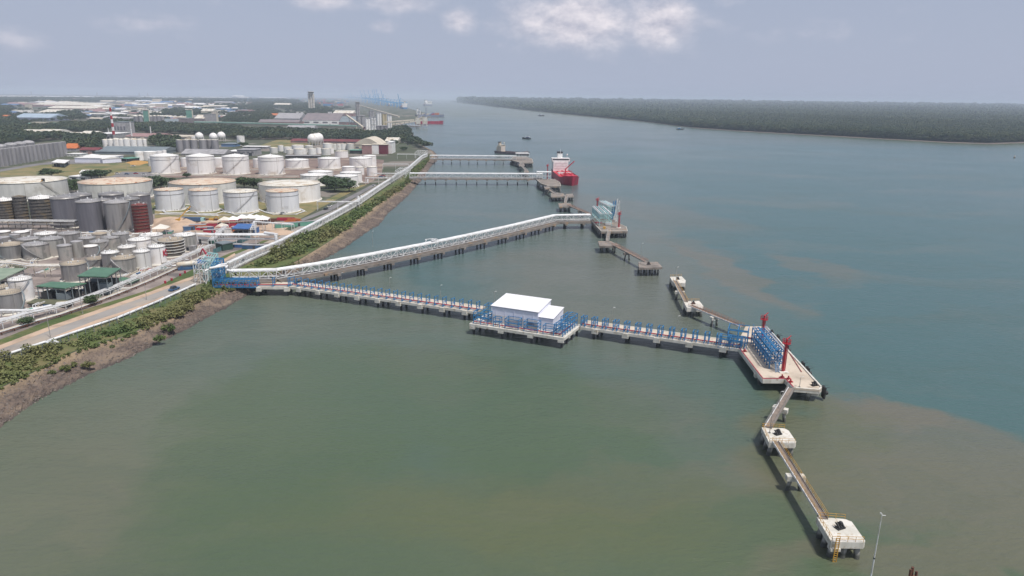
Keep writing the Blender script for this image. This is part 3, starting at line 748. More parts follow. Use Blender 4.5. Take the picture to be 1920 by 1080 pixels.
P('walkway', MB().bar(ga-Vector(g.location)+Vector((0, 0, .25)), gb-Vector(g.location)+Vector((0, 0, .25)), 3.4, .12), m_grey_trim, g)
pipe_run(g, [ga+Vector((0, 0, .6)), gb+Vector((0, 0, .6))], .18, m_redpipe, (0, 0))
pipe_run(g, [ga+Vector((0, 0, 3.2)), gb+Vector((0, 0, 3.2))], .2, m_blue, (1.2, 0)); pipe_run(g, [ga+Vector((0, 0, 3.2)), gb+Vector((0, 0, 3.2))], .2, m_blue, (-1.2, 0))

# process platform with the white building
pA, pB, pC = at(881, 607, DZ), at(1057, 634, DZ), at(1089, 609, DZ)
pD = pA+(pC-pB)
t = thing('process_platform', (pA.x, pA.y, 0), 'wide concrete platform on piles carrying the white shed and blue racks', 'platform')
base = Vector((pA.x, pA.y, 0)); q = [p-base for p in (pA, pB, pC, pD)]
P('deck', MB().prism([(p.x, p.y) for p in q], DZ-.5, DZ-.05), m_conc, t)
ux = (q[1]-q[0]).normalized(); uy = (q[3]-q[0]).normalized(); LX = (q[1]-q[0]).length; LY = (q[3]-q[0]).length
def pl(x, y, z=DZ): return q[0]+ux*x+uy*y+Vector((0, 0, z-q[0].z))
for (a, b) in (((0, 0), (LX, 0)), ((LX, 0), (LX, LY)), ((LX, LY), (0, LY)), ((0, LY), (0, 0))):
    P('edge_beam', MB().bar(pl(*a, DZ-.4), pl(*b, DZ-.4), .5, .95), m_white_conc, t)
for i in range(4):
    for j in range(4):
        x = 1+(LX-2)*i/3; y = 1+(LY-2)*j/3; p = pl(x, y, 0)
        O('pile', pilemesh, t, (p.x, p.y, 0))
        if j in (0, 3) or i in (0, 3):
            mb = MB(); mb.bar(pl(x-1, y-(.9 if j == 0 else 0), DZ-1.3), pl(x+1, y-(.9 if j == 0 else 0), DZ-1.3), 1.3 if j else .9, .8); P('pile_cap', mb, m_white_conc, t)
for j in (0, 1, 2):
    P('cross_beam', MB().bar(pl(LX*(j+.5)/3, .3, DZ-.9), pl(LX*(j+.5)/3, LY-.3, DZ-.9), .7, .7), m_conc, t)
P('fire_main', MB().tube([pl(.5, 1.7, DZ+.55), pl(LX-2.2, 1.7, DZ+.55), pl(LX-2.2, LY-2, DZ+.55)], .2), m_redpipe, t)
# building
def obox(mb, o, X, Y, z0, z1):
    """box from corner o with edge vectors X,Y"""
    pts = [o, o+X, o+X+Y, o+Y]
    if X.x*Y.y-X.y*Y.x < 0: pts = pts[::-1]
    return mb.add([(p.x, p.y, z0) for p in pts]+[(p.x, p.y, z1) for p in pts], [(3, 2, 1, 0), (4, 5, 6, 7), (0, 1, 5, 4), (1, 2, 6, 5), (2, 3, 7, 6), (3, 0, 4, 7)])
BT = DZ+6.3
c0, c1, c4 = at(921.5, 572.5, BT), at(1009, 585, BT), at(950, 550, BT)
bb = thing('process_shed', (c0.x, c0.y, DZ), 'white flat roofed metal shed with lower annex on the process platform', 'building')
bo = Vector((c0.x, c0.y, 0)); X = Vector((c1.x-c0.x, c1.y-c0.y, 0)); Y = Vector((c4.x-c0.x, c4.y-c0.y, 0)); Z3 = Vector((0, 0, 0))
zb = -.05
un = X.normalized(); vn = Y.normalized()
mb = MB(); obox(mb, Z3, X, Y, zb, 6.0); P('wall', mb, m_bldw, bb)
mb = MB(); obox(mb, -un*.25-vn*.25, X+un*.5, Y+vn*.5, 6.12, 6.3); P('roof', mb, m_bldr, bb)
mb = MB(); obox(mb, -un*.2-vn*.2, X+un*.4, Y+vn*.4, 5.95, 6.118); P('fascia', mb, m_grey_trim, bb)
ao = X-vn*.02+vn*.6; AX = un*5.3; AY = Y*.86
mb = MB(); obox(mb, ao+un*.003, AX, AY, zb, 4.2); P('annex', mb, m_bldw, bb)
mb = MB(); obox(mb, ao-vn*.2+un*.004, AX+un*.25, AY+vn*.4, 4.34, 4.5); P('annex_roof', mb, m_bldr, bb)
mb = MB(); obox(mb, ao-vn*.15+un*.005, AX+un*.2, AY+vn*.3, 4.2, 4.338); P('fascia', mb, m_grey_trim, bb)
bx = MB(); bx.bar(un*.3-vn*.02+Vector((0, 0, 1.6)), X-un*.2-vn*.02+Vector((0, 0, 1.6)), .04, 3.0); P('lower_cladding', bx, m_band, bb)
for k in range(5):
    p = un*(X.length*(k+.5)/5)-vn*.06; P('pilaster', MB().bar(p+Vector((0, 0, zb)), p+Vector((0, 0, 5.9)), .12, .1), m_bldw, bb)
mb = MB()
for k in range(1, 12): p = un*(X.length*k/12); mb.bar(p-vn*.2+Vector((0, 0, 6.33)), p+Y+vn*.2+Vector((0, 0, 6.33)), .07, .06)
P('roof_seams', mb, m_bldr, bb)
mb = MB()
for k in range(1, 6): p = ao+un*(5.3*k/6); mb.bar(p+Vector((0, 0, 4.53)), p+AY+Vector((0, 0, 4.53)), .07, .06)
P('annex_seams', mb, m_bldr, bb)
for k, (f_, w2) in enumerate(((.2, 1.4), (.55, 1.4), (.8, 2.2))): P('louvre', MB().bar(un*(X.length*f_)-vn*.07+Vector((0, 0, 1.5)), un*(X.length*f_+w2)-vn*.07+Vector((0, 0, 1.5)), .05, 1.2), m_grey_trim if k == 2 else m_band, bb)
P('downpipe', MB().bar(un*.15-vn*.12, un*.15-vn*.12+Vector((0, 0, 5.9)), .14), m_white, bb)
P('door', MB().bar(ao+AX+un*.03+vn*2+Vector((0, 0, 1.1)), ao+AX+un*.03+vn*3.2+Vector((0, 0, 1.1)), .06, 2.2), m_grey_trim, bb)
# blue racks on the platform
def rack(loc, L_, W_, H_, nb, tiers, ang, label, m=m_blue, name='pipe_rack', tt=.2, group=None, pipes=0, legs=0):
    t = thing(name, loc, label, 'pipe rack', group, ang)
    pm_ = MB().bar((0, 0, 0), (0, 0, H_), tt).mesh('post', m)
    for i in range(nb+1):
        for y in (0, W_): O('post', pm_, t, (i*L_/nb, y, 0))
    for k in range(tiers):
        z = H_*(k+1)/tiers-.1; mb = MB()
        for y in (0, W_): mb.bar((0, y, z), (L_, y, z), tt*.85)
        for i in range(nb+1): mb.bar((i*L_/nb, 0, z), (i*L_/nb, W_, z), tt*.85)
        if k == 0:
            for i in range(nb): mb.bar((i*L_/nb, 0, 0), ((i+1)*L_/nb, 0, z), tt*.5)
        P('tier', mb, m, t)
    for k in range(pipes):
        z = H_*(1+k % tiers)/tiers+.12; y = W_*(.2+.6*random.random()); P('pipe', MB().cyl((-.3, y, z), (L_+.3, y, z), .13, n=6), m, t)
    return t
pang = math.atan2(ux.y, ux.x)
def plw(x, y, z=DZ): p = pl(x, y, z)+base; return p
racks = [(1.0, .8, 5.5, 3.4, 4.4, 2, 3, 'dense blue rack at the left front corner of the process platform'), (2.2, 6.0, 3.4, 3.6, 5.5, 2, 3, 'tall blue rack behind the left corner where the trestle meets the platform'),
         (8.6, .9, 2.4, 1.8, 3.3, 1, 2, 'narrow blue frame beside the left corner rack of the platform'), (13.0, .8, 4.9, 3.2, 3.6, 1, 3, 'first wide blue table rack in front of the white shed'),
         (20.0, .8, 4.9, 3.2, 3.6, 1, 3, 'second wide blue table rack in front of the white shed'), (27.0, .7, 3.7, 2.6, 3.2, 1, 2, 'open blue frame in front of the white shed annex')]
for x, y, l_, w_, h_, nb, ti, lb in racks:
    if x+l_ < LX: rack(plw(x, y), l_, w_, h_, nb, ti, pang, lb, tt=.2, pipes=1)
yang = math.atan2(uy.y, uy.x)
rack(plw(LX-.8, 1.0), LY*.42, 3.2, 4.0, 3, 3, yang, 'blue rack at the right front corner of the process platform', pipes=3)
rack(plw(LX-.8, LY*.50), LY*.40, 3.6, 4.6, 3, 3, yang, 'taller blue rack where the platform meets the right hand trestle', pipes=3)

# jetty head
HD = [(1384, 640), (1385, 652), (1430, 711), (1473, 711), (1488, 727), (1537, 731), (1541, 727), (1436, 612), (1398, 612)]
hp = [at(a, b, DZ) for a, b in HD]
ho = Vector((hp[0].x, hp[0].y, 0))
t = thing('jetty_head', ho, 'large angular concrete jetty head carrying the tall blue loading rack', 'platform')
lp = [(p.x-ho.x, p.y-ho.y) for p in hp]
cx = sum(p[0] for p in lp)/len(lp); cy = sum(p[1] for p in lp)/len(lp)
P('deck', MB().prism(lp, DZ-.6, DZ), m_deck, t)
ins = [(cx+(a-cx)*.985, cy+(b-cy)*.985) for a, b in lp]
for i in range(len(lp)):
    a, b = ins[i], ins[(i+1) % len(lp)]
    right = i in (6,); P('edge_beam', MB().bar((a[0], a[1], DZ-.62), (b[0], b[1], DZ-.62), .5, 1.32 if i < 7 else 1.0), m_white_conc, t)
    if i in (1, 2, 3): P('red_kerb', MB().bar((a[0], a[1], DZ+.15), (b[0], b[1], DZ+.15), .22, .22), m_redpipe, t)
    if i == 6: P('kerb', MB().bar((a[0], a[1], DZ+.18), (b[0], b[1], DZ+.18), .5, .25), m_white_conc, t)
# end block
e0, e1 = at(1520, 733, 2.4)-ho, at(1539, 733, 2.4)-ho
mb = MB(); mb.bar((e0.x, e0.y+1.2, 2.15), (e1.x-.3, e1.y+1.2, 2.15), 3.0, 2.3); P('fender_block', mb, m_white_conc, t)
rp = MB().cyl((.9, -.6, -3), (0, 0, DZ-.6), .55, n=10).mesh('pile', m_cpile)
grid = []
ymin = min(p[1] for p in lp); ymax = max(p[1] for p in lp); y = ymin+1.6
while y < ymax:
    x = min(p[0] for p in lp)+1
    while x < max(p[0] for p in lp):
        if inpoly(x, y, [(cx+(a-cx)*.93, cy+(b-cy)*.95) for a, b in lp]): grid.append((x, y))
        x += 5.2
    y += 5.6
for x, y in grid: O('pile', rp, t, (x, y, 0), rz=random.choice((0, 1.57, 3.14, 4.7)))
for y in sorted(set(g_[1] for g_ in grid)):
    r_ = [g_[0] for g_ in grid if g_[1] == y]
    if len(r_) > 1: P('pile_cap', MB().bar((min(r_)-1.2, y, DZ-1.3), (max(r_)+1.2, y, DZ-1.3), 1.5, 1.1), m_conc, t)
# big loading rack
ra, rb, rc2 = at(1408, 645, DZ), at(1442, 691, DZ), at(1468, 694, DZ)
d = (rb-ra); RL = d.length; dang = math.atan2(d.y, d.x); dn = Vector((-d.y, d.x, 0)).normalized(); RW = abs((rc2-rb).dot(dn))
RH = ztop(rb, 657.5)-DZ
print('rack', RL, RW, RH)
rk_ = rack(ra, RL, RW, RH, 8, 3, dang, 'tall blue multi level loading rack standing on the jetty head', name='loading_rack', tt=.26, pipes=9)
mb = MB()
for i in range(9):
    for k in range(5): mb.bar((RL*i/8, RW*k/4, RH-.1), (RL*min(i+1, 8)/8, RW*k/4, RH-.1), .16)
    if i < 8:
        for y in (0, RW): mb.bar((RL*i/8, y, RH*.33), (RL*(i+1)/8, y, RH*.66), .13); mb.bar((RL*(i+1)/8, y, RH*.33), (RL*i/8, y, RH*.66), .13)
        mb.bar((RL*i/8, 0, RH*.66), (RL*i/8, RW, RH*1.0), .14)
P('bracing', mb, m_blue, rk_)
mb = MB()
for y in (0, RW):
    for i in range(17): mb.bar((RL*i/16, y, RH), (RL*i/16, y, RH+1.1), .07)
    mb.bar((0, y, RH+1.1), (RL, y, RH+1.1), .08); mb.bar((0, y, RH+.55), (RL, y, RH+.55), .06)
P('handrail', mb, m_blue, rk_)
mb = MB()
for k in range(int(RL/.9)): mb.bar((.3+.9*k, RW*.36, RH+.05), (.3+.9*k, RW*.58, RH+.05), .22, .06)
P('grating', mb, m_blue, rk_)
mb = MB()
for yy in (RW*.3, RW*.3+.9): mb.bar((RL, yy, RH*.66), (RL+3.0, yy, .1), .12); mb.bar((RL, yy, RH*.66+1), (RL+3.0, yy, 1.1), .07)
for k in range(12): mb.bar((RL+3.0*k/12, RW*.3, RH*.66*(1-k/12)), (RL+3.0*k/12, RW*.3+.9, RH*.66*(1-k/12)), .18, .05)
P('stair', mb, m_blue, rk_)
# rack at the trestle junction
ja = at(1346, 652, DZ); rack(ja, 7.0, 4.6, 3.4, 2, 2, trB[0].rotation_euler.z, 'low blue rack on the trestle end beside the jetty head', pipes=2)
jb = at(1362, 650, DZ); rack(jb, 6.0, 5.8, 6.2, 2, 3, trB[0].rotation_euler.z, 'tall blue rack on the trestle end beside the jetty head', pipes=2)
# expansion loop frames up high
P('cross_pipe', MB().tube([at(1388, 631, 6.2)-Vector(jb), at(1409, 634, 6.2)-Vector(jb)], .22), m_redpipe, None, label='red pipe crossing from the trestle rack to the loading rack', cat='pipe').location = jb
def monitor_tower(b, h, label):
    t = thing('fire_monitor_tower', b, label, 'monitor tower', 'fire monitor towers')
    P('column', MB().cyl((0, 0, 0), (0, 0, h-1.6), .34, .3, 12), m_red, t)
    P('base_plinth', MB().box(-1.3, 1.3, -1.3, 1.3, 0, .25), m_white_conc, t)
    mb = MB().cyl((0, 0, h-1.75), (0, 0, h-1.6), 1.2, n=12); P('platform', mb, m_red, t)
    mb = MB()
    for k in range(10):
        a = k*.628; c, s = math.cos(a), math.sin(a); c2, s2 = math.cos(a+.628), math.sin(a+.628)
        mb.bar((1.15*c, 1.15*s, h-1.6), (1.15*c, 1.15*s, h-.5), .09); mb.bar((1.15*c, 1.15*s, h-.5), (1.15*c2, 1.15*s2, h-.5), .1); mb.bar((1.15*c, 1.15*s, h-1.05), (1.15*c2, 1.15*s2, h-1.05), .08)
    P('handrail', mb, m_red, t)
    mb = MB().cyl((0, 0, h-1.6), (0, 0, h-.6), .32, n=8); mb.cyl((-.1, 0, h-.55), (1.3, .5, h+.5), .2, .13, 8); mb.sphere((0, 0, h-.5), .35, 8, 5); P('water_cannon', mb, m_red, t)
    mb = MB()
    for s in (-.22, .22): mb.bar((-.5, s, 0), (-.5, s, h-1.2), .07)
    for k in range(int(h/.6)): mb.bar((-.5, -.22, .5*k+.3), (-.5, .22, .5*k+.3), .05)
    P('ladder', mb, m_red, t); P('riser', MB().cyl((.55, .1, 0), (.55, .1, h-1.6), .12, n=6), m_redpipe, t)
    return t
b = at(1468, 697, DZ); monitor_tower(b, ztop(b, 637)-DZ+.6, 'red fire monitor tower at the near end of the loading rack')
b = at(1428, 640, DZ); monitor_tower(b, ztop(b, 593)-DZ+.6, 'red fire monitor tower behind the far end of the loading rack')
def hook(p, label, rz=0, s=1.0):
    t = thing('mooring_hook', p, label, 'mooring hook', 'quick release mooring hooks', rz)
    P('base', MB().box(-.9*s, .9*s, -.5*s, .5*s, 0, .3*s), m_black, t)
    for k in range(3):
        mb = MB(); x = (-.55+.55*k)*s; mb.bar((x, -.3*s, .3*s), (x, .35*s, .95*s), .26*s, .4*s); mb.bar((x, .35*s, .95*s), (x+.1*s, .75*s, .8*s), .22*s); P('hook', mb, m_black, t)
    P('capstan', MB().lathe([(.01, 1.35*s), (.32*s, 1.35*s), (.2*s, 1.0*s), (.34*s, .3*s), (.34*s, .29*s)], 10), m_black, t)
    return t
hook(at(1527, 723, DZ), 'black mooring hook at the near tip of the jetty head', .3)
hook(at(1447, 624, DZ), 'black mooring hook on the far right edge of the jetty head', .5, .8)
def fender(p, label, rz, h=3.4):
    t = thing('fender', p, label, 'fender', 'fenders on the jetty head', rz)
    P('panel', MB().box(-1.1, 1.1, -.2, .2, -h, .3), m_black, t); P('rubber_cone', MB().cyl((0, .2, -h*.5), (0, 1.1, -h*.5), .7, .5, 10), m_black, t)
    mb = MB()
    for x in (-.9, .9): mb.bar((x, 0, .3), (x*.8, 1.2, .5), .08)
    P('chain', mb, m_black, t)
re = at(1541, 727, DZ); rf = at(1436, 612, DZ); ea = math.atan2(rf.y-re.y, rf.x-re.x); en = Vector((math.sin(ea), -math.cos(ea), 0))
if en.x < 0: en = -en
for i, (f, lb) in enumerate(((.015, 'black rubber fender at the near tip of the jetty head'), (.26, 'black fender on the berth face near the tip of the jetty head'), (.34, 'black fender beside the middle of the berth face'), (.62, 'black fender on the berth face behind the blue rack'), (.8, 'black fender near the far end of the berth face'))):
    p = re.lerp(rf, f)+en*1.0; fender(Vector((p.x, p.y, DZ+.2 if i else DZ-.3)), lb, ea+math.pi, 3.0)
for i, (px, py, lb) in enumerate(((1466, 709, 'red valve set on the kerb at the notch of the jetty head'), (1478, 712, 'red hydrant beside the notch of the jetty head'), (1482, 718, 'red hydrant nearest the walkway of the jetty head'), (1396, 660, 'red hydrant on the left kerb beside the trestle'), (1388, 648, 'red valve cluster where the fire main reaches the jetty head'))):
    q_ = at(px, py, DZ); tt = thing('hydrant', q_, lb, 'hydrant', 'red hydrants on the jetty head')
    P('stem', MB().cyl((0, 0, 0), (0, 0, .9), .18, n=8), m_red, tt); mb = MB().cyl((-.45, 0, .6), (.45, 0, .6), .14, n=8); mb.sphere((0, 0, 1), .24, 8, 5); P('outlet', mb, m_red, tt)
    P('pipe_stub', MB().cyl((-.8, .2, .25), (.8, .2, .25), .16, n=6), m_red, tt)
for i, (a, b2, lb) in enumerate((((1478, 658), (1503, 697), 'thin red deck pipe along the berth edge of the jetty head'),)):
    p, q_ = at(*a, DZ+.2), at(*b2, DZ+.2); tt = thing('deck_pipe', p, lb, 'pipe'); P('pipe', MB().cyl((0, 0, 0), q_-p, .1, n=6), m_red, tt)
lamp_post(at(1499, 726, DZ), 3.0, 'short lamp post beside the walkway corner of the jetty head')

# dolphins and walkways
def dolphin(px, ztp, label, mc, th=1.3, np_=(3, 3), rails=True, ladder=False, hk=True, pm=None, hooks=1.0):
    pts = [at(a, b, ztp) for a, b in px]; c = sum(pts, Vector((0, 0, 0)))/len(pts); c.z = 0
    t = thing('mooring_dolphin', c, label, 'mooring dolphin')
    lp_ = [(p.x-c.x, p.y-c.y) for p in pts]
    P('slab', MB().prism(lp_, ztp-th, ztp), mc, t)
    xs = [p[0] for p in lp_]; ys = [p[1] for p in lp_]
    for i in range(np_[0]):
        for j in range(np_[1]):
            if np_[0] > 2 and 0 < i < np_[0]-1 and 0 < j < np_[1]-1: continue
            x = (min(xs)+(max(xs)-min(xs))*(i+.5)/np_[0])*.95; y = (min(ys)+(max(ys)-min(ys))*(j+.5)/np_[1])*.95
            if inpoly(x, y, lp_): O('pile', pm or rp, t, (x, y, 0), rz=math.atan2(y, x))
    if rails:
        n = len(lp_); mb = MB()
        for i in rails if isinstance(rails, tuple) else range(n):
            a, b = Vector(lp_[i]+(0,)), Vector(lp_[(i+1) % n]+(0,)); a *= .97; b *= .97; L_ = (b-a).length; k_ = max(1, int(L_/1.3))
            for k in range(k_+1): p = a.lerp(b, k/k_); mb.bar((p.x, p.y, ztp), (p.x, p.y, ztp+1.05), .06)
            for z in (.55, 1.05): mb.bar((a.x, a.y, ztp+z), (b.x, b.y, ztp+z), .06)
        P('handrail', mb, m_yellow, t)
    if ladder:
        x0, y0 = ladder; mb = MB()
        for s in (-.3, .3): mb.bar((x0+s, y0, -.5), (x0+s, y0, ztp+1.1), .12)
        for k in range(12): mb.bar((x0-.3, y0, k*.5), (x0+.3, y0, k*.5), .08)
        P('ladder', mb, m_yellow, t)
    if hk: hook(Vector((c.x+(min(xs)+max(xs))/2+.1, c.y+(min(ys)+max(ys))/2+.3, ztp)), 'black mooring hooks on the '+label.split(' beside')[0].split(' with')[0], .4, hooks)
    return t, c, lp_
d2 = dolphin([(1531, 969), (1584, 973), (1597, 978), (1622.5, 1014), (1620, 1017), (1559, 1016)], DZ, 'nearest white mooring dolphin with yellow ladder and rails', m_white_conc, 1.35, (3, 3), (0, 4, 5), None, True)
xs = [p[0] for p in d2[2]]; ys = [p[1] for p in d2[2]]
x0 = min(p[0] for p in d2[2] if p[1] < min(ys)+.8)+.9; mb = MB()
for s in (-.3, .3): mb.bar((x0+s, min(ys)-.35, -.6), (x0+s, min(ys)-.35, DZ+1.1), .13)
for k in range(14): mb.bar((x0-.3, min(ys)-.35, k*.45), (x0+.3, min(ys)-.35, k*.45), .08)
P('ladder', mb, m_yellow, d2[0])
mb = MB().box(x0-.9, x0+.9, min(ys)-.2, min(ys)+1.2, DZ-1.9, DZ-1.353); P('ladder_bracket', mb, m_white_conc, d2[0])
d1 = dolphin([(1428, 801), (1471, 803), (1479, 807.5), (1493, 828), (1491, 831), (1442, 830)], DZ, 'white mooring dolphin with yellow rails next to the jetty head', m_white_conc, 1.3, (3, 3), (0, 4, 5))
e1_ = dolphin([(1256, 519), (1278, 518), (1286, 526), (1284, 531), (1262, 530)], DZ, 'white mooring dolphin at the end of the far walkway', m_white_conc, 1.6, (3, 3), (0,), hooks=.9)
e2_ = dolphin([(1281.5, 565), (1311, 564), (1319, 574), (1315, 577), (1288, 577)], DZ, 'white mooring dolphin halfway along the far walkway', m_white_conc, 1.6, (3, 3), (0,), hooks=.9)
def walkway(a, b, w, label, mbm=m_wood, side=m_steelw, rail=m_yellow, pier=None, sag=0, th=.5, pc=m_white_conc, group=None):
    t = thing('walkway', a, label, 'walkway', group); d = b-a; L_ = d.length; n = Vector((-d.y, d.x, 0)).normalized()
    P('grating', MB().bar(Vector((0, 0, .05)), d+Vector((0, 0, .05)), w-.3, .1), mbm, t)
    for s in (-1, 1): P('girder', MB().bar(n*s*(w/2-.07), d+n*s*(w/2-.07), .16, th), side if s < 0 else m_old, t)
    mb = MB(); k_ = int(L_/1.6)
    for s in ((-1, 1)):
        for k in range(k_+1): p = n*s*w/2+d*(k/k_); mb.bar(p+Vector((0, 0, .2)), p+Vector((0, 0, 1.15)), .05)
        for z in (.65, 1.15): mb.bar(n*s*w/2+Vector((0, 0, z)), d+n*s*w/2+Vector((0, 0, z)), .05)
    P('handrail', mb, rail, t)
    for f in (pier or ()):
        c = a+d*f; c.z = 0
        q_ = thing('walkway_pier', c, 'raked pile pier carrying the '+label, 'pier', None, math.atan2(n.y, n.x))
        P('crosshead', MB().box(-1.9, 1.9, -.75, .75, a.z-th/2-1.15, a.z-th/2-.005), pc, q_)
        for s in (-1, 1): P('pile', MB().cyl((s*1.9, .3, -3), (s*.9, 0, a.z-th/2-1.1), .42, n=10), m_cpile, q_)
    return t
walkway(at(1484, 728, DZ+.1), at(1440, 802, DZ+.1), 1.7, 'grey grated walkway from jetty head to the first dolphin', pier=(.5,), rail=m_tg3)
walkway(at(1454, 828, DZ+.1), at(1545, 973, DZ+.1), 1.5, 'long grated walkway between the two nearest dolphins', pier=(.47,))
walkway(at(1265, 526, DZ+.1), at(1286, 566, DZ+.1), 1.6, 'short walkway between the two far white dolphins', pier=(.5,))
walkway(at(1294, 573, DZ+.1), at(1392, 613, DZ+.1), 1.8, 'long walkway from far white dolphin to the jetty head', pier=(.5,), rail=m_orangep)
lamp_post(at(1443, 812, DZ), 7.2, 'slim lamp post on the dolphin next to the jetty head')
lamp_post(at(1459, 772, DZ-.8), 5.5, 'slim lamp post on the pier of the grey walkway')
lamp_post(at(1268, 519.5, DZ), 4.5, 'white lamp post on the far end dolphin', r=.14)
for i, (a, b2, yt) in enumerate(((641, 532, 512), (731, 543, 521), (826, 556, 535), (927, 572, 547), (1148, 602, 577), (1269, 620, 593), (1334, 629, 601))):
    p = at(a, b2, DZ); w_ = ['near the shore end', 'along the first third', 'before the white shed', 'behind the white shed'][i] if i < 4 else ['just past the platform', 'at mid span', 'near the jetty head'][i-4]
    lamp_post(p, ztop(p, yt)-DZ, f'slim grey lamp post on the {"left" if i < 4 else "right"} trestle {w_}', r=.07)
# tall pole and rusty piles at the bottom edge of the view
pb = at(1622, 1142, 0); pt = ztop(pb, 965); tp = thing('light_mast', pb, 'tall slim white light mast standing in the water beside the nearest dolphin', 'mast')
P('pole', MB().cyl((0, 0, -2), (0, 0, pt*.55), .17, .12, 8), m_steelw, tp); P('upper_pole', MB().cyl((0, 0, pt*.55), (0, 0, pt), .10, .05, 8), m_steelw, tp)
P('collar', MB().cyl((0, 0, pt*.55-.1), (0, 0, pt*.55+.1), .17, n=8), m_black, tp); mb = MB(); mb.bar((0, 0, pt-.1), (.6, 0, pt-.15), .07); mb.bar((-.05, 0, pt+.05), (-.25, .1, pt+.3), .16); P('lamp_head', mb, m_white, tp)
pr = at(1698, 1118, 0); zr = ztop(pr, 1066); tp = thing('rusty_pile_cluster', pr, 'rusty brown steel pile tops poking up at the bottom edge', 'piles')
for k, (x, y) in enumerate(((0, 0), (.5, .35), (.95, -.1), (.45, -.4))): P('pile', MB().cyl((x+.3, y, -3), (x, y, zr-(.2, 0, .5, 1.1)[k]), .22, n=8), m_rust, tp)

m_oldd = mat('stained_deck', (.15, .13, .115), (.10, .088, .08), .2, .9, c3=(.19, .13, .08), s3=.25, t3=(.52, .66))
# =================================================================== WHITE TRUSS JETTIES (older)
def truss_jetty(name, label, pts, ztd, wdeck, h, bay, w, benty, side=1, pipes=3, group=None, zt=None, mdeck=None, pr_=.45, npile=3, roadside=True):
    """pts world deck centre polyline"""
    t = thing(name, (pts[0].x, pts[0].y, 0), label, 'jetty', group); base = Vector(t.location)
    tot = 0
    for i in range(len(pts)-1):
        a, b = pts[i], pts[i+1]; d = b-a; L_ = d.length; n = Vector((-d.y, d.x, 0)).normalized()*side
        A = a-base; B = b-base
        P('deck', MB().bar(A+Vector((0, 0, -.35)), B+Vector((0, 0, -.35)), wdeck, .7), mdeck or m_oldd, t)
        for s in (-1, 1): P('edge_beam', MB().bar(A+n*s*(wdeck/2+.16)+Vector((0, 0, -.35)), B+n*s*(wdeck/2+.16)+Vector((0, 0, -.35)), .3, 1.1), m_old, t)
        off = n*(wdeck/2-w/2-.2)
        lattice_run(t, a+off+Vector((0, 0, .3)), b+off+Vector((0, 0, .3)), w, h, bay, m_steelw, t_=.26)
        k_ = max(1, round(L_/benty))
        cap = MB().box(-.8, .8, -wdeck/2-.6, wdeck/2+.6, ztd-1.9, ztd-.905).mesh('pile_cap', m_old); ang = math.atan2(d.y, d.x)
        for k in range(k_):
            p = A+(B-A)*((k+.5)/k_); O('pile_cap', cap, t, (p.x, p.y, 0), rz=ang)
            for j in range(npile):
                f = (j+.5)/npile-.5; q_ = p+n*f*wdeck*1.05; O('pile', pilemesh, t, (q_.x, q_.y, 0))
    offv = [((wdeck/2-w/2-.2)*side)]
    for k in range(pipes): pipe_run(t, [p+Vector((0, 0, .3+h)) for p in pts], pr_, m_pipe, (offv[0]+(-w/2+pr_*1.1+k*(w-2*pr_)/(max(1, pipes-1)))*1.0, pr_*.9))
    for k in range(2): pipe_run(t, [p+Vector((0, 0, .6)) for p in pts], .22, m_steelw, (offv[0]+(-.8+1.6*k), .3))
    return t
J2Z = 4.4
j2 = [at(x, y, J2Z) for x, y in ((432, 526), (520, 524), (600, 511.5), (700, 492.5), (800, 472.5), (880, 455), (960, 436.5), (1043, 415.5), (1108, 414.5))]
j2o = truss_jetty('truss_jetty', 'long white truss pipe jetty curving out from the shore to the teal platform', j2, J2Z, 7.5, 3.3, 3.8, 3.0, 15, 1, 3, pr_=.36)
# white expansion loop on it
p = at(812, 453, J2Z+4.1); t = thing('expansion_loop', p, 'white pipe expansion loop on top of the long truss jetty', 'pipe loop')
t.rotation_euler.z = .5; t.scale = (.6, .6, .6)
P('pipe', MB().tube([(-7, 0, .6), (-6, 0, 1.6), (-6, 3, 1.7), (-1, 4, 1.7), (4, 3, 1.7), (4, 0, 1.6), (5, 0, .6)], .3), m_pipe, t); P('support_frame', MB().box(-1.5, 3, -1.5, 2.2, 1.0, 1.35), m_steelw, t)
mb = MB()
for x in (-1.3, 2.8):
    for y in (-1.3, 2): mb.bar((x, y, -2.5), (x, y, 1.0), .2)
P('leg', mb, m_steelw, t)
def deckpoly(name, px, z, th, label, mc, n=(5, 3), pm=None, cat='platform'):
    pts = [at(a, b, z) for a, b in px]; c = sum(pts, Vector((0, 0, 0)))/len(pts); c.z = 0
    t = thing(name, c, label, cat); l_ = [(p.x-c.x, p.y-c.y) for p in pts]
    P('slab', MB().prism(l_, z-th, z), mc, t); xs = [p[0] for p in l_]; ys = [p[1] for p in l_]
    edge = MB(); m_ = len(l_)
    for i in range(m_):
        a, b = l_[i], l_[(i+1) % m_]; edge.bar((a[0]*.98, a[1]*.98, z+.12), (b[0]*.98, b[1]*.98, z+.12), .3, .24)
    P('kerb', edge, m_conc if mc is m_old else mc, t)
    for i in range(n[0]):
        for j in range(n[1]):
            x = min(xs)+(max(xs)-min(xs))*(i+.5)/n[0]; y = min(ys)+(max(ys)-min(ys))*(j+.5)/n[1]
            if inpoly(x, y, l_): O('pile', pm or pilemesh, t, (x, y, 0))
    # perimeter piles
    for i in range(m_):
        a, b = Vector(l_[i]), Vector(l_[(i+1) % m_]); k_ = max(1, int((b-a).length/4.5))
        for k in range(k_): q_ = a.lerp(b, (k+.5)/k_)*.93; O('pile', pm or pilelong, t, (q_.x, q_.y, 0))
    return t, c
deckpoly('loading_platform', [(1107, 413), (1127, 434), (1177, 433.5), (1175, 426), (1160, 419), (1150, 406), (1120, 404)], J2Z, 1.3, 'weathered brown loading platform carrying the pale teal racks', m_old, (4, 8))
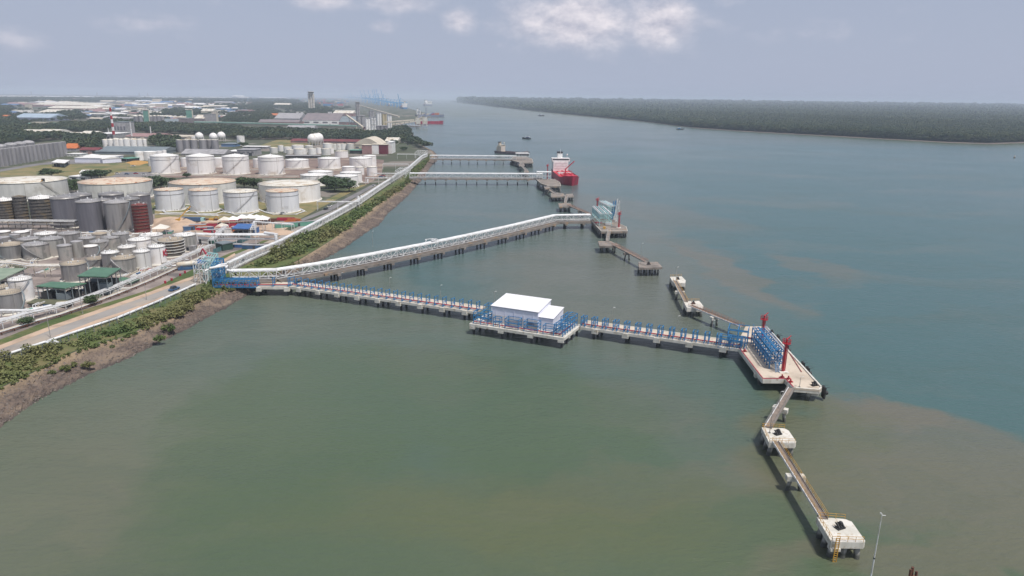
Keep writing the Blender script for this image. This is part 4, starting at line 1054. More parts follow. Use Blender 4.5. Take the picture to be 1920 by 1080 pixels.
# teal structures on it
q1, q2 = at(1110, 409, J2Z), at(1124, 424, J2Z)
d = q2-q1; w_ = (at(1147, 420, J2Z)-q2).length; H_ = ztop(q2, 401)-J2Z
a_ = math.atan2(d.y, d.x); fl = Vector((-math.sin(a_), math.cos(a_), 0))
tr = rack(q1 if fl.x > 0 else q1, d.length, 1, .1, 1, 1, a_, 'unused') if False else None
def teal_rack(p0, p1, w, H, label, nb=5, tiers=3, m=m_teal, panel=True):
    d = p1-p0; a = math.atan2(d.y, d.x); n = Vector((-d.y, d.x, 0)).normalized(); s = 1 if n.x > 0 else -1
    t = thing('pipe_rack', p0, label, 'pipe rack', None, a); L_ = d.length
    for i in range(nb+1):
        for y in (0, w*s): P('post', MB().bar((i*L_/nb, y, 0), (i*L_/nb, y, H), .25), m, t)
    for k in range(tiers):
        z = H*(k+1)/tiers; mb = MB()
        for y in (0, w*s): mb.bar((0, y, z), (L_, y, z), .3)
        for i in range(nb+1): mb.bar((i*L_/nb, 0, z), (i*L_/nb, w*s, z), .25)
        P('tier', mb, m_steelw if k == tiers-1 else m, t)
    for k in range(5): P('pipe', MB().cyl((0, w*s*(k+.5)/5, H+.3), (L_, w*s*(k+.5)/5, H+.3), .3, n=6), m if k % 2 else m_pipe, t)
    if panel: P('side_screen', MB().bar((0, -.05*s, H*.72), (L_, -.05*s, H*.72), .08, H*.4), m, t)
    return t
teal_rack(q1, q2, 7.5, H_, 'pale teal pipe rack with screen on the brown loading platform')
q3, q4 = at(1122, 402, J2Z), at(1141, 412, J2Z); teal_rack(q3, q4, 5, H_*1.15, 'upper teal pipe deck behind the screened rack on the brown platform', 4, 3, panel=False)
for i, (px, py, yt, lb) in enumerate(((1119, 402, 371, 'dark red fire tower behind the teal rack'), (1160, 427, 397, 'dark red fire tower at the right edge of the brown loading platform'))):
    b = at(px, py, J2Z); monitor_tower(b, ztop(b, yt)-J2Z, lb)
def loading_arm(p, h, m, label, rz=0):
    t = thing('marine_loader', p, label, 'marine loader', 'marine loaders', rz)
    P('riser', MB().cyl((0, 0, 0), (0, 0, h*.55), .35, .3, 8), m, t)
    mb = MB().tube([(0, 0, h*.55), (.6, 0, h), (.75, 0, h*1.0), (1.6, 0, h*.18)], .2, 8); P('arm', mb, m, t)
    mb = MB(); mb.bar((0, 0, h*.55), (-1.2, 0, h*.15), .3); mb.box(-1.7, -.9, -.4, .4, h*.05, h*.2); P('counterweight', mb, m, t)
    return t
for i, (px, py, yt, m_, lb) in enumerate(((1147.5, 411, 377, m_blue, 'blue loading arm standing next to the teal rack'), (1151, 413, 376, m_blue, 'second blue loading arm beside the white ones'), (1154, 414, 373, m_steelw, 'tallest white loading arm on the brown platform'), (1157.5, 417, 377, m_steelw, 'white loading arm nearest the dark red tower'))):
    b = at(px, py, J2Z); loading_arm(b, ztop(b, yt)-J2Z, m_, lb, .4)
b = at(1135, 412, J2Z); lamp_post(b, ztop(b, 381)-J2Z, 'white mast among the teal racks', r=.15)
for px, py, w_, h_, m_, lb in ((1140, 421, 3.5, 1.4, m_white, 'white manifold skid in front of the loading arms'), (1122, 418, 4, .5, m_redpipe, 'pink red pipe stack on the deck under the teal rack'), (1133, 429, 1.2, 1.4, m_yellow, 'small yellow cabinet at the front of the brown platform')):
    tt = thing('deck_skid', at(px, py, J2Z), lb, 'equipment'); P('body', MB().box(-w_/2, w_/2, -.8, .8, 0, h_), m_, tt); P('pipe_stub', MB().cyl((-w_/2-.5, 0, h_*.6), (w_/2+.5, 0, h_*.6), .16, n=6), m_, tt)
# brown dolphins & walkways of the old jetty
def old_dolphin(px, z, label, hk=False, n=(3, 2)): return dolphin(px, z, label, m_old, 1.0, n, False, None, hk, pm=pilelong)
old_dolphin([(1121, 452), (1145, 452), (1160, 459), (1158, 461), (1124, 461)], J2Z, 'brown dolphin just in front of the brown loading platform')
old_dolphin([(1197, 491), (1233, 491), (1242, 501), (1198, 502)], J2Z, 'brown dolphin at the end of the sloping walkway', True, (4, 2))
old_dolphin([(1047, 381), (1070, 380.5), (1073, 387), (1048, 387.5)], J2Z, 'brown dolphin behind the long truss jetty')
old_dolphin([(1033, 362), (1046, 361), (1056, 363), (1062, 368), (1033, 369)], J2Z, 'left one of the pair of brown dolphins beyond the truss jetty', False, (4, 2))
old_dolphin([(1060, 364), (1074, 363), (1076, 368), (1064, 369)], J2Z, 'right one of the pair of brown dolphins beyond the truss jetty')
walkway(at(1142, 433, J2Z), at(1139, 453, J2Z), 1.8, 'pale walkway from brown platform to the first brown dolphin', m_old, m_old, m_steelw)
walkway(at(1150, 459, J2Z), at(1212, 491, J2Z), 2.0, 'brown walkway sloping to the outermost brown dolphin', m_old, m_old, m_orangep, (.45,), pc=m_old)
walkway(at(1108, 403, J2Z), at(1066, 385, J2Z), 2.0, 'brown walkway running behind the long truss jetty', m_old, m_old, m_orangep, (.45,), pc=m_old)
walkway(at(1060, 381, J2Z), at(1063, 367, J2Z), 2.0, 'short pale walkway linking brown dolphins behind the truss jetty', m_old, m_old, m_steelw)
walkway(at(1022, 350, J2Z), at(1042, 364, J2Z), 2.4, 'brown walkway from the red ship berth to the dolphin pair', m_old, m_old, m_steelw)
lamp_post(at(1127, 459, J2Z), 9, 'slim lamp post on the first brown dolphin'); lamp_post(at(1201, 495, J2Z), 10, 'slim lamp post on the outermost brown dolphin'); lamp_post(at(699, 462, J2Z), 8, 'lamp post behind the long truss jetty near the shore')
# third jetty
J2Z = 6.2
j3 = [at(x, y, J2Z) for x, y in ((768, 334), (1018, 335))]
truss_jetty('truss_jetty', 'straight white truss jetty leading to the red ship', j3, J2Z, 7, 4.0, 5.0, 4.6, 9.5, 1, 2, pr_=.4, npile=2)
deckpoly('loading_platform', [(1005, 336), (1014, 344), (1028, 349), (1052, 349), (1050, 342), (1040, 336)], J2Z, 1.3, 'brown loading platform alongside the red ship', m_old, (5, 4))
teal_rack(at(1006, 337, J2Z), at(1033, 337.5, J2Z), 6, 7, 'white pipe rack beside the red ship', 5, 2, m_steelw, False)
b = at(1026, 336, J2Z); monitor_tower(b, ztop(b, 308)-J2Z, 'thin red fire tower beside the white pipe rack of the red ship berth')
old_dolphin([(1020, 351), (1027, 348), (1032, 352), (1022, 354)], J2Z, 'small brown dolphin in front of the red ship berth')
# fourth jetty
j4 = [at(x, y, J2Z) for x, y in ((806, 298), (968, 299.5))]
truss_jetty('truss_jetty', 'farthest white truss jetty leading to the grey ship berth', j4, J2Z, 7, 3.8, 5.5, 4.4, 11, 1, 2, pr_=.4, npile=2)
deckpoly('loading_platform', [(955, 299), (975, 305), (1000, 304.5), (998, 298), (985, 293), (965, 293)], J2Z, 1.3, 'brown loading platform beside the grey ship', m_old, (5, 4))
teal_rack(at(966, 299, J2Z), at(990, 299, J2Z), 10, 8, 'mauve white pipe rack on the farthest platform', 4, 2, m_steelw, False)
old_dolphin([(972, 308), (982, 306), (984, 310), (974, 311)], J2Z, 'near brown dolphin of the farthest platform')
old_dolphin([(982, 320), (989, 318), (992, 322), (983, 323)], J2Z, 'outer brown dolphin of the farthest platform')
walkway(at(975, 304, J2Z), at(977, 309, J2Z), 2.4, 'short walkway off the farthest platform', m_old, m_old, m_steelw)
walkway(at(978, 311, J2Z), at(987, 320, J2Z), 2.4, 'walkway between the two dolphins of the farthest platform', m_old, m_old, m_steelw)
b = at(978, 297, J2Z); lamp_post(b, ztop(b, 279)-J2Z, 'dark mast on the farthest platform', r=.25, m=m_rust)

# =================================================================== SHIPS AND BOATS
def ship(loc, ang, L, B, D, hullm, deckm, housem, label, house=(.06, .2), hh=14, crane=True, funnel=m_black, name='tanker', boxes=None, bow_rise=2.0, bulbous=False, cargo=None):
    t = thing(name, loc, label, 'ship', None, ang)
    mb = MB(); st = [(0, .72, .5), (.06, .92, .8), (.15, 1, 1), (.5, 1, 1), (.78, 1, .98), (.88, .86, .72), (.95, .55, .38), (1, .06, .03)]
    vs = []
    for f, wt, wb in st:
        z = D+(bow_rise*max(0, (f-.8)/.2)); x = L*f
        for s in (-1, 1): pass
        vs += [(x, -B/2*wt, z), (x-(.02*L if f > .9 else 0), -B/2*wb, -.5), (x-(.02*L if f > .9 else 0), B/2*wb, -.5), (x, B/2*wt, z)]
    fs = []
    for i in range(len(st)-1):
        a = i*4; b = a+4
        fs += [(a+1, b+1, b, a), (a+3, b+3, b+2, a+2)]
    fs += [(0, 3, 2, 1), (len(vs)-4, len(vs)-3, len(vs)-2, len(vs)-1)]
    mb.add(vs, fs); P('hull', mb, hullm, t)
    mb = MB(); dv = []
    for f, wt, wb in st:
        z = D-.9+(bow_rise*max(0, (f-.8)/.2)) if f < .86 else D-.2+(bow_rise*max(0, (f-.8)/.2)); dv += [(L*f, -B/2*wt*.985, z), (L*f, B/2*wt*.985, z)]
    mb.add(dv, [(2*i, 2*i+2, 2*i+3, 2*i+1) for i in range(len(st)-1)]); P('deck', mb, deckm, t)
    x0, x1 = L*house[0], L*house[1]; z0 = D-.9
    P('deckhouse', MB().box(x0, x1, -B*.42, B*.42, z0, z0+hh*.62), housem, t)
    P('bridge', MB().box(x0+(x1-x0)*.3, x1-.5, -B*.5, B*.5, z0+hh*.62+.003, z0+hh*.82), housem, t)
    P('bridge_window', MB().box(x1-.499, x1-.42, -B*.46, B*.46, z0+hh*.7, z0+hh*.78), m_glass, t)
    for k in range(3): P('window', MB().box(x1+.003, x1+.07, -B*.36, B*.36, z0+hh*(.14+.16*k), z0+hh*(.19+.16*k)), m_band, t)
    P('funnel', MB().box(x0+.5, x0+(x1-x0)*.38, -B*.14, B*.14, z0+hh*.62+.003, z0+hh*1.1), housem, t); P('funnel_top', MB().box(x0+.3, x0+(x1-x0)*.4, -B*.15, B*.15, z0+hh*1.1+.002, z0+hh*1.2), funnel, t)
    P('mast', MB().cyl((x0+(x1-x0)*.55, 0, z0+hh*.82), (x0+(x1-x0)*.55, 0, z0+hh*1.38), .35, .12, 6).sphere((x1-1.5, B*.35, z0+hh*1.05), .9, 8, 6).cyl((x1-1.5, B*.35, z0+hh*.8), (x1-1.5, B*.35, z0+hh), .15, n=5), housem, t)
    if crane:
        x = L*.52; P('crane_post', MB().cyl((x, 0, z0), (x, 0, z0+6), .8, .6, 8), deckm, t); P('crane_jib', MB().bar((x, 0, z0+5.6), (x+5, B*.42, z0+14), .8), deckm, t)
        mb = MB()
        for k in range(6):
            xx = L*(.27+.09*k); mb.cyl((xx, -B*.25, z0), (xx, -B*.25, z0+1.2), .8, n=8); mb.cyl((xx, B*.25, z0), (xx, B*.25, z0+1.2), .8, n=8)
        P('tank_hatch', mb, deckm, t); P('deck_pipe', MB().cyl((L*.22, 0, z0+1.3), (L*.8, 0, z0+1.3), .4, n=6).cyl((L*.22, 1.3, z0+1.3), (L*.8, 1.3, z0+1.3), .3, n=6), deckm, t)
        P('manifold', MB().box(L*.46, L*.5, -B*.35, -B*.1, z0, z0+2).cyl((L*.48, -B*.4, z0+1.6), (L*.48, B*.4, z0+1.6), .4, n=6), m_steelw, t)
    P('forecastle', MB().prism([(L*.87, -B*.36), (L*.965, -B*.13), (L*.965, B*.13), (L*.87, B*.36)], D, D+bow_rise*.8), deckm, t)
    P('foremast', MB().cyl((L*.93, 0, D+1), (L*.93, 0, D+8), .25, .1, 5), deckm, t)
    if cargo:
        for k in range(cargo): P('container_bay', MB().box(L*(.24+.6*k/cargo), L*(.24+.6*(k+.85)/cargo), -B*.44, B*.44, D-.9, D+random.uniform(3, 9)), random.choice((m_redpipe, m_blue, m_cream, m_orangep, m_greent)), t)
    return t
# red tanker, bow towards us
bw = at(1073, 349, 0); stn = at(1040, 322, 0); dv = (bw-stn); an = math.atan2(dv.y, dv.x); LL = 100
so_ = bw-Vector((math.cos(an), math.sin(an), 0))*LL
print('ship axis', bw, stn, math.degrees(an))
ship(so_, an, LL, 19, 6.5, m_shiphull, m_shipred, m_white, 'bright red tanker with white superstructure moored at the third jetty', (.04, .18), 16.5, bow_rise=3)
p1 = at(930, 287, 0); p2_ = at(985, 291, 0); an = math.atan2(p2_.y-p1.y, p2_.x-p1.x)
ship(p1, an, 62, 12, 3.6, mat('grey_hull', (.15, .12, .13), (.09, .07, .08), .3), mat('brown_deck', (.22, .12, .11), (.16, .09, .08), .3), m_cream, 'grey coaster moored behind the farthest truss jetty', (.08, .22), 12, False)
def boat(p, L, label, hull, house, rz=0, s=1):
    t = thing('small_boat', p, label, 'boat', None, rz); B = L*.28
    mb = MB(); v = []
    for f, w in ((0, .8), (.5, 1), (.85, .7), (1, .05)): v += [(L*f, -B/2*w, L*.1+(.06*L if f > .8 else 0)), (L*f, -B/2*w*.7, -.3), (L*f, B/2*w*.7, -.3), (L*f, B/2*w, L*.1+(.06*L if f > .8 else 0))]
    mb.add(v, [q_ for i in range(3) for q_ in ((4*i+1, 4*i+5, 4*i+4, 4*i), (4*i+3, 4*i+7, 4*i+6, 4*i+2), (4*i, 4*i+4, 4*i+7, 4*i+3))]+[(0, 3, 2, 1)]); P('hull', mb, hull, t)
    P('cabin', MB().box(L*.2, L*.5, -B*.32, B*.32, L*.1, L*.24), house, t); P('roof', MB().box(L*.15, L*.55, -B*.38, B*.38, L*.24+.003, L*.265), m_white, t); P('mast', MB().cyl((L*.4, 0, L*.26), (L*.4, 0, L*.5), .12, n=5), m_black, t)
    return t
boat(at(995, 261, 0), 20, 'dark tugboat under way beyond the red ship', m_black, m_grey_trim, 2.6); boat(at(1268, 243, 0), 22, 'dark workboat close to the island shore', m_black, m_blue, .1)
boat(at(1009, 217.5, 0), 30, 'tiny distant boat in the middle of the strait', m_black, m_grey_trim, .3)
t = thing('channel_buoy', at(1902, 296, 0), 'small pale channel buoy near the right edge of the strait', 'buoy'); P('float', MB().cyl((0, 0, -.5), (0, 0, 1), 1.4, n=10), m_rust, t); P('tower', MB().cyl((0, 0, 1), (0, 0, 4.5), .8, .2, 8), m_cream, t)

# =================================================================== SHORE PIPE BRIDGE, TOWERS, PIPE WAYS
sb_px = [(427, 507), (470, 486), (523, 464), (570, 439), (620, 412), (675, 381), (715, 353), (752, 329), (768, 318), (790, 297.5), (800, 293)]
sb = [at(x, y, LZ+.6) for x, y in sb_px]
t = thing('pipe_bridge', sb[0], 'long white truss pipe bridge following the shore road towards the far jetties', 'pipe bridge')
for i in range(len(sb)-1):
    lattice_run(t, sb[i], sb[i+1], 2.2, 3.0, 2.7+i*.12, m_steelw, t_=.2)
for k in range(2): pipe_run(t, [p+Vector((0, 0, 3.0)) for p in sb], .4, m_pipe, (-.8+1.1*k, .42))
pipe_run(t, [p+Vector((0, 0, .5)) for p in sb], .22, m_steelw, (-2.0, .4)); pipe_run(t, [p+Vector((0, 0, .3)) for p in sb], .25, m_steelw, (-.5, .3)); pipe_run(t, [p+Vector((0, 0, .3)) for p in sb], .25, m_steelw, (.5, .3))
leg = MB().box(-.25, .25, -1.5, 1.5, -.7, 0).mesh('plinth', m_conc)
for i in range(len(sb)-1):
    d = sb[i+1]-sb[i]
    for k in range(max(1, int(d.length/9))): p = sb[i].lerp(sb[i+1], k/max(1, int(d.length/9))); O('plinth', leg, t, p-sb[0], rz=math.atan2(d.y, d.x))
def tower(A, B, C2, H, label, m, tiers=3, name='lattice_tower', pipes=4, m2=None):
    """A front-left, B front-right, C2 back-right world ground points"""
    t = thing(name, A, label, 'steel tower'); X = B-A; Y = C2-B; o = Vector((0, 0, 0))
    cs = [o, X, X+Y, Y]
    for c in cs+[X*.5, X*.5+Y]: P('post', MB().bar(c, c+Vector((0, 0, H)), .26), m, t)
    for k in range(tiers):
        z = Vector((0, 0, H*(k+1)/tiers)); z0 = Vector((0, 0, H*k/tiers)); mb = MB()
        for i in range(4): mb.bar(cs[i]+z, cs[(i+1) % 4]+z, .24); mb.bar(cs[i]+z0, (cs[i]+cs[(i+1) % 4])/2+z, .14); mb.bar(cs[(i+1) % 4]+z0, (cs[i]+cs[(i+1) % 4])/2+z, .14)
        for f in (.25, .5, .75): mb.bar(X*f+z, X*f+Y+z, .18)
        P('tier', mb, m, t)
    for k in range(pipes):
        z = Vector((0, 0, H+.3 if k % 2 else H*.6)); f = (k+.5)/pipes; P('pipe', MB().tube([Y*f+z, Y*f+X+z, Y*f+X+z*.2], .2), m2 or m, t)
    return t
tower(at(366, 530, LZ), at(387, 533, LZ), at(402, 518, LZ), 8.5, 'white lattice portal tower at the shore end of the jetties', m_steelw, 2, pipes=2, m2=m_pipe)
tower(at(383, 527, LZ), at(401, 529, LZ), at(412, 512, LZ), 9.0, 'pale teal lattice frame between white portal and blue tower', m_teal, 3, m2=m_teal)
tower(at(400, 537, LZ), at(414, 537, LZ), at(423, 522, LZ), 9.0, 'blue lattice stair tower at the head of the blue gangway', m_blue, 4, m2=m_blue)
tt = thing('pipe_riser', at(418, 520, LZ), 'white pipe risers turning from the blue tower onto the truss jetty', 'pipes')
bs = Vector(tt.location)
P('pipe', MB().tube([at(392, 503, 12)-bs, at(421, 498.5, 12)-bs, at(424, 500, 12)-bs, at(424, 506, 10.5)-bs, at(438, 509, 10)-bs], .5), m_pipe, tt)
P('pipe', MB().tube([at(384, 508, 11)-bs, at(414, 496, 12.5)-bs, at(425, 495, 12.5)-bs], .4), m_pipe, tt)
P('pipe', MB().tube([at(426, 498, 12)-bs, at(427, 512, 7)-bs], .35), m_pipe, tt)

def pipe_way(pts, zt, w, n, label, span=7, m=m_pipe, legm=None, r=.2, name='pipe_rack', double=False):
    t = thing(name, pts[0], label, 'pipe rack'); b0 = pts[0]; legm = legm or m_steelw
    for i in range(len(pts)-1):
        a, b = pts[i], pts[i+1]; d = b-a; L_ = d.length; nn = Vector((-d.y, d.x, 0)).normalized(); ang = math.atan2(d.y, d.x); k_ = max(1, round(L_/span))
        mb = MB()
        for s in (-1, 1): mb.bar((0, s*w/2, 0), (0, s*w/2, zt), .22)
        mb.bar((0, -w/2-.3, zt-.1), (0, w/2+.3, zt-.1), .24)
        if double: mb.bar((0, -w/2, zt*.55), (0, w/2, zt*.55), .2)
        me = mb.mesh('bent', legm)
        for k in range(k_+(i == len(pts)-2)): O('bent', me, t, a+d*(k/k_)-b0, rz=ang)
        mb = MB()
        for s in (-1, 1): mb.bar(a-b0+nn*s*w/2+Vector((0, 0, zt-.15)), b-b0+nn*s*w/2+Vector((0, 0, zt-.15)), .18)
        P('side_beam', mb, legm, t)
    for k in range(n): pipe_run(t, [Vector(p) for p in pts], r*random.uniform(.7, 1.25), m if k % 3 else m_steelw, (-w/2+w*(k+.5)/n, zt+.25), n=6)
    if double:
        for k in range(max(2, n//2)): pipe_run(t, [Vector(p) for p in pts], r, m, (-w/2+w*(k+.5)/max(2, n//2), zt*.55+.3), n=6)
    return t
A_ = lambda l: [at(x, y, LZ) for x, y in l]
pipe_way(A_([(-60, 632), (0, 617), (60, 599), (100, 590), (160, 571), (220, 548), (275, 524), (340, 494), (398, 468)]), 2.6, 3.4, 3, 'long white pipe rack beside the verge of the shore road', r=.16, span=6)
pipe_way(A_([(-60, 643), (0, 628), (70, 606), (110, 595), (170, 574), (235, 549), (285, 528), (345, 500), (390, 480)]), .9, 1.8, 3, 'low brown and white pipe track below the long road pipe rack', r=.17, m=m_rustring if False else m_cream, legm=m_rust, span=5)
pipe_way(A_([(-60, 601), (0, 598), (60, 598), (100, 588)]), 3.0, 2, 3, 'short white pipe branch at the left edge beside the grey tank')
pipe_way(A_([(-40, 512), (30, 514), (60, 519), (122, 519)]), 5.0, 4, 5, 'yellowed pipe bridge between the grey tanks and green roofs', m=m_cream, legm=m_cream, span=9)
pipe_way(A_([(-60, 428), (0, 430), (70, 430), (148, 431)]), 5, 6, 8, 'wide grey pipe rack crossing behind the small grey tanks', m=m_tg, legm=m_tdark, double=True)
pipe_way(A_([(366, 458), (410, 459), (520, 459)]), 5.5, 5, 7, 'elevated pipe rack running from the grey tanks to the shore road', double=True, span=10)
pipe_way(A_([(398, 468), (412, 452), (425, 440)]), 5.0, 3, 4, 'pipe rack branch turning towards the building yard')
pipe_way(A_([(475, 447), (478, 432), (550, 437)]), 5.0, 2.5, 3, 'white pipe portal behind the shore pipe bridge bend')
pipe_way(A_([(596, 394), (672, 395), (676, 387)]), 6.0, 2.0, 2, 'white overhead pipe from the tank with the worn emblem to the bridge', span=16)
pipe_way(A_([(686, 346), (735, 346), (748, 334)]), 6, 2, 2, 'lower white overhead pipe beyond the rain trees', span=14)
pipe_way(A_([(700, 337), (752, 337)]), 6, 2, 2, 'upper white overhead pipe beyond the rain trees', span=14)
pipe_way(A_([(718, 318), (766, 318)]), 6, 2, 1, 'thin white overhead pipe near the third jetty root', span=16)
pipe_way(A_([(745, 298), (780, 298)]), 6, 3, 2, 'white pipe portal near the fourth jetty root', span=12)
for A, B, C2, lb in (((741, 334), (760, 334), (770, 326), 'white steel portal where the third jetty meets the shore'), ((778, 296), (796, 296), (802, 291), 'white steel portal where the fourth jetty meets the shore')):
    tower(at(*A, LZ), at(*B, LZ), at(*C2, LZ), 7, lb, m_steelw, 2, pipes=3, m2=m_pipe)
# riser on the shore bridge (the tall white bend)
p = at(524, 463, LZ); t = thing('pipe_riser', p, 'fat white pipe rising to the bend of the shore pipe bridge', 'pipes'); P('pipe', MB().tube([(-9, 5, 6.5), (-2.5, 1.5, 6.5), (-1.5, 0, 6.2), (-1.5, 0, 1.0)], .75, 10), m_pipe, t)
p = at(675, 384, LZ); t = thing('pipe_riser', p, 'white valve risers on the shore pipe bridge beside the road fork', 'pipes'); P('pipe', MB().tube([(-3, 2, 5), (-1, 0, 6.4), (-1, -1, 4)], .4).tube([(0, 3, 5), (1, 1, 6.4), (1, 0, 4)], .4), m_pipe, t)
# low white pipeline by the fence
pl_px = [(-60, 691), (0, 673), (86, 645), (99, 650), (110, 646), (94, 642), (103, 639), (220, 600), (300, 567), (367, 536)]
pp = [at(x, y, LZ) for x, y in pl_px]; t = thing('pipeline', pp[0], 'low white pipeline with a kink running beside the bank fence', 'pipeline')
pipe_run(t, pp, .38, m_pipe, (0, .75), n=8); pipe_run(t, pp, .2, m_pipe, (.75, .7), n=6)
sup = MB().box(-.15, .15, -.6, 1.1, 0, .4).mesh('pipe_saddle', m_conc)
for i in range(len(pp)-1):
    d = pp[i+1]-pp[i]
    for k in range(int(d.length/6)): O('pipe_saddle', sup, t, pp[i]+d*(k*6/d.length)-pp[0], rz=math.atan2(d.y, d.x))
# fence on the bank
fp_ = A_([(-60, 702), (0, 683), (100, 652), (130, 640), (220, 607), (300, 574), (367, 545), (382, 540)])
t = thing('fence', fp_[0], 'thin dark wire fence with cranked posts between pipeline and bushes', 'fence')
post = MB().bar((0, 0, 0), (0, 0, 2.2), .09).bar((0, 0, 2.2), (.25, .25, 2.55), .07).mesh('post', m_grey_trim)
for i in range(len(fp_)-1):
    d = fp_[i+1]-fp_[i]; k_ = max(1, int(d.length/3))
    for k in range(k_): O('post', post, t, fp_[i]+d*(k/k_)-fp_[0])
    mb = MB()
    for z in (.3, .8, 1.3, 1.8, 2.15): mb.bar(fp_[i]-fp_[0]+Vector((0, 0, z)), fp_[i+1]-fp_[0]+Vector((0, 0, z)), .02)
    P('wire', mb, m_grey_trim, t)
fp2 = A_([(300, 520), (345, 500), (400, 476), (440, 462), (470, 448)])
t = thing('fence', fp2[0], 'blue green panel fence behind the shore road', 'fence')
pn = MB().box(0, 2.9, -.03, .03, .1, 2.4).mesh('panel', mat('fence_green', (.06, .15, .15), (.08, .18, .19), .3))
for i in range(2, len(fp2)-1):
    d = fp2[i+1]-fp2[i]; k_ = int(d.length/3)
    for k in range(k_): O('panel', pn, t, fp2[i]+d*(k/k_)-fp2[0], rz=math.atan2(d.y, d.x)); O('post', post, t, fp2[i]+d*(k/k_)-fp2[0])

# =================================================================== TANKS
tank_n = [0]
def tank(cx, yb, w, yr, label, sm, rm, roof='cone', det=1, group=None, rings=0, stair=None, rise=.09, name='storage_tank', band=None, z=LZ, ringm=None):
    fr = at(cx, yb, z); dr = Vector((fr.x, fr.y, 0)).normalized(); r = w/2*depth(fr)/FPX
    r = w/2*depth(fr+dr*r)/FPX; c = fr+dr*r; H = max(1.5, ztop(fr, yr)-z)
    t = thing(name, c, label, 'tank', group, random.uniform(0, .3)); n = 40 if w > 30 else 28 if w > 15 else 18
    mb = MB().lathe([(r, 0), (r, H)], n)
    P('shell', mb, sm, t)
    if roof == 'cone': pr = [(r*1.012, H-.05), (r*1.012, H+.12), (r*.6, H+.12+r*rise*.45), (.02, H+.12+r*rise)]
    elif roof == 'dome': pr = [(r*1.01, H)]+[(r*math.cos(a)+.01, H+r*.42*math.sin(a)) for a in [k*math.pi/2/6 for k in range(1, 7)]]
    elif roof == 'flat': pr = [(r*1.01, H-.05), (r*1.01, H+.15), (r*.97, H+.15), (r*.965, H-.35), (.02, H-.3)]
    P('roof', MB().lathe(pr, n), rm, t)
    rg = MB
    if det:
        for k in range(rings):
            zz = H*(1-(k+.0)*.9/max(1, rings))-.12 if rings > 2 else (H-.15, H*.80)[k]
            P('wind_girder', MB().lathe([(r+.02, zz-.14), (r+(.32 if rings > 2 else .2), zz-.14), (r+(.32 if rings > 2 else .2), zz+.06), (r+.02, zz+.06)], n), ringm or (m_steelw if rings > 2 and sm is not m_tdark else m_tg3), t)
        if w > 26:
            P('foundation_ring', MB().lathe([(r+1.0, 0), (r+1.0, .3), (r-.1, .35)], n), m_conc, t)
            mb = MB(); k_ = n
            for k in range(k_):
                a = 2*math.pi*k/k_; a2 = 2*math.pi*(k+1)/k_; mb.bar((r*math.cos(a), r*math.sin(a), H), (r*math.cos(a), r*math.sin(a), H+1.1), .07); mb.bar((r*math.cos(a), r*math.sin(a), H+1.1), (r*math.cos(a2), r*math.sin(a2), H+1.1), .07)
            P('handrail', mb, m_tg3, t)
            mb = MB().cyl((0, 0, H+r*rise), (0, 0, H+r*rise+.8), .4, n=8)
            P('roof_vent', mb, m_steelw, t)
            for k in range(3): a = random.uniform(0, 6.28); P('roof_vent', MB().cyl((r*.6*math.cos(a), r*.6*math.sin(a), H), (r*.6*math.cos(a), r*.6*math.sin(a), H+r*rise*.5+.7), .3, n=6), m_steelw, t)
        if stair is not None or (w > 26 and sm not in (m_tg2, m_tdark, m_tred)):
            sw = .55 if stair is not None else .3
            # spiral stair round the shell
            toc = math.atan2(-c.y, -c.x)-t.rotation_euler.z; a0 = toc+(stair if stair is not None else random.choice((-.9, .9, .5, -.5))); span = min(1.6, H/r*1.15)*random.choice((-1, 1)); mb = MB(); m_ = 10
            for k in range(m_):
                a, b = a0+span*k/m_, a0+span*(k+1)/m_; za, zb_ = H*k/m_, H*(k+1)/m_
                pa = Vector(((r+.5)*math.cos(a), (r+.5)*math.sin(a), za)); pb = Vector(((r+.5)*math.cos(b), (r+.5)*math.sin(b), zb_)); mb.bar(pa, pb, sw, .16)
                mb.bar(pa*1+Vector((.35*math.cos(a), .35*math.sin(a), 1.0)), pb+Vector((.35*math.cos(b), .35*math.sin(b), 1.0)), .08)
            P('spiral_stair', mb, m_slate if sm in (m_tg2, m_tg) else m_rg, t)
            a = toc+random.uniform(-.5, .5); P('riser_pipe', MB().cyl(((r+.15)*math.cos(a), (r+.15)*math.sin(a), .2), ((r+.15)*math.cos(a), (r+.15)*math.sin(a), H), .09, n=6), m_tg3, t)
            mb = MB()
            for k in range(3): a = toc+random.uniform(-1, 1); mb.cyl((r*.98*math.cos(a), r*.98*math.sin(a), .9), ((r+.9)*math.cos(a), (r+.9)*math.sin(a), .9), .25, n=8)
            P('nozzle', mb, m_tg3, t)
    if band: P('band', MB().lathe([(r+.015, band[0]), (r+.015, band[1])], n), band[2], t)
    return t, c, r, H
m_ringd = mat('scaffold_ring', (.15, .14, .13), (.08, .075, .07), .5, .8)
m_rustring = mat('rust_ring', (.30, .16, .09), (.22, .12, .08), .4, .8)
big = [(57, 377, 128, 343.5, 'huge pale flat tank at the left edge with a yellow diagonal stair', m_tw2, m_rc, 1), (221.6, 377, 121, 345.5, 'huge flat tank with rusty cream roof behind the grey vertical tanks', m_tw2, m_rr, 1),
       (385, 384, 114, 346.5, 'huge flat tank with rust patched roof behind the two rusty roofed tanks', m_tw2, m_rr, 1), (546, 382, 109, 349.5, 'huge pale blue white flat tank beside the rain trees', m_tw, m_rc, 1)]
for a in big: tank(*a[:5], a[5], a[6], det=1, rings=1, rise=.05)
tb = at(57, 377, LZ)
stp = at(59, 374, LZ); t = thing('yellow_stair', stp, 'yellow diagonal stair with dark pipe chase against the huge left tank', 'stair')
P('stair_flight', MB().bar((-.5, -.6, 0), Vector((10.5, -.2, 14.5)), 1.1, .35), m_yellow, t); P('pipe_chase', MB().box(9.5, 11.5, .5, 1.4, 0, 15.5), m_dark, t)
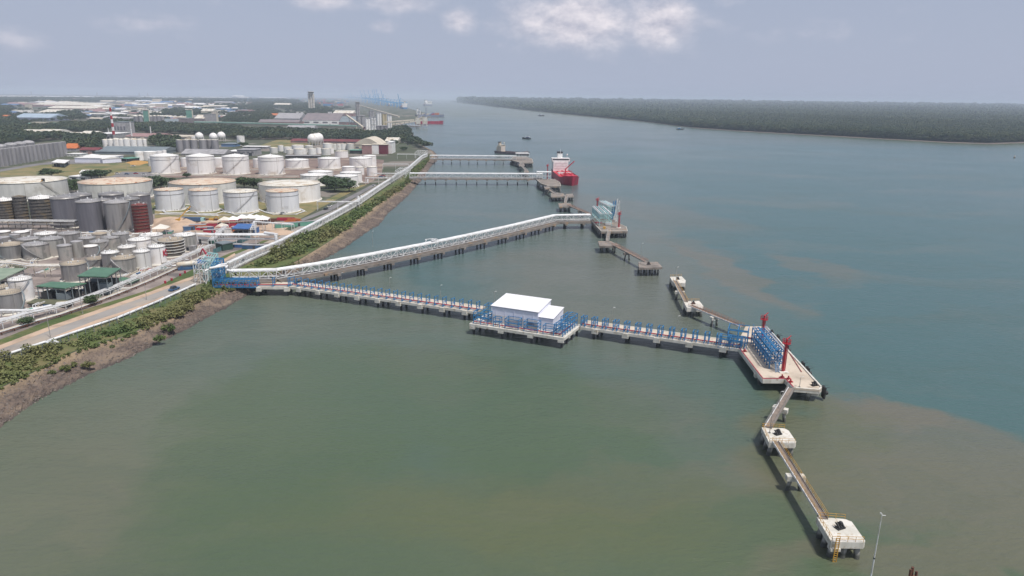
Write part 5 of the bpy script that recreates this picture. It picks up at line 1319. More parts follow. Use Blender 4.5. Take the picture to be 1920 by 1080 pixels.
for a in [(321, 396, 50, 357.5, 'first of the four front white tanks with rust red roof', m_twc, m_rr), (385, 397.5, 50, 358, 'second of the four front white tanks with rust red roof', m_twc, m_rr), (454, 399.5, 60, 361.5, 'third of the four front white tanks with clean cream roof', m_twc, m_rc), (532, 400, 58, 360.5, 'fourth front white tank with streaky rusty roof and worn emblem', m_twc, m_rr)]:
    tk = tank(*a[:7], rings=2, rise=.07)
t4, c4_, r4, H4 = tk
aa = math.atan2(-c4_.y, -c4_.x)+.12; p = Vector((c4_.x+(r4+.06)*math.cos(aa), c4_.y+(r4+.06)*math.sin(aa), LZ+3.8))
me = MB()
for i in range(5): me.bar((-1.6+.8*i, 0, -1), (-1.2+.8*i, 0, 1), .3, .06) if i % 2 else me.bar((-1.6+.8*i, 0, -.8), (-1.4+.8*i, 0, .9), .4, .06)
o = P('worn_emblem', me, m_tg3, t4); o.location = t4.matrix_basis.inverted() @ p; o.rotation_euler = (0, 0, aa+math.pi/2-t4.rotation_euler.z)
for i, a in enumerate([(312, 326, 49, 293.5), (378.6, 327, 49, 294), (444, 327.5, 47, 294.5), (510, 328.5, 46, 295.5)]): tank(*a, f'{nth(i)} tall bright white cone roofed tank in the row of four', m_tw, m_rw, rings=2, rise=.18)
for i, a in enumerate([(291, 312, 22, 297), (352, 313, 22, 297), (413, 314, 26, 297), (488, 315, 24, 299)]): tank(*a, f'{nth(i)} short white tank showing behind the row of four bright tanks', m_tw, m_rw)
for a, lb in [((557.8, 316, 42, 301), 'low white tank right of the four bright tanks'), ((618, 317, 41, 298), 'squat white tank in the middle of the bund'), ((641, 296, 24, 284), 'clean white tank in front of the cream dome tanks'),
              ((694, 312, 24, 292.5), 'white tank behind the rightmost squat tank'), ((677, 315, 42, 297.5), 'rightmost squat white tank with rusty rim'), ((654, 327, 24, 313.5), 'small white tank with stair under the rightmost squat tank'),
              ((675, 328, 16, 314), 'small cream tank between two white tanks near the road'), ((698, 330, 19, 313.5), 'small cream tank nearest the shore road'), ((602, 340, 44, 323.5), 'far one of two low white tanks behind the huge tank'),
              ((590, 349, 49, 330), 'near one of two low white tanks half hidden by the huge tank'), ((659, 344, 40, 325), 'white tank right of the rain trees'), ((650, 352, 43, 331.5), 'white tank with stair partly hidden by the rain trees')]:
    tank(*a, lb, m_tw, m_rw if 'cream' not in lb else m_rc, rings=1, rise=.1)
qs = [(527, 284, 10, 273), (540, 287, 15, 276), (514, 288, 15, 277.5), (544, 289, 13, 281), (559, 286, 22, 273), (564, 290, 24, 280), (580, 286, 15, 273.5), (598, 288, 9, 277.5), (586, 290, 15, 279.5), (622, 288, 9, 278), (612, 291, 16, 279.5), (615, 282, 18, 269.5), (627, 281, 10, 270.5), (636, 281, 10, 270), (644, 281, 12, 270), (657, 281.5, 14, 270)]
qs.sort(key=lambda a: a[0])
for i, a in enumerate(qs): tank(*a, f'{nth(i)} by position in the cluster of small cream tanks in front of the white spheres', m_tw if i % 3 else m_tw2, m_rc, 'cone', 0, 'small cream tanks beyond the bund')
for i, a in enumerate([(262.8, 301, 16, 285), (283.5, 301, 23, 285), (300, 298, 10, 283.5), (308.8, 292, 8, 282)]): tank(*a, f'{nth(i)} white tank of the cluster beside the slate roofed shed', m_tw, m_rw, 'flat' if i < 2 else 'cone', 0)
for i, a in enumerate([(199.6, 279, 10.5, 263), (209.7, 279.5, 10.5, 262.5), (220, 280, 11.5, 261.5), (229.5, 280, 10, 262), (240, 281, 12.5, 261.5), (253, 281, 12, 262), (263.7, 281, 9.5, 262), (273, 280, 7, 262)]): tank(*a, f'{nth(i)} of the eight slim white silos below the striped chimney', m_tw, m_rc, 'dome', 0, 'slim white silos', name='silo')
for i, a in enumerate([(339.4, 286, 13, 262.5), (352, 286, 13, 262.5), (366, 286, 13.5, 262.5), (382, 286, 14, 262.5), (394.5, 285, 10, 262.5), (404.7, 286, 13, 262.5)]): tank(*a, f'{nth(i)} of the six grey silos in front of the white spheres', m_silo, m_rc, 'flat', 0, 'grey silos in front of the spheres', name='silo')
for i, a in enumerate([(315, 264, 17, 258.5), (329, 262, 13, 257), (343, 263, 21, 257.5), (370, 264, 24, 257.5), (22.5*1, 0, 0, 0)][:4]): tank(*a, f'{nth(i)} low white tank peeping over the six grey silos', m_tw, m_rw, 'cone', 0)
tank(452.5, 273.5, 14, 255.5, 'lone tall white cylinder tank with a dark rim at the wood edge', m_tw, m_rw, 'flat', 1, rings=1, stair=.6)
for i, a in enumerate([(33, 212, 18, 206.5), (53, 212, 18, 206.5), (73, 214.5, 22, 210.5)]): tank(*a, ('left low pale tank', 'right low pale tank', 'low cream tank with orange rim')[i]+' near the distant pale blue roof', m_tw, m_rc, 'flat', 0)
def sphere_tank(cx, cyp, rp, yb, label):
    b = at(cx, yb, LZ); dpt = depth(b); r = rp*dpt/FPX; zc = max(r*1.35, ztop(b, cyp)-LZ); t = thing('sphere_tank', b, label, 'sphere tank', 'white gas spheres')
    P('sphere', MB().sphere((0, 0, zc), r, 24, 14), m_tw, t); lg = MB().cyl((r*.93, 0, 0), (r*.93, 0, zc), r*.05, n=6).mesh('leg', m_tw2)
    for k in range(9): O('leg', lg, t, rz=k*.698)
    P('top_platform', MB().cyl((0, 0, zc+r*.98), (0, 0, zc+r*1.1), r*.25, n=10), m_tg3, t)
sphere_tank(374.7, 255.5, 7.4, 266, 'leftmost white gas sphere rising over the grey silos'); sphere_tank(401, 256.5, 7.4, 267, 'middle white gas sphere over the grey silos'); sphere_tank(416, 254.5, 7.4, 265, 'right white gas sphere over the grey silos')
sphere_tank(598, 258.5, 9, 271, 'far white gas sphere of the overlapping pair by the wood'); sphere_tank(592.5, 259.5, 9, 271.6, 'middle white gas sphere of the overlapping pair by the wood'); sphere_tank(586.5, 260.5, 9, 272.5, 'near white gas sphere of the overlapping pair by the wood')
# process tanks
G = [(216, 418, 42, 366, m_tg2, m_tg, 'grey tank behind the others at the back of the tall group'), (155, 420, 44, 368, m_tg2, m_tg, 'wide dark grey tank behind the tall left pair'), (268, 425, 38, 367, m_tg2, m_tg, 'rightmost tall grey tank behind the red one'),
     (44, 416, 22, 370, m_tdark, m_tdark, 'narrow dark scaffolded tank between two banded ones'), (14, 416, 38, 377, m_tdark, m_rw, 'dark banded tank at the left edge with a white roof'), (86, 420, 42, 373, m_tdark, m_rw, 'dark banded tank with white roof left of the tall grey tanks'),
     (131, 428, 48, 373, m_tg2, m_tg, 'leftmost tall smooth grey tank, widest of the group'), (200, 430, 30, 376.5, m_tg2, m_tg, 'slim grey tank between the two front grey tanks'), (248, 431, 38, 375, m_tg2, m_tg, 'tall grey tank left of the red one'),
     (174, 436, 41, 379.5, m_tg2, m_rg, 'front tall grey tank left of the one with a curved stair'), (226, 436, 42, 381, m_tg, m_rg, 'front tall grey tank with a curved stair')]
for cx, yb, w, yr, sm, rm, lb in G: tank(cx, yb, w, yr, lb, sm, rm, rings=7 if sm is m_tdark else 1, rise=.22, stair=-.3 if lb.endswith('with a curved stair') and 'left of' not in lb else None, ringm=m_tg3 if sm is not m_tdark else m_ringd)
tank(268, 438.5, 27, 385.5, 'dark red scaffolded tank beside the building yard', m_tred, m_tred, rings=8, rise=.2, ringm=m_tdark)
Hh = [(8, 447, 24, 435.5, 'tg3', 'w', 'white roofed grey tank at the left edge below the pipe rack'), (30, 452, 18, 441, 'tg', 'g', 'small grey tank behind the stair tank at left'), (43, 449, 25, 436, 'tg3', 'w', 'white roofed grey tank with diagonal stair at left'), (8, 462, 22, 446.5, 'tg', 'g', 'grey tank second from the left edge in the middle row'),
      (90, 462, 38, 440, 'tg3', 'w', 'grey tank with a white conical roof in the back row'), (132, 460, 36, 439.5, 'tg', 'g', 'plain grey tank at the end of the long grey pipe rack'), (58, 473, 38, 450, 'tg3', 'g', 'grey tank behind the two front left tanks'), (188, 450, 25, 439.5, 'tg3', 't', 'small tan topped tank under the tall grey tanks'),
      (166, 466, 28, 447.5, 'tg', 'g', 'squat grey tank behind the slim streaked tank'), (210, 470, 31, 447, 'tg3', 'g', 'grey tank with lighter roof left of the white roofed pair'), (229, 466, 29, 440, 'tg', 'g', 'grey tank in the back row left of the white topped tanks'), (102, 482, 37, 449.5, 'tg3', 'g', 'streaky grey tank with spiral stair in the middle row'),
      (-3, 482, 22, 450, 'tg', 'g', 'grey tank cut by the left edge of the view'), (25, 487.5, 41, 461, 'tg', 't', 'brownish grey tank nearest the yellowed pipe bridge'), (71, 488.5, 43, 460.5, 'tg3', 'g', 'mottled grey tank with a spiral stair beside the brownish one'), (148.5, 484, 20, 454, 'tg3', 'g', 'tall slim streaked silver tank'),
      (125, 489, 23, 461.5, 'tg3', 'g', 'slim grey tank left of the tall streaked silver one'), (189, 476, 31, 454.5, 'tg3', 'g', 'pale roofed grey tank right of the silver one'), (172, 481, 25, 463, 'tg', 'w', 'low tank with a diagonal stair right of the silver one'), (240, 479, 31, 465, 'tg3', 'w', 'white conical topped tank with many rails'),
      (286, 460, 39, 443, 'tw2', 'w', 'broad grey tank with bright white flat roof in the back row'), (264, 470, 39, 451.5, 'tw', 'w', 'broad white tank with bright white roof'), (349, 471.5, 40, 443, 'tg3', 'w', 'grey tank with bright white roof and long stair by the yard'), (181, 502, 32, 487, 'tg', 't', 'tan roofed grey tank above the upper green roof'),
      (211, 505, 30, 475.5, 'tg', 'w', 'grey tank with rusty white roof above the upper green roof'), (270, 508.5, 29, 473, 'tw2', 'w', 'lilac grey tank with white roof and red base band'), (297.5, 497.5, 30, 464, 'tw', 'w', 'bright white tank with red lettering on its side'), (235, 516, 40, 486.5, 'tg3', 't', 'grey tank with tan conical roof and curved stair'),
      (143, 529.5, 42, 497, 'tg', 't', 'wide grey tank with tan roof left of the upper green roof'), (45, 566, 38, 526, 'tw', 'w', 'bright white tank beside the lower green roof'), (2, 556, 36, 541, 'tg', 't', 'tan roofed tank at the left edge behind the stair tank'), (22, 590, 42, 552, 'tg', 't', 'nearest grey tank with tan roof and broad stair at lower left')]
SMt = dict(tg=m_tg, tg3=m_tg3, tw=m_tw, tw2=m_tw2); RMt = dict(w=m_rw, g=m_rg, t=m_rt)
for cx, yb, w, yr, s_, r_, lb in Hh:
    tk = tank(cx, yb, w, yr, lb, SMt[s_], RMt[r_], roof='flat' if 'flat roof' in lb else 'cone', rings=1 if w > 22 else 0, rise=.2 if r_ == 't' else .1, stair=.5 if 'stair' in lb else None, band=(0, .9, m_redpipe) if 'red base' in lb else None)
    if 'lettering' in lb:
        aa = math.atan2(-tk[1].y, -tk[1].x)+.75
        GL = dict(K=[((0, 0), (0, 1)), ((0, .45), (.6, 1)), ((.12, .5), (.6, 0))], S=[((.6, .9), (.1, 1)), ((.1, 1), (0, .7)), ((0, .7), (.6, .35)), ((.6, .35), (.5, 0)), ((.5, 0), (0, .08))])
        for k, ch in enumerate('KS'):
            a2 = aa+k*.42; p = Vector((tk[1].x+(tk[2]+.12)*math.cos(a2), tk[1].y+(tk[2]+.12)*math.sin(a2), LZ+tk[3]*.45)); mb = MB()
            for (x0, y0), (x1, y1) in GL[ch]: mb.bar((x0*2.6, 0, y0*2.8), (x1*2.6, 0, y1*2.8), .12, .55)
            o = P('letter', mb, m_redpipe, tk[0]); o.location = tk[0].matrix_basis.inverted() @ p; o.rotation_euler = (0, 0, a2+math.pi/2-tk[0].rotation_euler.z)
tank(324, 482.5, 44, 453, 'dark ring banded tank with rusty roof right of the lettered white tank', m_tdark, m_rt, roof='flat', rings=5, ringm=m_tw2, rise=.05)
# small distant silos of the terminal
gs = []
for i in range(17):
    f = i/16; cx = -4+f*126; yb = 314-21*f; yt = 281-15*f; gs.append((cx, yb, 9.5, yt))
for i, a in enumerate(gs): tank(*a, f'{nth(i)} silo of the long near row of grey grain silos at the left edge', m_silo, m_rg, 'flat', 1, 'grey grain silos in a long row', name='grain_silo', rings=0)
for i, (cx, yb) in enumerate(((6, 305), (25, 302), (42, 300), (58, 298))): tank(cx, yb, 20, yb-30, f'{nth(i)} wide silo dome showing behind the long row of grain silos', m_silo, m_rg, 'dome', 0, name='grain_silo')

# =================================================================== BUILDINGS
def bld(A, B, dep, yt, label, wm, rm, roof='flat', name='warehouse', cat='building', group=None, wins=0, door=0, rise=None, over=.5, H=None, z=LZ, posts=False, winm=None):
    if A[1] < 295: B = (B[0], A[1]+(B[0]-A[0])*.0125)
    a, b = at(*A, z), at(*B, z); d = b-a; L_ = d.length; ang = math.atan2(d.y, d.x); n = Vector((-d.y, d.x, 0)).normalized()
    H = H or max(2.0, ztop(a, yt)-z); t = thing(name, a, label, cat, group, ang)
    rise = rise if rise is not None else dep*.10
    if posts:
        for i in range(max(2, int(L_/8))+1):
            for y in (0.4, dep-.4): P('post', MB().bar((L_*i/max(2, int(L_/8)), y, 0), (L_*i/max(2, int(L_/8)), y, H), .35), m_tg3, t)
    else: P('wall', MB().box(0, L_, 0, dep, -.1, H), wm, t)
    o = over
    if roof == 'flat': P('roof', MB().box(-o, L_+o, -o, dep+o, H+.003, H+.45), rm, t)
    elif roof == 'gable':
        mb = MB(); mb.add([(-o, -o, H), (L_+o, -o, H), (L_+o, dep/2, H+rise), (-o, dep/2, H+rise), (L_+o, dep+o, H), (-o, dep+o, H)], [(0, 1, 2, 3), (3, 2, 4, 5), (1, 4, 2), (0, 3, 5), (0, 5, 4, 1)]); P('roof', mb, rm, t)
    elif roof == 'arch':
        mb = MB(); m_ = 8; vs = []
        for k in range(m_+1):
            y = dep*k/m_; zz = H+rise*math.sin(math.pi*k/m_); vs += [(-o, y, zz), (L_+o, y, zz)]
        mb.add(vs, [(2*k, 2*k+1, 2*k+3, 2*k+2) for k in range(m_)]+[tuple(2*k for k in range(m_, -1, -1)), tuple(2*k+1 for k in range(m_+1))]); P('roof', mb, rm, t)
    elif roof == 'archx':
        mb = MB(); m_ = 10; vs = []
        for k in range(m_+1):
            x = L_*k/m_; zz = H+rise*math.sin(math.pi*k/m_); vs += [(x, -o, zz), (x, dep+o, zz)]
        mb.add(vs, [(2*k, 2*k+2, 2*k+3, 2*k+1) for k in range(m_)]+[tuple(2*k for k in range(m_+1)), tuple(2*k+1 for k in range(m_, -1, -1))]); P('roof', mb, rm, t)
    wn = MB().box(-.5*L_/max(1, wins)*.55, .5*L_/max(1, wins)*.55, -.12, -.004, H*.45, H*.72).mesh('window', winm or m_glass) if wins else None
    for k in range(wins): O('window', wn, t, (L_*(k+.5)/wins, 0, 0))
    for k in range(door): P('door', MB().box(L_*(k+.5)/door-2, L_*(k+.5)/door+2, -.13, -.004, 0, min(4, H*.75)), m_glass, t)
    return t
def canopy(px, z, label, m, th=.35, posth=None):
    pts = [at(a, b, z) for a, b in px]; c = sum(pts, Vector((0, 0, 0)))/len(pts); c.z = LZ
    t = thing('canopy_shed', c, label, 'canopy'); l_ = [(p.x-c.x, p.y-c.y) for p in pts]; P('roof', MB().prism(l_, z-LZ-th, z-LZ), m, t)
    n = len(l_)
    for i in range(n):
        for f in (0, .33, .66):
            x = (l_[i][0]*(1-f)+l_[(i+1) % n][0]*f)*.92; y = (l_[i][1]*(1-f)+l_[(i+1) % n][1]*f)*.92; P('post', MB().bar((x, y, 0), (x, y, z-LZ-th-.002), .25), m_slate, t)
    mb = MB(); ll = [(a*.9, b*.9) for a, b in l_]
    for i in range(n): mb.bar((*ll[i], z-LZ-th-.5), (*ll[(i+1) % n], z-LZ-th-.5), .35)
    P('roof_beam', mb, m_tg3, t); P('shade_dark_floor', MB().prism([(a*.88, b*.88) for a, b in l_], .16, .5), m_dark, t)  # floor and posts coloured dark to put in the shade under the roof
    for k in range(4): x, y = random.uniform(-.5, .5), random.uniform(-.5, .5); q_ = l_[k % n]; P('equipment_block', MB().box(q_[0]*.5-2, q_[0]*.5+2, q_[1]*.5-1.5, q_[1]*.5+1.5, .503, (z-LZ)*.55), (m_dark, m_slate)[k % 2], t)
    return t
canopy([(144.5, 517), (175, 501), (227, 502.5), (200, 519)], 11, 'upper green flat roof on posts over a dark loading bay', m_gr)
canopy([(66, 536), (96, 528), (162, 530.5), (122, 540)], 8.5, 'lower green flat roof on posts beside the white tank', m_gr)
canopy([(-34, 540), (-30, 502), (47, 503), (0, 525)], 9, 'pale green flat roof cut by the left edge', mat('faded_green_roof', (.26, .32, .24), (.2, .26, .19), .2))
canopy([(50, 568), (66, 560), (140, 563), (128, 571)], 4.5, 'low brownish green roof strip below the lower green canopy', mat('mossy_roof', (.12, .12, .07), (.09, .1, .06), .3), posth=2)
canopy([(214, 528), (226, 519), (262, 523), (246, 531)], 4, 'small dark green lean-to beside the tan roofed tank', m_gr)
canopy([(434, 428), (446, 419), (478, 419.5), (466, 429)], 8, 'blue tarpaulin roofed shed in the building yard', m_tarp)
canopy([(96, 304), (107, 298.5), (131, 300), (121, 306)], 8, 'small white canopy beside the lawn', m_rw)
bld((404, 468), (418, 471), 6, 456, 'dark green box shelter at the end of the pipe rack', mat('dark_green', (.03, .07, .055), (.025, .06, .045), .4), m_slate, 'flat', 'shelter', over=.2)
p = at(352, 505, LZ); t = thing('horizontal_vessel', p, 'cream horizontal vessel on a blue skid beside the road', 'vessel', rz=.5); P('vessel', MB().cyl((-3.5, 0, 2.6), (3.5, 0, 2.6), 1.1, n=12).sphere((3.5, 0, 2.6), 1.1, 12, 6).sphere((-3.5, 0, 2.6), 1.1, 12, 6), m_rc, t); P('skid', MB().box(-4, 4, -1.4, 1.4, .2, 1.2).box(-3, -2, -1, 1, 1.2, 2).box(2, 3, -1, 1, 1.2, 2), m_truck, t)
canopy([(362, 492), (370, 486), (388, 487), (382, 493)], 6, 'small blue tarpaulin roof beside the road bend', m_tarp)
# white-roof shed etc.
bld((196, 305.5), (232, 300), 34, 297, 'lilac grey shed with a bright white roof beside the orange earth', m_bldw, m_rw, 'flat', wins=0, door=2)
bld((157, 300), (193, 306), 20, 292.5, 'lower wing of the bright white roofed shed', m_bldw, m_rw, 'gable', wins=0, door=1, rise=2)
bld((178, 289), (300, 290), 60, 284, 'long low slate blue roofed shed below the white silos', m_slate, m_slate, 'gable', rise=5)
bld((240, 303), (262, 301), 12, 298, 'dark open shed with a green edge beside the orange earth', m_dark, m_greent, 'flat')
bld((0, 252), (1, 252), 1, 251, 'x', m_rw, m_rw) if False else None
m_maroof = mat('maroon_roof', (.19, .045, .05), (.13, .035, .04), .1)
BL = [ # A, B, depth, ytop, wall, roof, type, rise, label
 ((33, 256), (62, 256), 45, 251, m_cream, m_rc, 'gable', 7, 'cream gabled shed in the trees above the grain silos'), ((62, 257), (100, 256), 60, 252, m_cream, m_rc, 'arch', 8, 'wide cream arched shed in the trees above the grain silos'), ((100, 259), (142, 258), 45, 255, m_cream, m_rc, 'gable', 6, 'cream shed sloping into the trees'),
 ((145, 258), (172, 257), 50, 253, m_rg, m_rc, 'gable', 6, 'grey cream shed left of the striped chimney'), ((172, 260), (214, 261), 55, 251, m_rg, m_rw, 'flat', 0, 'pale flat roofed hall at the foot of the striped chimney'), ((56, 251), (88, 250), 30, 246, m_cream, m_rc, 'flat', 0, 'thin cream roof above the wide arched shed'),
 ((120, 284), (144, 284), 22, 278, m_rg, m_orangep, 'gable', 6, 'small house with an orange roof behind the silo row'), ((150, 288), (185, 286), 14, 281, m_pink, m_maroof, 'gable', 3, 'dark red roof at the foot of the white silos'), ((125, 293), (150, 292), 16, 289, m_rw, m_rw, 'flat', 0, 'small white office by the lawn'),
 ((215, 256), (238, 256), 30, 229, m_rg, m_slate, 'flat', 0, 'tall grey block next to the striped chimney'), ((235, 262), (300, 261), 60, 255.5, m_cream, m_pink, 'gable', 4, 'long pinkish roofed hall behind the white silos'), ((298, 264), (350, 262), 50, 256, m_cream, m_cream, 'flat', 0, 'long cream low hall behind the grey silos'),
 ((35, 236), (146, 236), 70, 232, m_cream, m_greent, 'flat', 0, 'long jade green roofed warehouse'), ((60, 240), (82, 240), 20, 230, m_cream, m_cream, 'flat', 0, 'small cream block in front of the jade roof'), ((26, 226), (95, 226), 90, 220, m_grey_trim, m_paleblue, 'gable', 10, 'pale blue roofed double warehouse'),
 ((72, 214), (120, 214), 110, 210, m_rg, m_rc, 'gable', 9, 'wide pale roofed factory'), ((172, 219), (215, 220), 70, 214, m_tg, m_rw, 'flat', 0, 'white roofed depot left of the jade tower'), ((140, 222), (215, 225), 30, 220, m_tg, m_purple, 'flat', 0, 'mauve low shed before the white roofed depot'),
 ((8, 199), (60, 199), 150, 196, m_pink, m_pink, 'gable', 8, 'distant pinkish factory roof'), ((60, 200), (180, 199), 260, 196, m_pink, m_rc, 'gable', 12, 'distant very long pale roofed factory'), ((85, 206), (178, 206), 160, 202.5, m_pink, m_rc, 'gable', 10, 'distant long cream roof with red walls'), ((48, 206), (56, 206), 20, 195, m_cream, m_cream, 'flat', 0, 'distant white twin block tower'),
 ((286, 194), (300, 194), 40, 185.5, m_cream, m_cream, 'flat', 0, 'distant square cream tower block'), ((292, 204), (307, 204), 50, 195, m_cream, m_rc, 'flat', 0, 'cream block in front of the square tower block'), ((262, 206), (270, 206), 30, 201, m_cream, m_cream, 'flat', 0, 'small cream cube building left of the jade tower'), ((232, 205), (240, 205), 30, 200, m_cream, m_cream, 'flat', 0, 'small white cube building right of the chimney top'),
 ((324, 206), (341, 206), 40, 197, m_rg, m_slate, 'flat', 0, 'grey banded block between the jade towers'), ((295, 207), (325, 207), 50, 203, m_rc, m_rc, 'flat', 0, 'low cream hall between the jade towers'), ((343, 206), (370, 206), 60, 203, m_rw, m_rw, 'gable', 9, 'white pointed roof behind the right jade tower'),
 ((400, 207), (472, 207), 90, 204, m_slate, m_blueroof, 'flat', 0, 'long bright blue warehouse roof'), ((434, 200), (478, 200), 90, 197, m_rc, m_rw, 'gable', 9, 'white gabled warehouse behind the blue roof'), ((417, 210), (437, 210), 30, 207, m_rw, m_rw, 'flat', 0, 'small white shed before the blue roof'), ((442, 215), (470, 213), 50, 207, m_pink, m_pink, 'flat', 0, 'pink brick block under the blue roof'),
 ((275, 231), (335, 235), 40, 228, m_rg, m_slate, 'gable', 8, 'grey mill building between the jade towers'), ((336, 235), (352, 235), 40, 222, m_purple, m_rg, 'flat', 0, 'mauve mill block left of the right jade tower'), ((365, 232), (383, 232), 50, 222, m_purple, m_rc, 'gable', 9, 'mauve mill with pale gable right of the jade tower'), ((383, 232), (398, 232), 30, 214, m_rg, m_rg, 'flat', 0, 'tall grey mill block with steel frame'),
 ((398, 231), (405, 231), 20, 211, m_cream, m_cream, 'flat', 0, 'slim cream tower of the mill'), ((378, 218), (400, 218), 40, 208, m_cream, m_rc, 'gable', 8, 'cream mill house with pale roof'), ((485, 236), (560, 234), 40, 228.5, m_pink, m_purple, 'gable', 6, 'long low mauve shed left of the red banded hall'), ((515, 232), (562, 232), 90, 222, m_slate, m_rg, 'gable', 14, 'grey brown gabled hall left of the red banded hall'),
 ((567, 235), (636, 235), 110, 225, m_rw, m_purple, 'gable', 17, 'great mauve roofed hall with a dark red band'), ((636, 236), (668, 238), 80, 229, m_pink, m_slate, 'gable', 14, 'dark sloping roof right of the great hall'), ((537, 246), (588, 246), 40, 242, m_rg, m_rg, 'arch', 8, 'pale arched shed in front of the green gallery'), ((655, 248), (700, 251), 25, 246, m_rc, m_rc, 'arch', 3, 'cream low arched roof at the wood edge'),
 ((514, 203), (543, 202), 60, 196, m_rg, m_rc, 'gable', 9, 'tilted pale roof left of the control tower'), ((505, 220), (520, 219), 60, 216, m_pink, m_orangep, 'gable', 6, 'brown tin roof in the trees'), ((625, 222), (662, 222), 70, 212, m_pink, m_rc, 'gable', 9, 'cream roofed store left of the grey silo block'), ((555, 213), (566, 213), 20, 210, m_rw, m_rw, 'flat', 0, 'small white office at the foot of the woods'),
 ((615, 215), (621, 215), 15, 210, m_rw, m_rw, 'flat', 0, 'small white cabin near the control tower'), ((545, 268), (680, 269), 25, 264, m_pink, m_maroof, 'gable', 3, 'long dark red roofed row along the wood edge'), ((552, 267), (575, 267), 12, 264, m_rw, m_rw, 'flat', 0, 'thin white roof before the dark red row'),
 ((664, 284), (712, 288), 55, 271, m_cream, m_cream, 'archx', 9, 'cream arched terminal shed near the shore bend'), ((679, 289), (697, 289), 14, 272, m_pink, m_cream, 'flat', 0, 'mauve panelled block in front of the arched shed'), ((697, 289), (710, 289), 14, 271, m_rw, m_cream, 'flat', 0, 'white cylinder like block beside the arched shed'), ((711, 289), (726, 289), 16, 271.5, mat('maroon', (.16, .02, .035), (.12, .015, .03), .1), m_cream, 'flat', 0, 'maroon walled block near the shore bend'),
 ((727, 288), (735, 288), 30, 267, m_rw, m_rw, 'flat', 0, 'tall white block right of the maroon one'), ((656, 288), (680, 288), 14, 282, m_dark, m_greent, 'flat', 0, 'bright green roofed shelter under the arched shed'), ((722, 270), (745, 270), 45, 264.5, m_rc, m_rc, 'gable', 5, 'white gabled house behind the round dark tree'),
 ((445, 292), (478, 291), 25, 281, m_rg, m_rg, 'flat', 0, 'grey long office behind the bright tanks'), ((340, 292), (420, 292), 30, 288, m_tg3, m_rg, 'gable', 5, 'grey roofed workshop below the grey silos'), ((425, 290), (445, 289), 30, 284, m_rg, m_rw, 'flat', 0, 'small white roofed pump house'), ((535, 297), (600, 297), 12, 292.5, m_dark, m_rg, 'flat', 0, 'long grey shelter with dark bays behind the low tank'),
 ((415, 275), (440, 274), 30, 270, m_blueroof, m_slate, 'flat', 0, 'slate roof left of the lone white cylinder'), ((455, 279), (500, 278), 18, 275, m_rg, m_rw, 'flat', 0, 'low pale roofed store right of the lone cylinder'), ((0, 226), (12, 226), 40, 220, m_cream, m_orangep, 'gable', 6, 'pale house with orange roof at the left edge'), ((130, 336), (165, 337), 14, 331, m_rw, m_rw, 'flat', 0, 'small white shed under the tree behind the huge tanks'), ((150, 328), (172, 328), 12, 323.5, m_rw, m_rw, 'gable', 2, 'white pitched cabin behind the trees'),
 ((235, 282), (240, 282), 1, 281, m_rw, m_rw, 'flat', 0, 'skip')]
for A, B, dep, yt, wm, rm, ty, rs, lb in BL:
    if lb == 'skip': continue
    wpx = abs(B[0]-A[0]); big_ = A[1] > 225 and wpx > 18
    bld(A, B, dep, yt, lb, wm, rm, ty, rise=rs, wins=(4 if wm in (m_cream, m_rw, m_pink, m_rg) and big_ else 0), door=(2 if big_ and wpx > 30 else 0), winm=m_tg2)
# red fascia on the great hall
a, b = at(567, 235, LZ), at(636, 235, LZ); d = b-a; t = thing('fascia_band', a+Vector((0, -.6, 0)), 'dark red fascia band along the front of the great mauve hall', 'fascia', None, math.atan2(d.y, d.x)); Hf = ztop(a, 228)-LZ; P('band', MB().box(0, d.length, -.9, -.3, Hf*.55, Hf*1.1), m_pink, t)
# towers, chimneys
def jade(A, B, yt, label):
    a, b = at(*A, LZ), at(*B, LZ); d = b-a; L_ = d.length; H = ztop(a, yt)-LZ; t = thing('silo_tower', a, label, 'tower', None, math.atan2(d.y, d.x))
    P('base', MB().box(-.5, L_+.5, -.5, L_*.6, 0, H*.14), m_cream, t); P('shaft', MB().box(0, L_, 0, L_*.6, H*.14+.003, H), m_greent, t); P('roof', MB().box(-1, L_+1, -1, L_*.7, H+.003, H+1.5), m_rc, t)
    for k in range(3): P('rib', MB().box(L_*(k+.5)/3-.3, L_*(k+.5)/3+.3, -.4, -.004, H*.14, H), m_slate, t)
    P('side_fin', MB().box(L_+.004, L_*1.15, -.3, L_*.5, H*.1, H*.97), m_cream, t)
jade((271, 236), (281, 236), 206.5, 'left jade green silo tower on a cream base'); jade((351, 233), (362, 233), 206, 'right jade green silo tower with a cream fin')
for i, (cx, yb, w, yt) in enumerate([(257, 237, 8, 218), (265, 237, 8, 217), (285, 236, 7, 218), (292, 236, 7, 217.5), (299, 236, 7, 217.5), (306, 235, 7, 218)]): tank(cx, yb, w, yt, f'{nth(i)} grey mill silo around the left jade tower', m_silo, m_rc, 'cone', 0, 'grey mill silos', rise=.5, name='silo')
def chimney(b, H, r0, r1, label, striped=True, m=m_steelw):
    t = thing('chimney', b, label, 'chimney'); n = 7 if striped else 1
    for k in range(n):
        z0, z1 = H*(.15*1)+H*.85*k/n if striped else 0, H*.15+H*.85*(k+1)/n if striped else H
        ra = r0+(r1-r0)*z0/H; rb_ = r0+(r1-r0)*z1/H; P('stack_band' if striped else 'stack', MB().cyl((0, 0, z0), (0, 0, z1), ra, rb_, 12), (m_red if k % 2 == 0 else m_white) if striped else m, t)
    if striped: P('base', MB().cyl((0, 0, 0), (0, 0, H*.15), r0*1.05, r0, 12), m_rg, t)
    else: P('cap', MB().cyl((0, 0, H), (0, 0, H+.6), r1*1.3, n=10), m_tg3, t)
b = at(214.5, 261, LZ); chimney(b, ztop(b, 202)-LZ, 2.4, 1.5, 'tall red and white striped chimney behind the white silos')
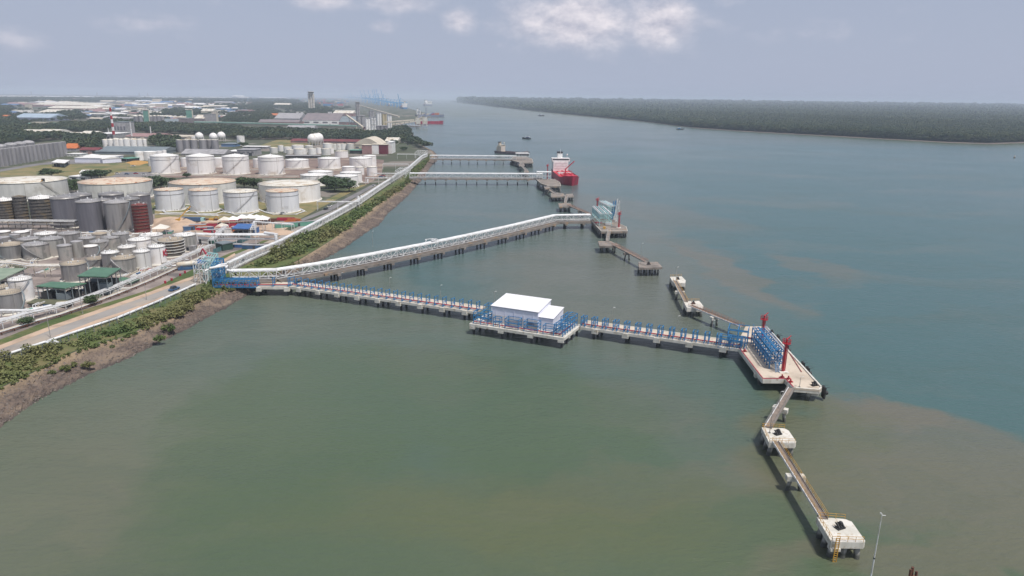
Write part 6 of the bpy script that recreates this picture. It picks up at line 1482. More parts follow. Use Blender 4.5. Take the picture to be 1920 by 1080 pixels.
b = at(248, 262, LZ); chimney(b, ztop(b, 228)-LZ, 1.3, .8, 'slim pale chimney right of the striped one', False); b = at(284, 258, LZ); chimney(b, ztop(b, 237)-LZ, 1.1, .8, 'thin grey chimney below the left jade tower', False)
b = at(205, 259, LZ); chimney(b, ztop(b, 240)-LZ, .5, .4, 'very thin pipe stack left of the striped chimney', False)
# control tower
b = at(585, 208.5, LZ); H = ztop(b, 170.5)-LZ; t = thing('control_tower', b, 'tall pale port control tower with three fins and a dark cab', 'tower')
w_ = 11*depth(b)/FPX/2
for k, x in enumerate((-.78, 0, .78)): P('shaft', MB().box(x*w_-w_*.24, x*w_+w_*.24, -w_*.3, w_*.3, 0, H*.86), m_rc, t)
P('core', MB().box(-w_*.72, w_*.72, -w_*.1, w_*.5, 0, H*.85), m_tg3, t); P('collar', MB().cyl((0, 0, H*.86), (0, 0, H*.90), w_*.75, w_*1.0, 12), m_rc, t); P('cab_window', MB().cyl((0, 0, H*.90), (0, 0, H*.95), w_*.95, w_*1.02, 12), m_glass, t); P('cab_roof', MB().cyl((0, 0, H*.95), (0, 0, H*.97), w_*1.1, n=12), m_rc, t); P('antenna', MB().bar((0, 0, H*.97), (0, 0, H*1.04), .8).bar((w_*.4, 0, H*.97), (w_*.4, 0, H*1.02), .5), m_rg, t)
# jade conveyor gallery
m_greenp = mat('pale_jade_roof', (.24, .38, .32), (.20, .32, .27), .08, .7)
gl = [(366, 241, 229), (400, 241, 229.5), (480, 242.5, 231.5), (560, 244, 233.5), (670, 246, 236.5)]
for i in range(len(gl)-1):
    a, b = at(gl[i][0], gl[i][1], LZ), at(gl[i+1][0], gl[i+1][1], LZ); ha, hb_ = ztop(a, gl[i][2])-LZ, ztop(b, gl[i+1][2])-LZ; t = thing('conveyor_gallery', a, f'{nth(i)} stretch of the long jade roofed conveyor gallery', 'conveyor', 'jade conveyor gallery'); d = b-a
    P('gallery', MB().bar((0, 0, ha-3), d+Vector((0, 0, hb_-3)), 12, 4.5), m_cream, t); P('roof', MB().bar((0, 0, ha+.5), d+Vector((0, 0, hb_+.5)), 15, 2.4), m_greenp, t)
    for k in range(5): q_ = d*(k/5); P('post', MB().bar(q_, q_+Vector((0, 0, ha+(hb_-ha)*k/5-3.7)), 1.4), m_rg, t)
# silo complex at the shore bend
SC = [((670, 238), (685, 238), 217, m_rg, 'grey rectangular silo block with a tall head house', 30), ((669, 232), (676, 232), 192, m_rg, 'tall slim grey head house above the silo block', 12), ((686, 247), (695, 247), 221, m_white, 'white twin barrel silo block left of the tallest', 14), ((696, 250), (706, 250), 219, m_white, 'tall white block with dark bands at the shore bend', 12), ((693, 224), (702, 224), 208, m_rg, 'grey elevator tower behind the white blocks', 12),
      ((707, 239), (716, 239), 211, m_white, 'cream tall silo block beside the yellowish one', 16), ((717, 235), (727, 235), 213, mat('yellow_silo', (.52, .45, .28), (.45, .38, .24), .1), 'yellowish silo block with dark slots', 16), ((727, 243), (735, 243), 216, m_white, 'pale silo block nearest the water', 14), ((706, 250), (727, 250), 236, m_silo, 'dark grey drum shaped store under the cream silos', 20), ((681, 246), (687, 246), 238, m_pink, 'low pink pump house beside the white twin silo', 10)]
for A, B, yt, m_, lb, dp in SC:
    a, b = at(*A, LZ), at(*B, LZ); d = b-a; L_ = d.length; H = ztop(a, yt)-LZ; t = thing('silo_block', a, lb, 'silo', None, math.atan2(d.y, d.x))
    k_ = max(2, int(L_/7)); P('wall', MB().box(0, L_, 1.5, dp, 0, H), m_, t)
    for k in range(k_): P('barrel', MB().cyl((L_*(k+.5)/k_, 2, 0), (L_*(k+.5)/k_, 2, H*.93), L_/k_*.48, n=12), m_, t)
    P('roof', MB().box(-.5, L_+.5, -.5, dp+.5, H+.003, H+.8), m_rg, t)
    if 'bands' in lb:
        for z in (.5, .8): P('dark_band', MB().box(-.3, L_+.3, -2.4, -2.1, H*z, H*z+1), m_glass, t)
def conv(p, q, label, w=4, m=m_cream):
    t = thing('conveyor_gallery', p, label, 'conveyor'); d = q-p; P('gallery', MB().bar((0, 0, 0), d, w, 3), m, t)
    for k in range(1, 6): c = d*(k/6); P('post', MB().bar((c.x, c.y, LZ-p.z), (c.x, c.y, c.z-1.6), 1.0), m_rg, t)
conv(at(650, 216, 35), at(680, 238, 14), 'inclined cream conveyor running down to the silo blocks'); conv(at(722, 229.5, 22), at(775, 225, 22), 'upper cream conveyor out to the dry bulk berth', 5); conv(at(672, 197, 36), at(748, 219, 26), 'long pale conveyor running along the quay', 5); conv(at(735, 233.5, 12), at(790, 226, 12), 'lower conveyor bridge to the dry bulk berth', 5)

# =================================================================== PORT
def crane(p, H, up, label, rz, m=m_port):
    t = thing('quay_crane', p, label, 'crane', 'blue ship to shore cranes', rz); w = 26; d = 30; h = H*.42
    for x in (-w/2, w/2):
        for y in (-d/2, d/2): P('leg', MB().bar((x, y, 0), (x*.9, y, h), 3.6), m, t)
    mb = MB()
    for y in (-d/2, d/2): mb.bar((-w/2, y, h*.35), (w/2, y, h*.35), 3.2); mb.bar((-w/2, y, h), (w/2, y, h), 3.4)
    for x in (-w/2, w/2): mb.bar((x, -d/2, h), (x, d/2, h), 3.4); mb.bar((x, -d/2, h*.35), (x, d/2, h), 1.2)
    P('portal', mb, m, t); P('machinery_house', MB().box(-5, 5, d*.3, d*.8, h+1.2, h+8), m_steelw, t)
    mb = MB(); mb.bar((-3, -d/2, h+.5), (-3, d*1.2, h+.5), 3.2); mb.bar((3, -d/2, h+.5), (3, d*1.2, h+.5), 3.2); mb.bar((-5, -d/2, h), (0, -d*.3, H*.72), 2.8); mb.bar((5, -d/2, h), (0, -d*.3, H*.72), 2.8); mb.bar((0, -d*.3, H*.72), (0, d*.9, h+1), 1.0); P('apex_frame', mb, m, t)
    tip = (0, -d/2-H*.12, H) if up else (0, -d/2-H*.6, h+1)
    mb = MB(); mb.bar((-3, -d/2, h+1), (tip[0]-2.2, tip[1], tip[2]), 3.6); mb.bar((3, -d/2, h+1), (tip[0]+2.2, tip[1], tip[2]), 3.6)
    for k in range(1, 7): f = k/7; mb.bar((-2.6, -d/2+(tip[1]+d/2)*f, h+1+(tip[2]-h-1)*f), (2.6, -d/2+(tip[1]+d/2)*f, h+1+(tip[2]-h-1)*f), 1.2)
    if not up: mb.bar((0, -d*.3, H*.72), (0, tip[1]*.8, h+2), .8)
    P('boom', mb, m, t)
qdir = at(700, 190, 0)-at(752, 199.5, 0); cz = math.atan2(qdir.y, qdir.x)+math.pi
ups = [(754, 203.5, 176), (722, 198.5, 168), (713, 197.5, 166.5), (708.5, 197, 167), (705, 196.3, 168), (697, 195.2, 169), (688.5, 194, 168.5), (681.5, 193.5, 168.5)]
for i, (x, y, yt) in enumerate(ups): b = at(x, y, LZ); crane(b, min(150, ztop(b, yt)-LZ), True, f'{("rightmost", "second")[i] if i < 2 else nth(i)} blue quay crane from the right with its boom raised', cz)
for i in range(20):
    f = i/19; x = 748-f*112; y = 202-17.0*f**.8+.3; b = at(x, y, LZ); H = min(125, ztop(b, y-19)-LZ); crane(b, max(80, H), False, f'{nth(i)} blue quay crane from the right with its boom lowered over a ship', cz)
for i, (x, y) in enumerate(((655, 187), (648, 186.5), (661, 188))): b = at(x, y, LZ); crane(b, min(150, ztop(b, y-24)-LZ), True, f'{("nearest", "middle", "farthest")[i]} of the faint raised cranes at the far end of the quay', cz)
sa = math.atan2(qdir.y, qdir.x)
for i, (x, y, L_, B_, hm, cg) in enumerate([(760, 205.5, 260, 36, m_blue, 9), (733, 199, 300, 42, m_grey_trim, 10), (706, 193.5, 300, 42, m_black, 10)]):
    ship(at(x, y, 0), sa, L_, B_, 14, hm, m_rust, m_white, ('nearest', 'middle', 'farthest')[i]+' container ship lying along the crane quay', (.12, .18), 30, False, name='container_ship', cargo=cg, bow_rise=5)
p1 = at(758, 222, 0); s_ = ship(at(779, 219, 0), 0, 120, 22, 9, m_grey_trim, m_rust, m_white, 'bulk carrier unloading behind the dry bulk berth', (.05, .17), 22, False, cargo=4, name='bulk_carrier')
s_ = ship(at(778, 232, 0), math.radians(8), 88, 20, 8, m_shiphull, m_rust, m_cream, 'maroon hulled bulk carrier at the dry bulk berth', (.1, .25), 17, False, name='bulk_carrier')
s_ = ship(at(795, 198.5, 0), math.radians(60), 120, 30, 14, m_grey_trim, m_rust, m_white, 'distant white car carrier out in the strait', (.1, .9), 34, False, name='car_carrier')
# dry bulk berth trestle + unloaders
ba, bb_ = at(740, 235.5, 5), at(786, 237.5, 5)
truss_jetty('bulk_berth', 'dark piled bulk berth reaching out past the shore bend', [ba, bb_], 5, 12, 2, 8, 3, 14, 1, 2, npile=2)
for i, (x, y, yt) in enumerate(((784, 236, 217), (797, 236, 216))):
    b = at(x, y, 4); H = ztop(b, yt)-4; t = thing('ship_unloader', b, ('left', 'right')[i]+' pale grain unloader tower on the bulk berth', 'unloader'); P('tower', MB().box(-6, 6, -5, 5, H*.2, H*.8), m_rc, t); P('arm', MB().bar((0, 0, H*.8), (22, 14, H*1.25), 2.5), m_grey_trim, t); P('mast', MB().bar((2, 0, H*.8), (4, 0, H*1.7), 1.5), m_grey_trim, t)
    for x_ in (-5, 5):
        for y_ in (-4, 4): P('leg', MB().bar((x_, y_, -1), (x_, y_, H*.2), 1), m_rc, t)
# containers
cm = [m_redpipe, m_blue, m_orangep, m_rg, m_cream, m_greent, m_purple, m_rust]
cms = [[MB().box(-L_/2, L_/2, -7, 7, 0, h).mesh('containers', c) for c in cm] for L_, h in ((45, 13), (70, 16))]
for k in range(230):
    x = random.uniform(505, 652); y = 183.2+(x-505)*.012+random.random()**1.3*17
    if y > 204-(x-600)*.02 or (560 < x < 612 and y > 196): continue
    p = at(x, y, LZ); o = O('container_stack', random.choice(random.choice(cms)), None, p, random.choice((cz, cz, cz+math.pi/2)), None, ('stack of containers ' + ('nearest the control tower' if x < 590 and y > 190 else 'far behind the control tower' if x < 590 else 'close to the crane quay' if y > 190 else 'faint at the far end of the quay') + ' in the port yard'), 'container stack', 'container stacks in the port yard')
# scattered distant sheds (the plain behind)
shp = {}
rc_ = [m_rw, m_rc, m_rg, m_pink, m_blueroof, m_cream]; rcn = ['white', 'cream', 'grey', 'pinkish', 'blue', 'beige']
def farshed(x, y, wpx, hpx, ci, lab):
    p = at(x, y, LZ); dd = depth(p); L_ = wpx*dd/FPX; H = hpx*dd/FPX; D_ = L_*random.uniform(.35, .8)
    t = thing('distant_shed', p, lab, 'building', 'distant sheds on the plain', random.uniform(-.25, .25))
    P('wall', MB().box(0, L_, 0, D_, 0, H*.7), m_rg if ci != 2 else m_cream, t); mb = MB(); mb.add([(-1, -1, H*.7), (L_+1, -1, H*.7), (L_+1, D_/2, H*1.15), (-1, D_/2, H*1.15), (L_+1, D_+1, H*.7), (-1, D_+1, H*.7)], [(0, 1, 2, 3), (3, 2, 4, 5), (1, 4, 2), (0, 3, 5), (0, 5, 4, 1)]); P('roof', mb, rc_[ci], t)
for k in range(270):
    x = random.choice((random.uniform(-30, 500), random.uniform(160, 500))); y = random.uniform(190, 226)
    if x > 480 and y > 205: continue
    if 20 < x < 130 and y > 205: continue
    ci = random.randrange(6); farshed(x, y, random.uniform(10, 36), random.uniform(2.6, 5), ci, f'small {rcn[ci]} roofed building {"far" if y < 203 else "just"} {"behind the striped chimney" if x < 230 else "behind the jade towers" if x < 380 else "beyond the jade gallery"} {"near the horizon" if y < 196 else "among trees"}')
for k, (x, y, w, h) in enumerate([(-20, 182.3, 70, 2.8), (50, 182.5, 60, 2.6), (112, 183, 50, 2.6), (165, 183, 30, 2), (215, 182.5, 18, 1.5), (260, 183.5, 60, 2.2), (330, 184, 40, 2), (372, 184.4, 42, 2.6), (435, 184.5, 22, 5), (445, 185, 20, 3), (480, 184.5, 54, 2.2), (400, 183.5, 30, 1.5)]):
    farshed(x, y, w, h, 0 if k % 3 else 1, f'{nth(k)} of the very long white logistics sheds on the horizon from the left')
for i, (x, y) in enumerate(((60, 176.5), (183, 178), (262, 178.5), (278, 178.5))):
    p = at(x, 181.5+x*.012, LZ); t = thing('pylon', p, f'{nth(i)} faint tower on the left horizon', 'tower'); H_ = 90; P('mast', MB().bar((-8, 0, 0), (0, 0, H_), 3).bar((8, 0, 0), (0, 0, H_), 3).bar((-18, 0, H_*.75), (18, 0, H_*.75), 2), m_rg, t)

# =================================================================== TREES, VEHICLES, YARD
for x, y, r, h, lb in [(612, 354, 8.5, 8, 'leftmost broad rain tree beside the large white tank'), (628, 359, 9.5, 8.5, 'middle broad rain tree beside the large white tank'), (655, 360, 8, 7, 'low spreading rain tree right of the group by the road fork'), (129, 357, 5.5, 7, 'left dark tree between the two huge flat tanks'), (143, 361, 6.5, 7.5, 'right dark tree between the two huge flat tanks'),
                       (98, 332, 12, 6, 'wide tree behind the huge left tank'), (172, 336, 9, 6, 'left half of the tree pair behind the huge rusty roofed tank'), (190, 335, 9, 6, 'right half of the tree pair behind the huge rusty roofed tank'), (285, 352, 9, 7, 'left dark tree between the huge rusty roofed tanks'), (303, 354, 9, 7, 'middle dark tree between the huge rusty roofed tanks'), (320, 352, 8, 6, 'right dark tree between the huge rusty roofed tanks'),
                       (458, 352, 8, 6.5, 'left dark tree between huge tanks and the white cone roofed tank'), (476, 355, 8, 7, 'right dark tree between huge tanks and the white cone roofed tank'), (350, 333, 4, 3, 'small bush like tree before the bright tanks'), (578, 347, 7, 5, 'tree top over the huge pale tank'), (47, 612, 2.6, 2.5, 'small round tree on the verge at lower left'), (175, 573, 3.0, 2.8, 'small round tree on the verge beside the pipe rack'),
                       (295, 271, 14, 11, 'big round tree left of the grey silos'), (312, 280, 13, 9, 'lower round tree left of the grey silos'), (325, 281, 12, 9, 'round tree touching the grey silos'), (457, 275, 8, 5, 'small tree at the foot of the lone white cylinder'), (757, 283, 6, 4.5, 'small tree beside the fourth jetty root'), (780, 318, 3, 2.6, 'small tree on the bank near the third jetty')]:
    tree(x, y, r, lb, h)
for i, (x, y, r) in enumerate(((98, 704, 1.6), (125, 697, 1.7), (140, 690, 1.5), (166, 689, 2.0), (212, 656, 1.2), (165, 660, 2.0), (300, 640, 2.6), (318, 622, 2.6), (545, 452, 2.8), (612, 447, 2.2), (632, 442, 2.2))):
    p = at(x, y, 1.2); t = thing('mangrove_shrub', p, f'{nth(i)} lone green mangrove shrub standing on the rocky beach', 'shrub', 'mangrove shrubs on the beach'); o = O('crown', bushes[i % 3], t, (0, 0, .6), sc=(r*(.9+.3*(i % 2)), r*.95, r*(.8+.15*(i % 3)))); O('trunk', trunks[0], t, (0, 0, r*1.1), sc=(r, r, r))
def car(p, rz, bm, label, L_=4.4, H=1.5, group=None):
    t = thing('parked_car', p, label, 'car', group, rz)
    P('body', MB().prism([(-L_/2, -.88), (L_/2-.2, -.88), (L_/2, -.5), (L_/2, .5), (L_/2-.2, .88), (-L_/2, .88)], .3, .85), bm, t)
    mb = MB(); mb.add([(-L_*.36, -.8, .853), (L_*.22, -.8, .853), (L_*.22, .8, .853), (-L_*.36, .8, .853), (-L_*.26, -.65, H), (L_*.06, -.65, H), (L_*.06, .65, H), (-L_*.26, .65, H)], [(4, 5, 6, 7), (0, 1, 5, 4), (1, 2, 6, 5), (2, 3, 7, 6), (3, 0, 4, 7)]); P('cabin', mb, m_glass, t)
    wh = MB().cyl((0, -.1, 0), (0, .1, 0), .33, n=10).mesh('wheel', m_black)
    for x in (-L_*.3, L_*.3):
        for y in (-.82, .82): O('wheel', wh, t, (x, y, .33))
    return t
def truck(p, rz, cabm, bodym, label, L_=9, kind='flat'):
    t = thing('truck', p, label, 'truck', None, rz); P('cab', MB().box(L_/2-2, L_/2, -1.2, 1.2, .7, 3.0), cabm, t); P('windscreen', MB().box(L_/2+.003, L_/2+.05, -1.0, 1.0, 1.9, 2.7), m_glass, t)
    P('chassis', MB().box(-L_/2, L_/2-2.1, -.9, .9, .7, 1.0), m_black, t); P('body', MB().box(-L_/2, L_/2-2.2, -1.25, 1.25, 1.003, 3.3 if kind == 'box' else 1.7), bodym, t)
    wh = MB().cyl((0, -.15, 0), (0, .15, 0), .5, n=10).mesh('wheel', m_black)
    for x in (-L_*.4, -L_*.25, L_*.36):
        for y in (-1.1, 1.1): O('wheel', wh, t, (x, y, .5))
    return t
rdz = LZ+.12; ra_ = math.atan2(*(lambda d: (d.y, d.x))(at(362, 527, LZ)-at(272, 560, LZ)))
truck(at(360, 417, LZ+.1), 0, m_teal, m_truck, 'long blue truck with a teal cab at the back of the building yard', 16, 'box')
cc_ = [m_white, m_white, m_rg, m_glass, m_white, m_truck, m_redpipe]
car(at(327, 544, rdz), ra_, m_truck, 'dark blue pickup car driving on the shore road', 5.0, 1.9, 'cars about the terminal')
for i, (x, y, rz) in enumerate([(540, 395, 1.2), (525, 399, .3), (530, 402, 1.2), (611, 393, 1.3), (618, 388, 1.3), (714, 332, .2), (718, 330, .4), (722, 334, 1.3), (700, 350, 1.2), (560, 447, 1.1), (700, 361, 1.1), (745, 322, 1.2), (500, 418, .1), (390, 434, .3), (457, 491, 1.0), (760, 268, .5), (755, 266, .5), (765, 272, 1.2), (220, 326, .1), (238, 327, .1), (255, 326, .1), (270, 328, .1), (250, 312, .1)]):
    car(at(x, y, LZ+.13), rz, cc_[i % 7], f'{("white", "white", "grey", "dark", "white", "blue", "red")[i % 7]} car {("beside the tank with the worn emblem", "beside the tank with the worn emblem", "on the service road below the white tanks", "at the road fork", "at the road fork", "on the lane to the third jetty", "on the lane to the third jetty", "on the lane to the third jetty", "near the overhead white pipes", "on the shore road near the pipe bend", "beside the overhead white pipes", "at the third jetty root", "at the edge of the building yard", "in the building yard", "on the shore road behind the blue tower", "near the shore bend woods", "near the shore bend woods", "near the shore bend woods", "in the car park behind the huge tanks", "in the car park behind the huge tanks", "in the car park behind the huge tanks", "in the car park behind the huge tanks", "beside the orange earth")[i]}', group='cars about the terminal')
# tents
def tent(x, y, w, label, m=m_rw, H=3.4):
    p = at(x, y, LZ+.1); t = thing('tent', p, label, 'tent', 'pointed white tents in the yard', .15); mb = MB(); mb.add([(-w/2, -w/2, H), (w/2, -w/2, H), (w/2, w/2, H), (-w/2, w/2, H), (0, 0, H+w*.28)], [(0, 1, 4), (1, 2, 4), (2, 3, 4), (3, 0, 4), (3, 2, 1, 0)]); P('canopy', mb, m, t)
    ps = MB().bar((0, 0, 0), (0, 0, H), .15).mesh('post', m_steelw)
    for a in (-1, 1):
        for b in (-1, 1): O('post', ps, t, (a*w*.48, b*w*.48, 0))
for i, (x, y, w) in enumerate([(422, 422, 7), (438, 421, 7), (455, 418, 7), (470, 417.5, 7), (482, 418, 7), (493, 420.5, 8), (303, 438, 8), (417, 434, 6)]): tent(x, y, w, f'{nth(i)} pointed tent in the building yard {("by the red steel", "left of the blue tarpaulin", "behind the blue tarpaulin", "behind the blue tarpaulin", "among the white ones", "at the right end of the row", "beside the dark red tank", "in front of the red steel")[i]}', m_rw if i not in (0, 6, 7) else m_rc)
def heap(x, y, w, h, m, label):
    p = at(x, y, LZ+.08); mb = MB(); n = 18; vs = [(0, 0, h)]
    for k in range(n):
        a = 6.283*k/n; vs.append((w*.5*math.cos(a)*random.uniform(.35, .6), w*.35*math.sin(a)*random.uniform(.35, .6), h*random.uniform(.5, .8)))
    for k in range(n):
        a = 6.283*k/n; vs.append((w*.5*math.cos(a)*random.uniform(.85, 1.1), w*.35*math.sin(a)*random.uniform(.85, 1.1), -.05))
    mb.add(vs, [(0, 1+k, 1+(k+1) % n) for k in range(n)]+[(1+k, 1+n+k, 1+n+(k+1) % n, 1+(k+1) % n) for k in range(n)], True)
    o = P('earth_heap', mb, m); o.location = p; o['label'] = label; o['category'] = 'heap'
heap(320, 418, 32, 4, m_sand, 'broad heap of pale sand behind the dark red tank'); heap(343, 424, 26, 3, m_sand, 'second sand heap beside the yellow crane'); heap(395, 420, 22, 2.2, m_sand, 'low sand heap beyond the red steel'); heap(262, 305, 30, 2.5, m_orange, 'orange earth heap beside the white roofed shed'); heap(525, 437, 22, 2, m_sand, 'sand heap beside the white pipe portal'); heap(500, 447, 18, 1.5, m_bund, 'brown heap under the white pipe portal'); heap(370, 437, 20, 1.5, m_sand, 'sand heap behind the elevated pipe rack')
# yellow mobile crane
p = at(334, 420, LZ); t = thing('mobile_crane', p, 'yellow mobile crane with raised boom on the sand heaps', 'crane'); P('carrier', MB().box(-3.5, 3.5, -1.3, 1.3, .7, 1.7), m_yellow, t); P('cab', MB().box(-1, 1.5, -1, 1, 1.703, 3.2), m_yellow, t); P('boom', MB().bar((0, 0, 2.5), (7, 4, 10.5), .55), m_yellow, t)
wh = MB().cyl((0, -.2, 0), (0, .2, 0), .7, n=10).mesh('wheel', m_black)
for x in (-2.5, 0, 2.5):
    for y in (-1.2, 1.2): O('wheel', wh, t, (x, y, .7))
p = at(397, 417, LZ); t = thing('excavator', p, 'small yellow excavator behind the tents', 'excavator'); P('tracks', MB().box(-1.8, 1.8, -1.3, 1.3, .1, .9), m_black, t); P('cab', MB().box(-1.2, 1, -1, 1, .903, 2.6), m_yellow, t); P('arm', MB().bar((.8, 0, 1.8), (3.5, 0, 4.2), .4).bar((3.5, 0, 4.2), (5.2, 0, 1.2), .35), m_yellow, t)
p = at(390, 490, LZ); t = thing('excavator', p, 'red excavator with raised arm beside the shore road', 'excavator'); P('tracks', MB().box(-1.8, 1.8, -1.3, 1.3, .1, .9), m_black, t); P('cab', MB().box(-1.4, 1, -1.1, 1.1, .903, 2.6), m_redpipe, t); P('arm', MB().bar((.5, 0, 1.8), (-2.5, 1, 6), .6).bar((-2.5, 1, 6), (-4, 1.5, 3), .4), m_redpipe, t)
# yard equipment: containers, cabins, steel bundles
names = {id(m_redpipe): 'red', id(m_truck): 'dark blue', id(m_tarp): 'bright blue', id(m_orangep): 'orange', id(m_rw): 'white', id(m_greent): 'green', id(m_rust): 'rusty', id(m_rg): 'grey'}
def cabin(x, y, l, w, h, m, rz, place, nm='site_cabin', cat='cabin', k=0):
    p = at(x, y, LZ+.1); t = thing(nm, p, f'{names[id(m)]} {place}', cat, None, rz); P('body', MB().box(-l/2, l/2, -w/2, w/2, 0, h), m, t); P('door', MB().box(-.6, .6, -w/2-.06, -w/2-.004, .1, h*.8), m_glass, t); P('roof', MB().box(-l/2-.1, l/2+.1, -w/2-.1, w/2+.1, h+.003, h+.12), m_rg, t)
Y = [(372, 432, 9, 4, 3.5, m_orangep, .2, 'site container left of the tents'), (380, 434, 6, 3, 2.5, m_redpipe, .1, 'site container beside the orange one'), (360, 433, 9, 3, 3, m_truck, .6, 'site container at the left of the yard'), (390, 433.5, 6, 3, 2.6, m_truck, 0, 'generator box in mid yard'), (400, 437, 10, 3, 2, m_redpipe, .1, 'steel crate before the pipe rack'), (445, 433, 6, 3, 2.6, m_orangep, .1, 'box under the blue tarpaulin at left'),
     (452, 433, 5, 3, 2.6, m_redpipe, 0, 'box under the blue tarpaulin'), (468, 436, 10, 4, 3.2, m_tarp, 0, 'container right of the blue tarpaulin'), (378, 456, 8, 3, 3, m_rw, 0, 'hut under the elevated pipe rack'), (395, 456, 6, 3, 2.8, m_greent, 0, 'tank box under the elevated pipe rack'), (440, 463, 14, 3, 1.6, m_tarp, .0, 'covered stack behind the fence'), (478, 466, 12, 3, 2, m_truck, 0, 'crate stack behind the road'), (560, 424, 28, 2.5, 2.6, m_greent, .55, 'long hoarding by the road beyond the yard'),
     (315, 437, 5, 5, 1.2, m_greent, .2, 'round cover beside the dark red tank'), (420, 437, 8, 3, 2.4, m_rw, .1, 'cabin in front of the tents'), (355, 470, 6, 3, 2.5, m_rg, 0, 'box beside the long stair tank')]
for x, y, l, w, h, m, rz, pc in Y: cabin(x, y, l, w, h, m, rz, pc)
for i, (x, y, l, m, lb) in enumerate([(400, 426, 34, m_redpipe, 'long bundle of red primed steel in the middle of the yard'), (410, 424, 26, m_rust, 'rusty beam bundle behind the red steel'), (505, 416, 14, m_rust, 'rust brown steel stack right of the tents'), (536, 414, 16, m_redpipe, 'red steel frames at the right of the yard'), (548, 416, 12, m_orangep, 'orange steel frames near the road'), (386, 416, 18, m_rust, 'dark rusty pipes behind the sand heap'), (430, 415, 14, m_redpipe, 'red pipes behind the tents')]):
    p = at(x, y, LZ+.1); t = thing('steel_bundle', p, lb, 'steel stack', None, random.uniform(-.1, .1))
    for k in range(6): P('beam', MB().bar((-l/2+random.uniform(0, 3), k*.9, .3+.4*(k % 3)), (l/2-random.uniform(0, 4), k*.9+random.uniform(-1, 1), .3+.4*(k % 3)), .5), m, t)
for i, (x, y) in enumerate(((338, 517), (310, 531), (322, 526), (347, 512))):
    tt = thing('red_marker', at(x, y, LZ+.12), f'{nth(i)} small rust red barrel beside the sandy road', 'barrel', 'red barrels by the road'); P('drum', MB().cyl((0, 0, 0), (0, 0, 1.0), .45, n=10), m_redpipe, tt)
for i, (x, y, h, pl_) in enumerate([(95, 634, 9, 'near the kinked pipeline'), (275, 562, 9, 'beside the verge end'), (155, 588, 9, 'on the verge beside the pipe rack'), (72, 500, 10, 'among the small grey tanks'), (405, 470, 10, 'near the dark green shelter'), (408, 340, 12, 'before the bright tanks'), (240, 322, 12, 'in the car park'), (624, 400, 9, 'at the road fork'), (550, 272, 14, 'before the dark red row'), (622, 268, 16, 'by the wood edge')]):
    lamp_post(at(x, y, LZ), h, f'grey street lamp {pl_}', name='street_lamp', r=.12, rz=random.uniform(0, 6))
# low pipes around tank feet, walls of the bunds
for i, (a, b, h, lb) in enumerate([((285, 328.5), (560, 331.5), 1.0, 'long pale bund wall in front of the four bright tanks'), ((285, 321), (560, 318), .8, 'pale bund wall behind the four bright tanks'), ((430, 336.5), (520, 337.5), 1.0, 'cream bund wall left of the low white tanks'), ((560, 318.5), (640, 318.5), .8, 'pale wall between the squat tanks'), ((290, 403), (470, 405), .6, 'thin kerb in front of the four front tanks'), ((0, 334), (135, 334), .8, 'kerb along the side road beyond the huge left tank')]):
    p, q_ = at(*a, LZ), at(*b, LZ); t = thing('bund_wall', p, lb, 'wall'); P('wall', MB().bar((0, 0, h/2), q_-p+Vector((0, 0, h/2)), .6, h), m_rc if 'cream' in lb or 'pale' in lb else m_conc, t); P('coping', MB().bar((0, 0, h+.06), q_-p+Vector((0, 0, h+.06)), .8, .1), m_conc, t)
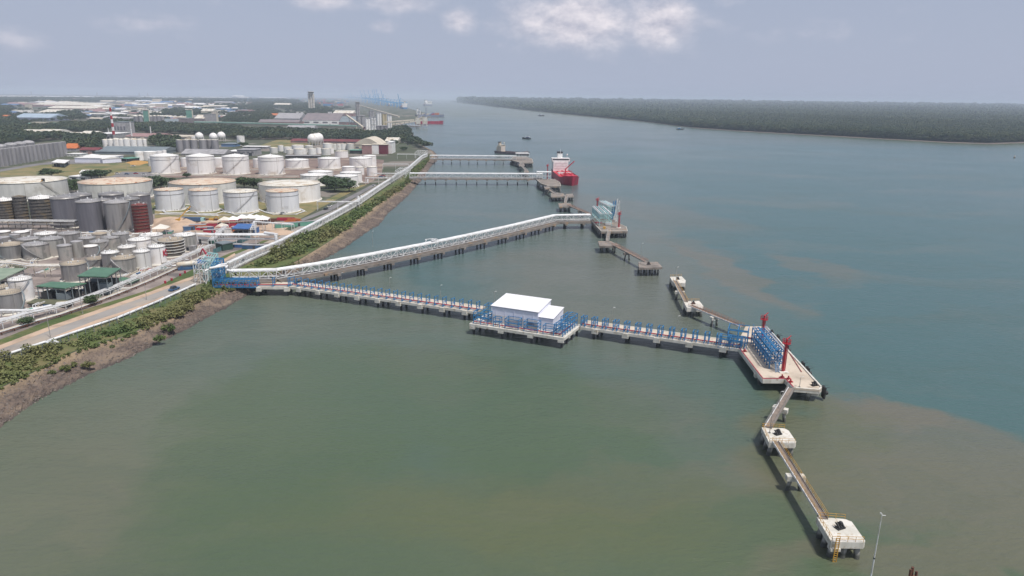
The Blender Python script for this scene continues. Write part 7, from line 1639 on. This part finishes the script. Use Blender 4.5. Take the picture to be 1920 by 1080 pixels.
for i, (pts_, lb) in enumerate([([(290, 386), (300, 393), (310, 400), (345, 401), (356, 396), (362, 393)], 'white foot pipes round the first front tank'), ([(350, 389), (362, 396), (372, 402), (405, 402), (420, 397)], 'white foot pipes round the second front tank'), ([(412, 392), (425, 399), (440, 403), (470, 403), (486, 398)], 'white foot pipes round the third front tank'), ([(480, 392), (497, 399), (512, 403), (555, 403), (572, 397), (562, 392)], 'white foot pipes round the fourth front tank'),
                           ([(410, 405), (300, 402)], 'white ground pipe along the bund kerb'), ([(630, 333), (672, 343), (690, 343), (690, 337)], 'white pipe loop beside the road fork tanks')]):
    pts = [at(x, y, LZ) for x, y in pts_]; t = thing('ground_pipe', pts[0], lb, 'pipe'); pipe_run(t, pts, .3, m_pipe, (0, .5)); pipe_run(t, pts, .2, m_pipe, (.8, .4)); mb = MB()
    for p in pts: q_ = p-pts[0]; mb.box(q_.x-.3, q_.x+1.1, q_.y-.2, q_.y+.2, 0, .35)
    P('saddle', mb, m_conc, t)

# pipe manifolds and pump skids between the small tanks
spots = [(60, 497), (110, 500), (140, 541), (90, 508), (190, 545), (205, 538), (15, 505), (120, 455), (175, 438), (205, 441), (240, 444), (290, 482), (262, 515), (330, 492), (352, 478), (60, 583), (95, 577), (35, 598), (250, 512), (312, 505), (40, 437), (5, 500), (150, 445), (300, 470), (345, 452), (130, 500), (215, 548), (375, 470), (160, 548), (100, 548)]
pl2 = ['beside the yellowed pipe bridge', 'between the grey tanks', 'beside the lower green canopy', 'left of the tan roofed tank', 'behind the upper green canopy', 'before the pipe rack by the canopy', 'at the left edge of the tank yard', 'under the grey pipe rack', 'at the foot of the tall grey tanks', 'at the foot of the curved stair tank', 'before the dark red tank', 'behind the white lettered tank', 'before the lilac tank', 'right of the lettered tank', 'near the long stair tank']
for i, (x, y) in enumerate(spots):
    p = at(x, y, LZ+.05); t = thing('pump_skid', p, f'{"low" if i < 15 else "further"} {"white" if i % 2 else "pale grey"} pump and pipe manifold {pl2[i % 15]}', 'pump skid', 'pump skids in the tank yard', random.uniform(-.3, .3)+(.3 if i % 3 else 1.8))
    P('base', MB().box(-3.5, 3.5, -1.5, 1.5, 0, .25), m_conc, t)
    for k in range(3): P('pipe', MB().tube([(-6+random.uniform(-3, 2), -1+k, .7), (2, -1+k, .7), (2, -1+k, 1.6), (5+random.uniform(0, 4), -1+k, 1.6)], random.uniform(.12, .22), 6), m_pipe if (i+k) % 3 else m_cream, t)
    P('pump', MB().cyl((-1.5, 0, .8), (.2, 0, .8), .5, n=8).box(-2.2, -1.6, -.4, .4, .25, 1.3), (m_truck, m_steelw, m_tg, m_greent)[i % 4], t)
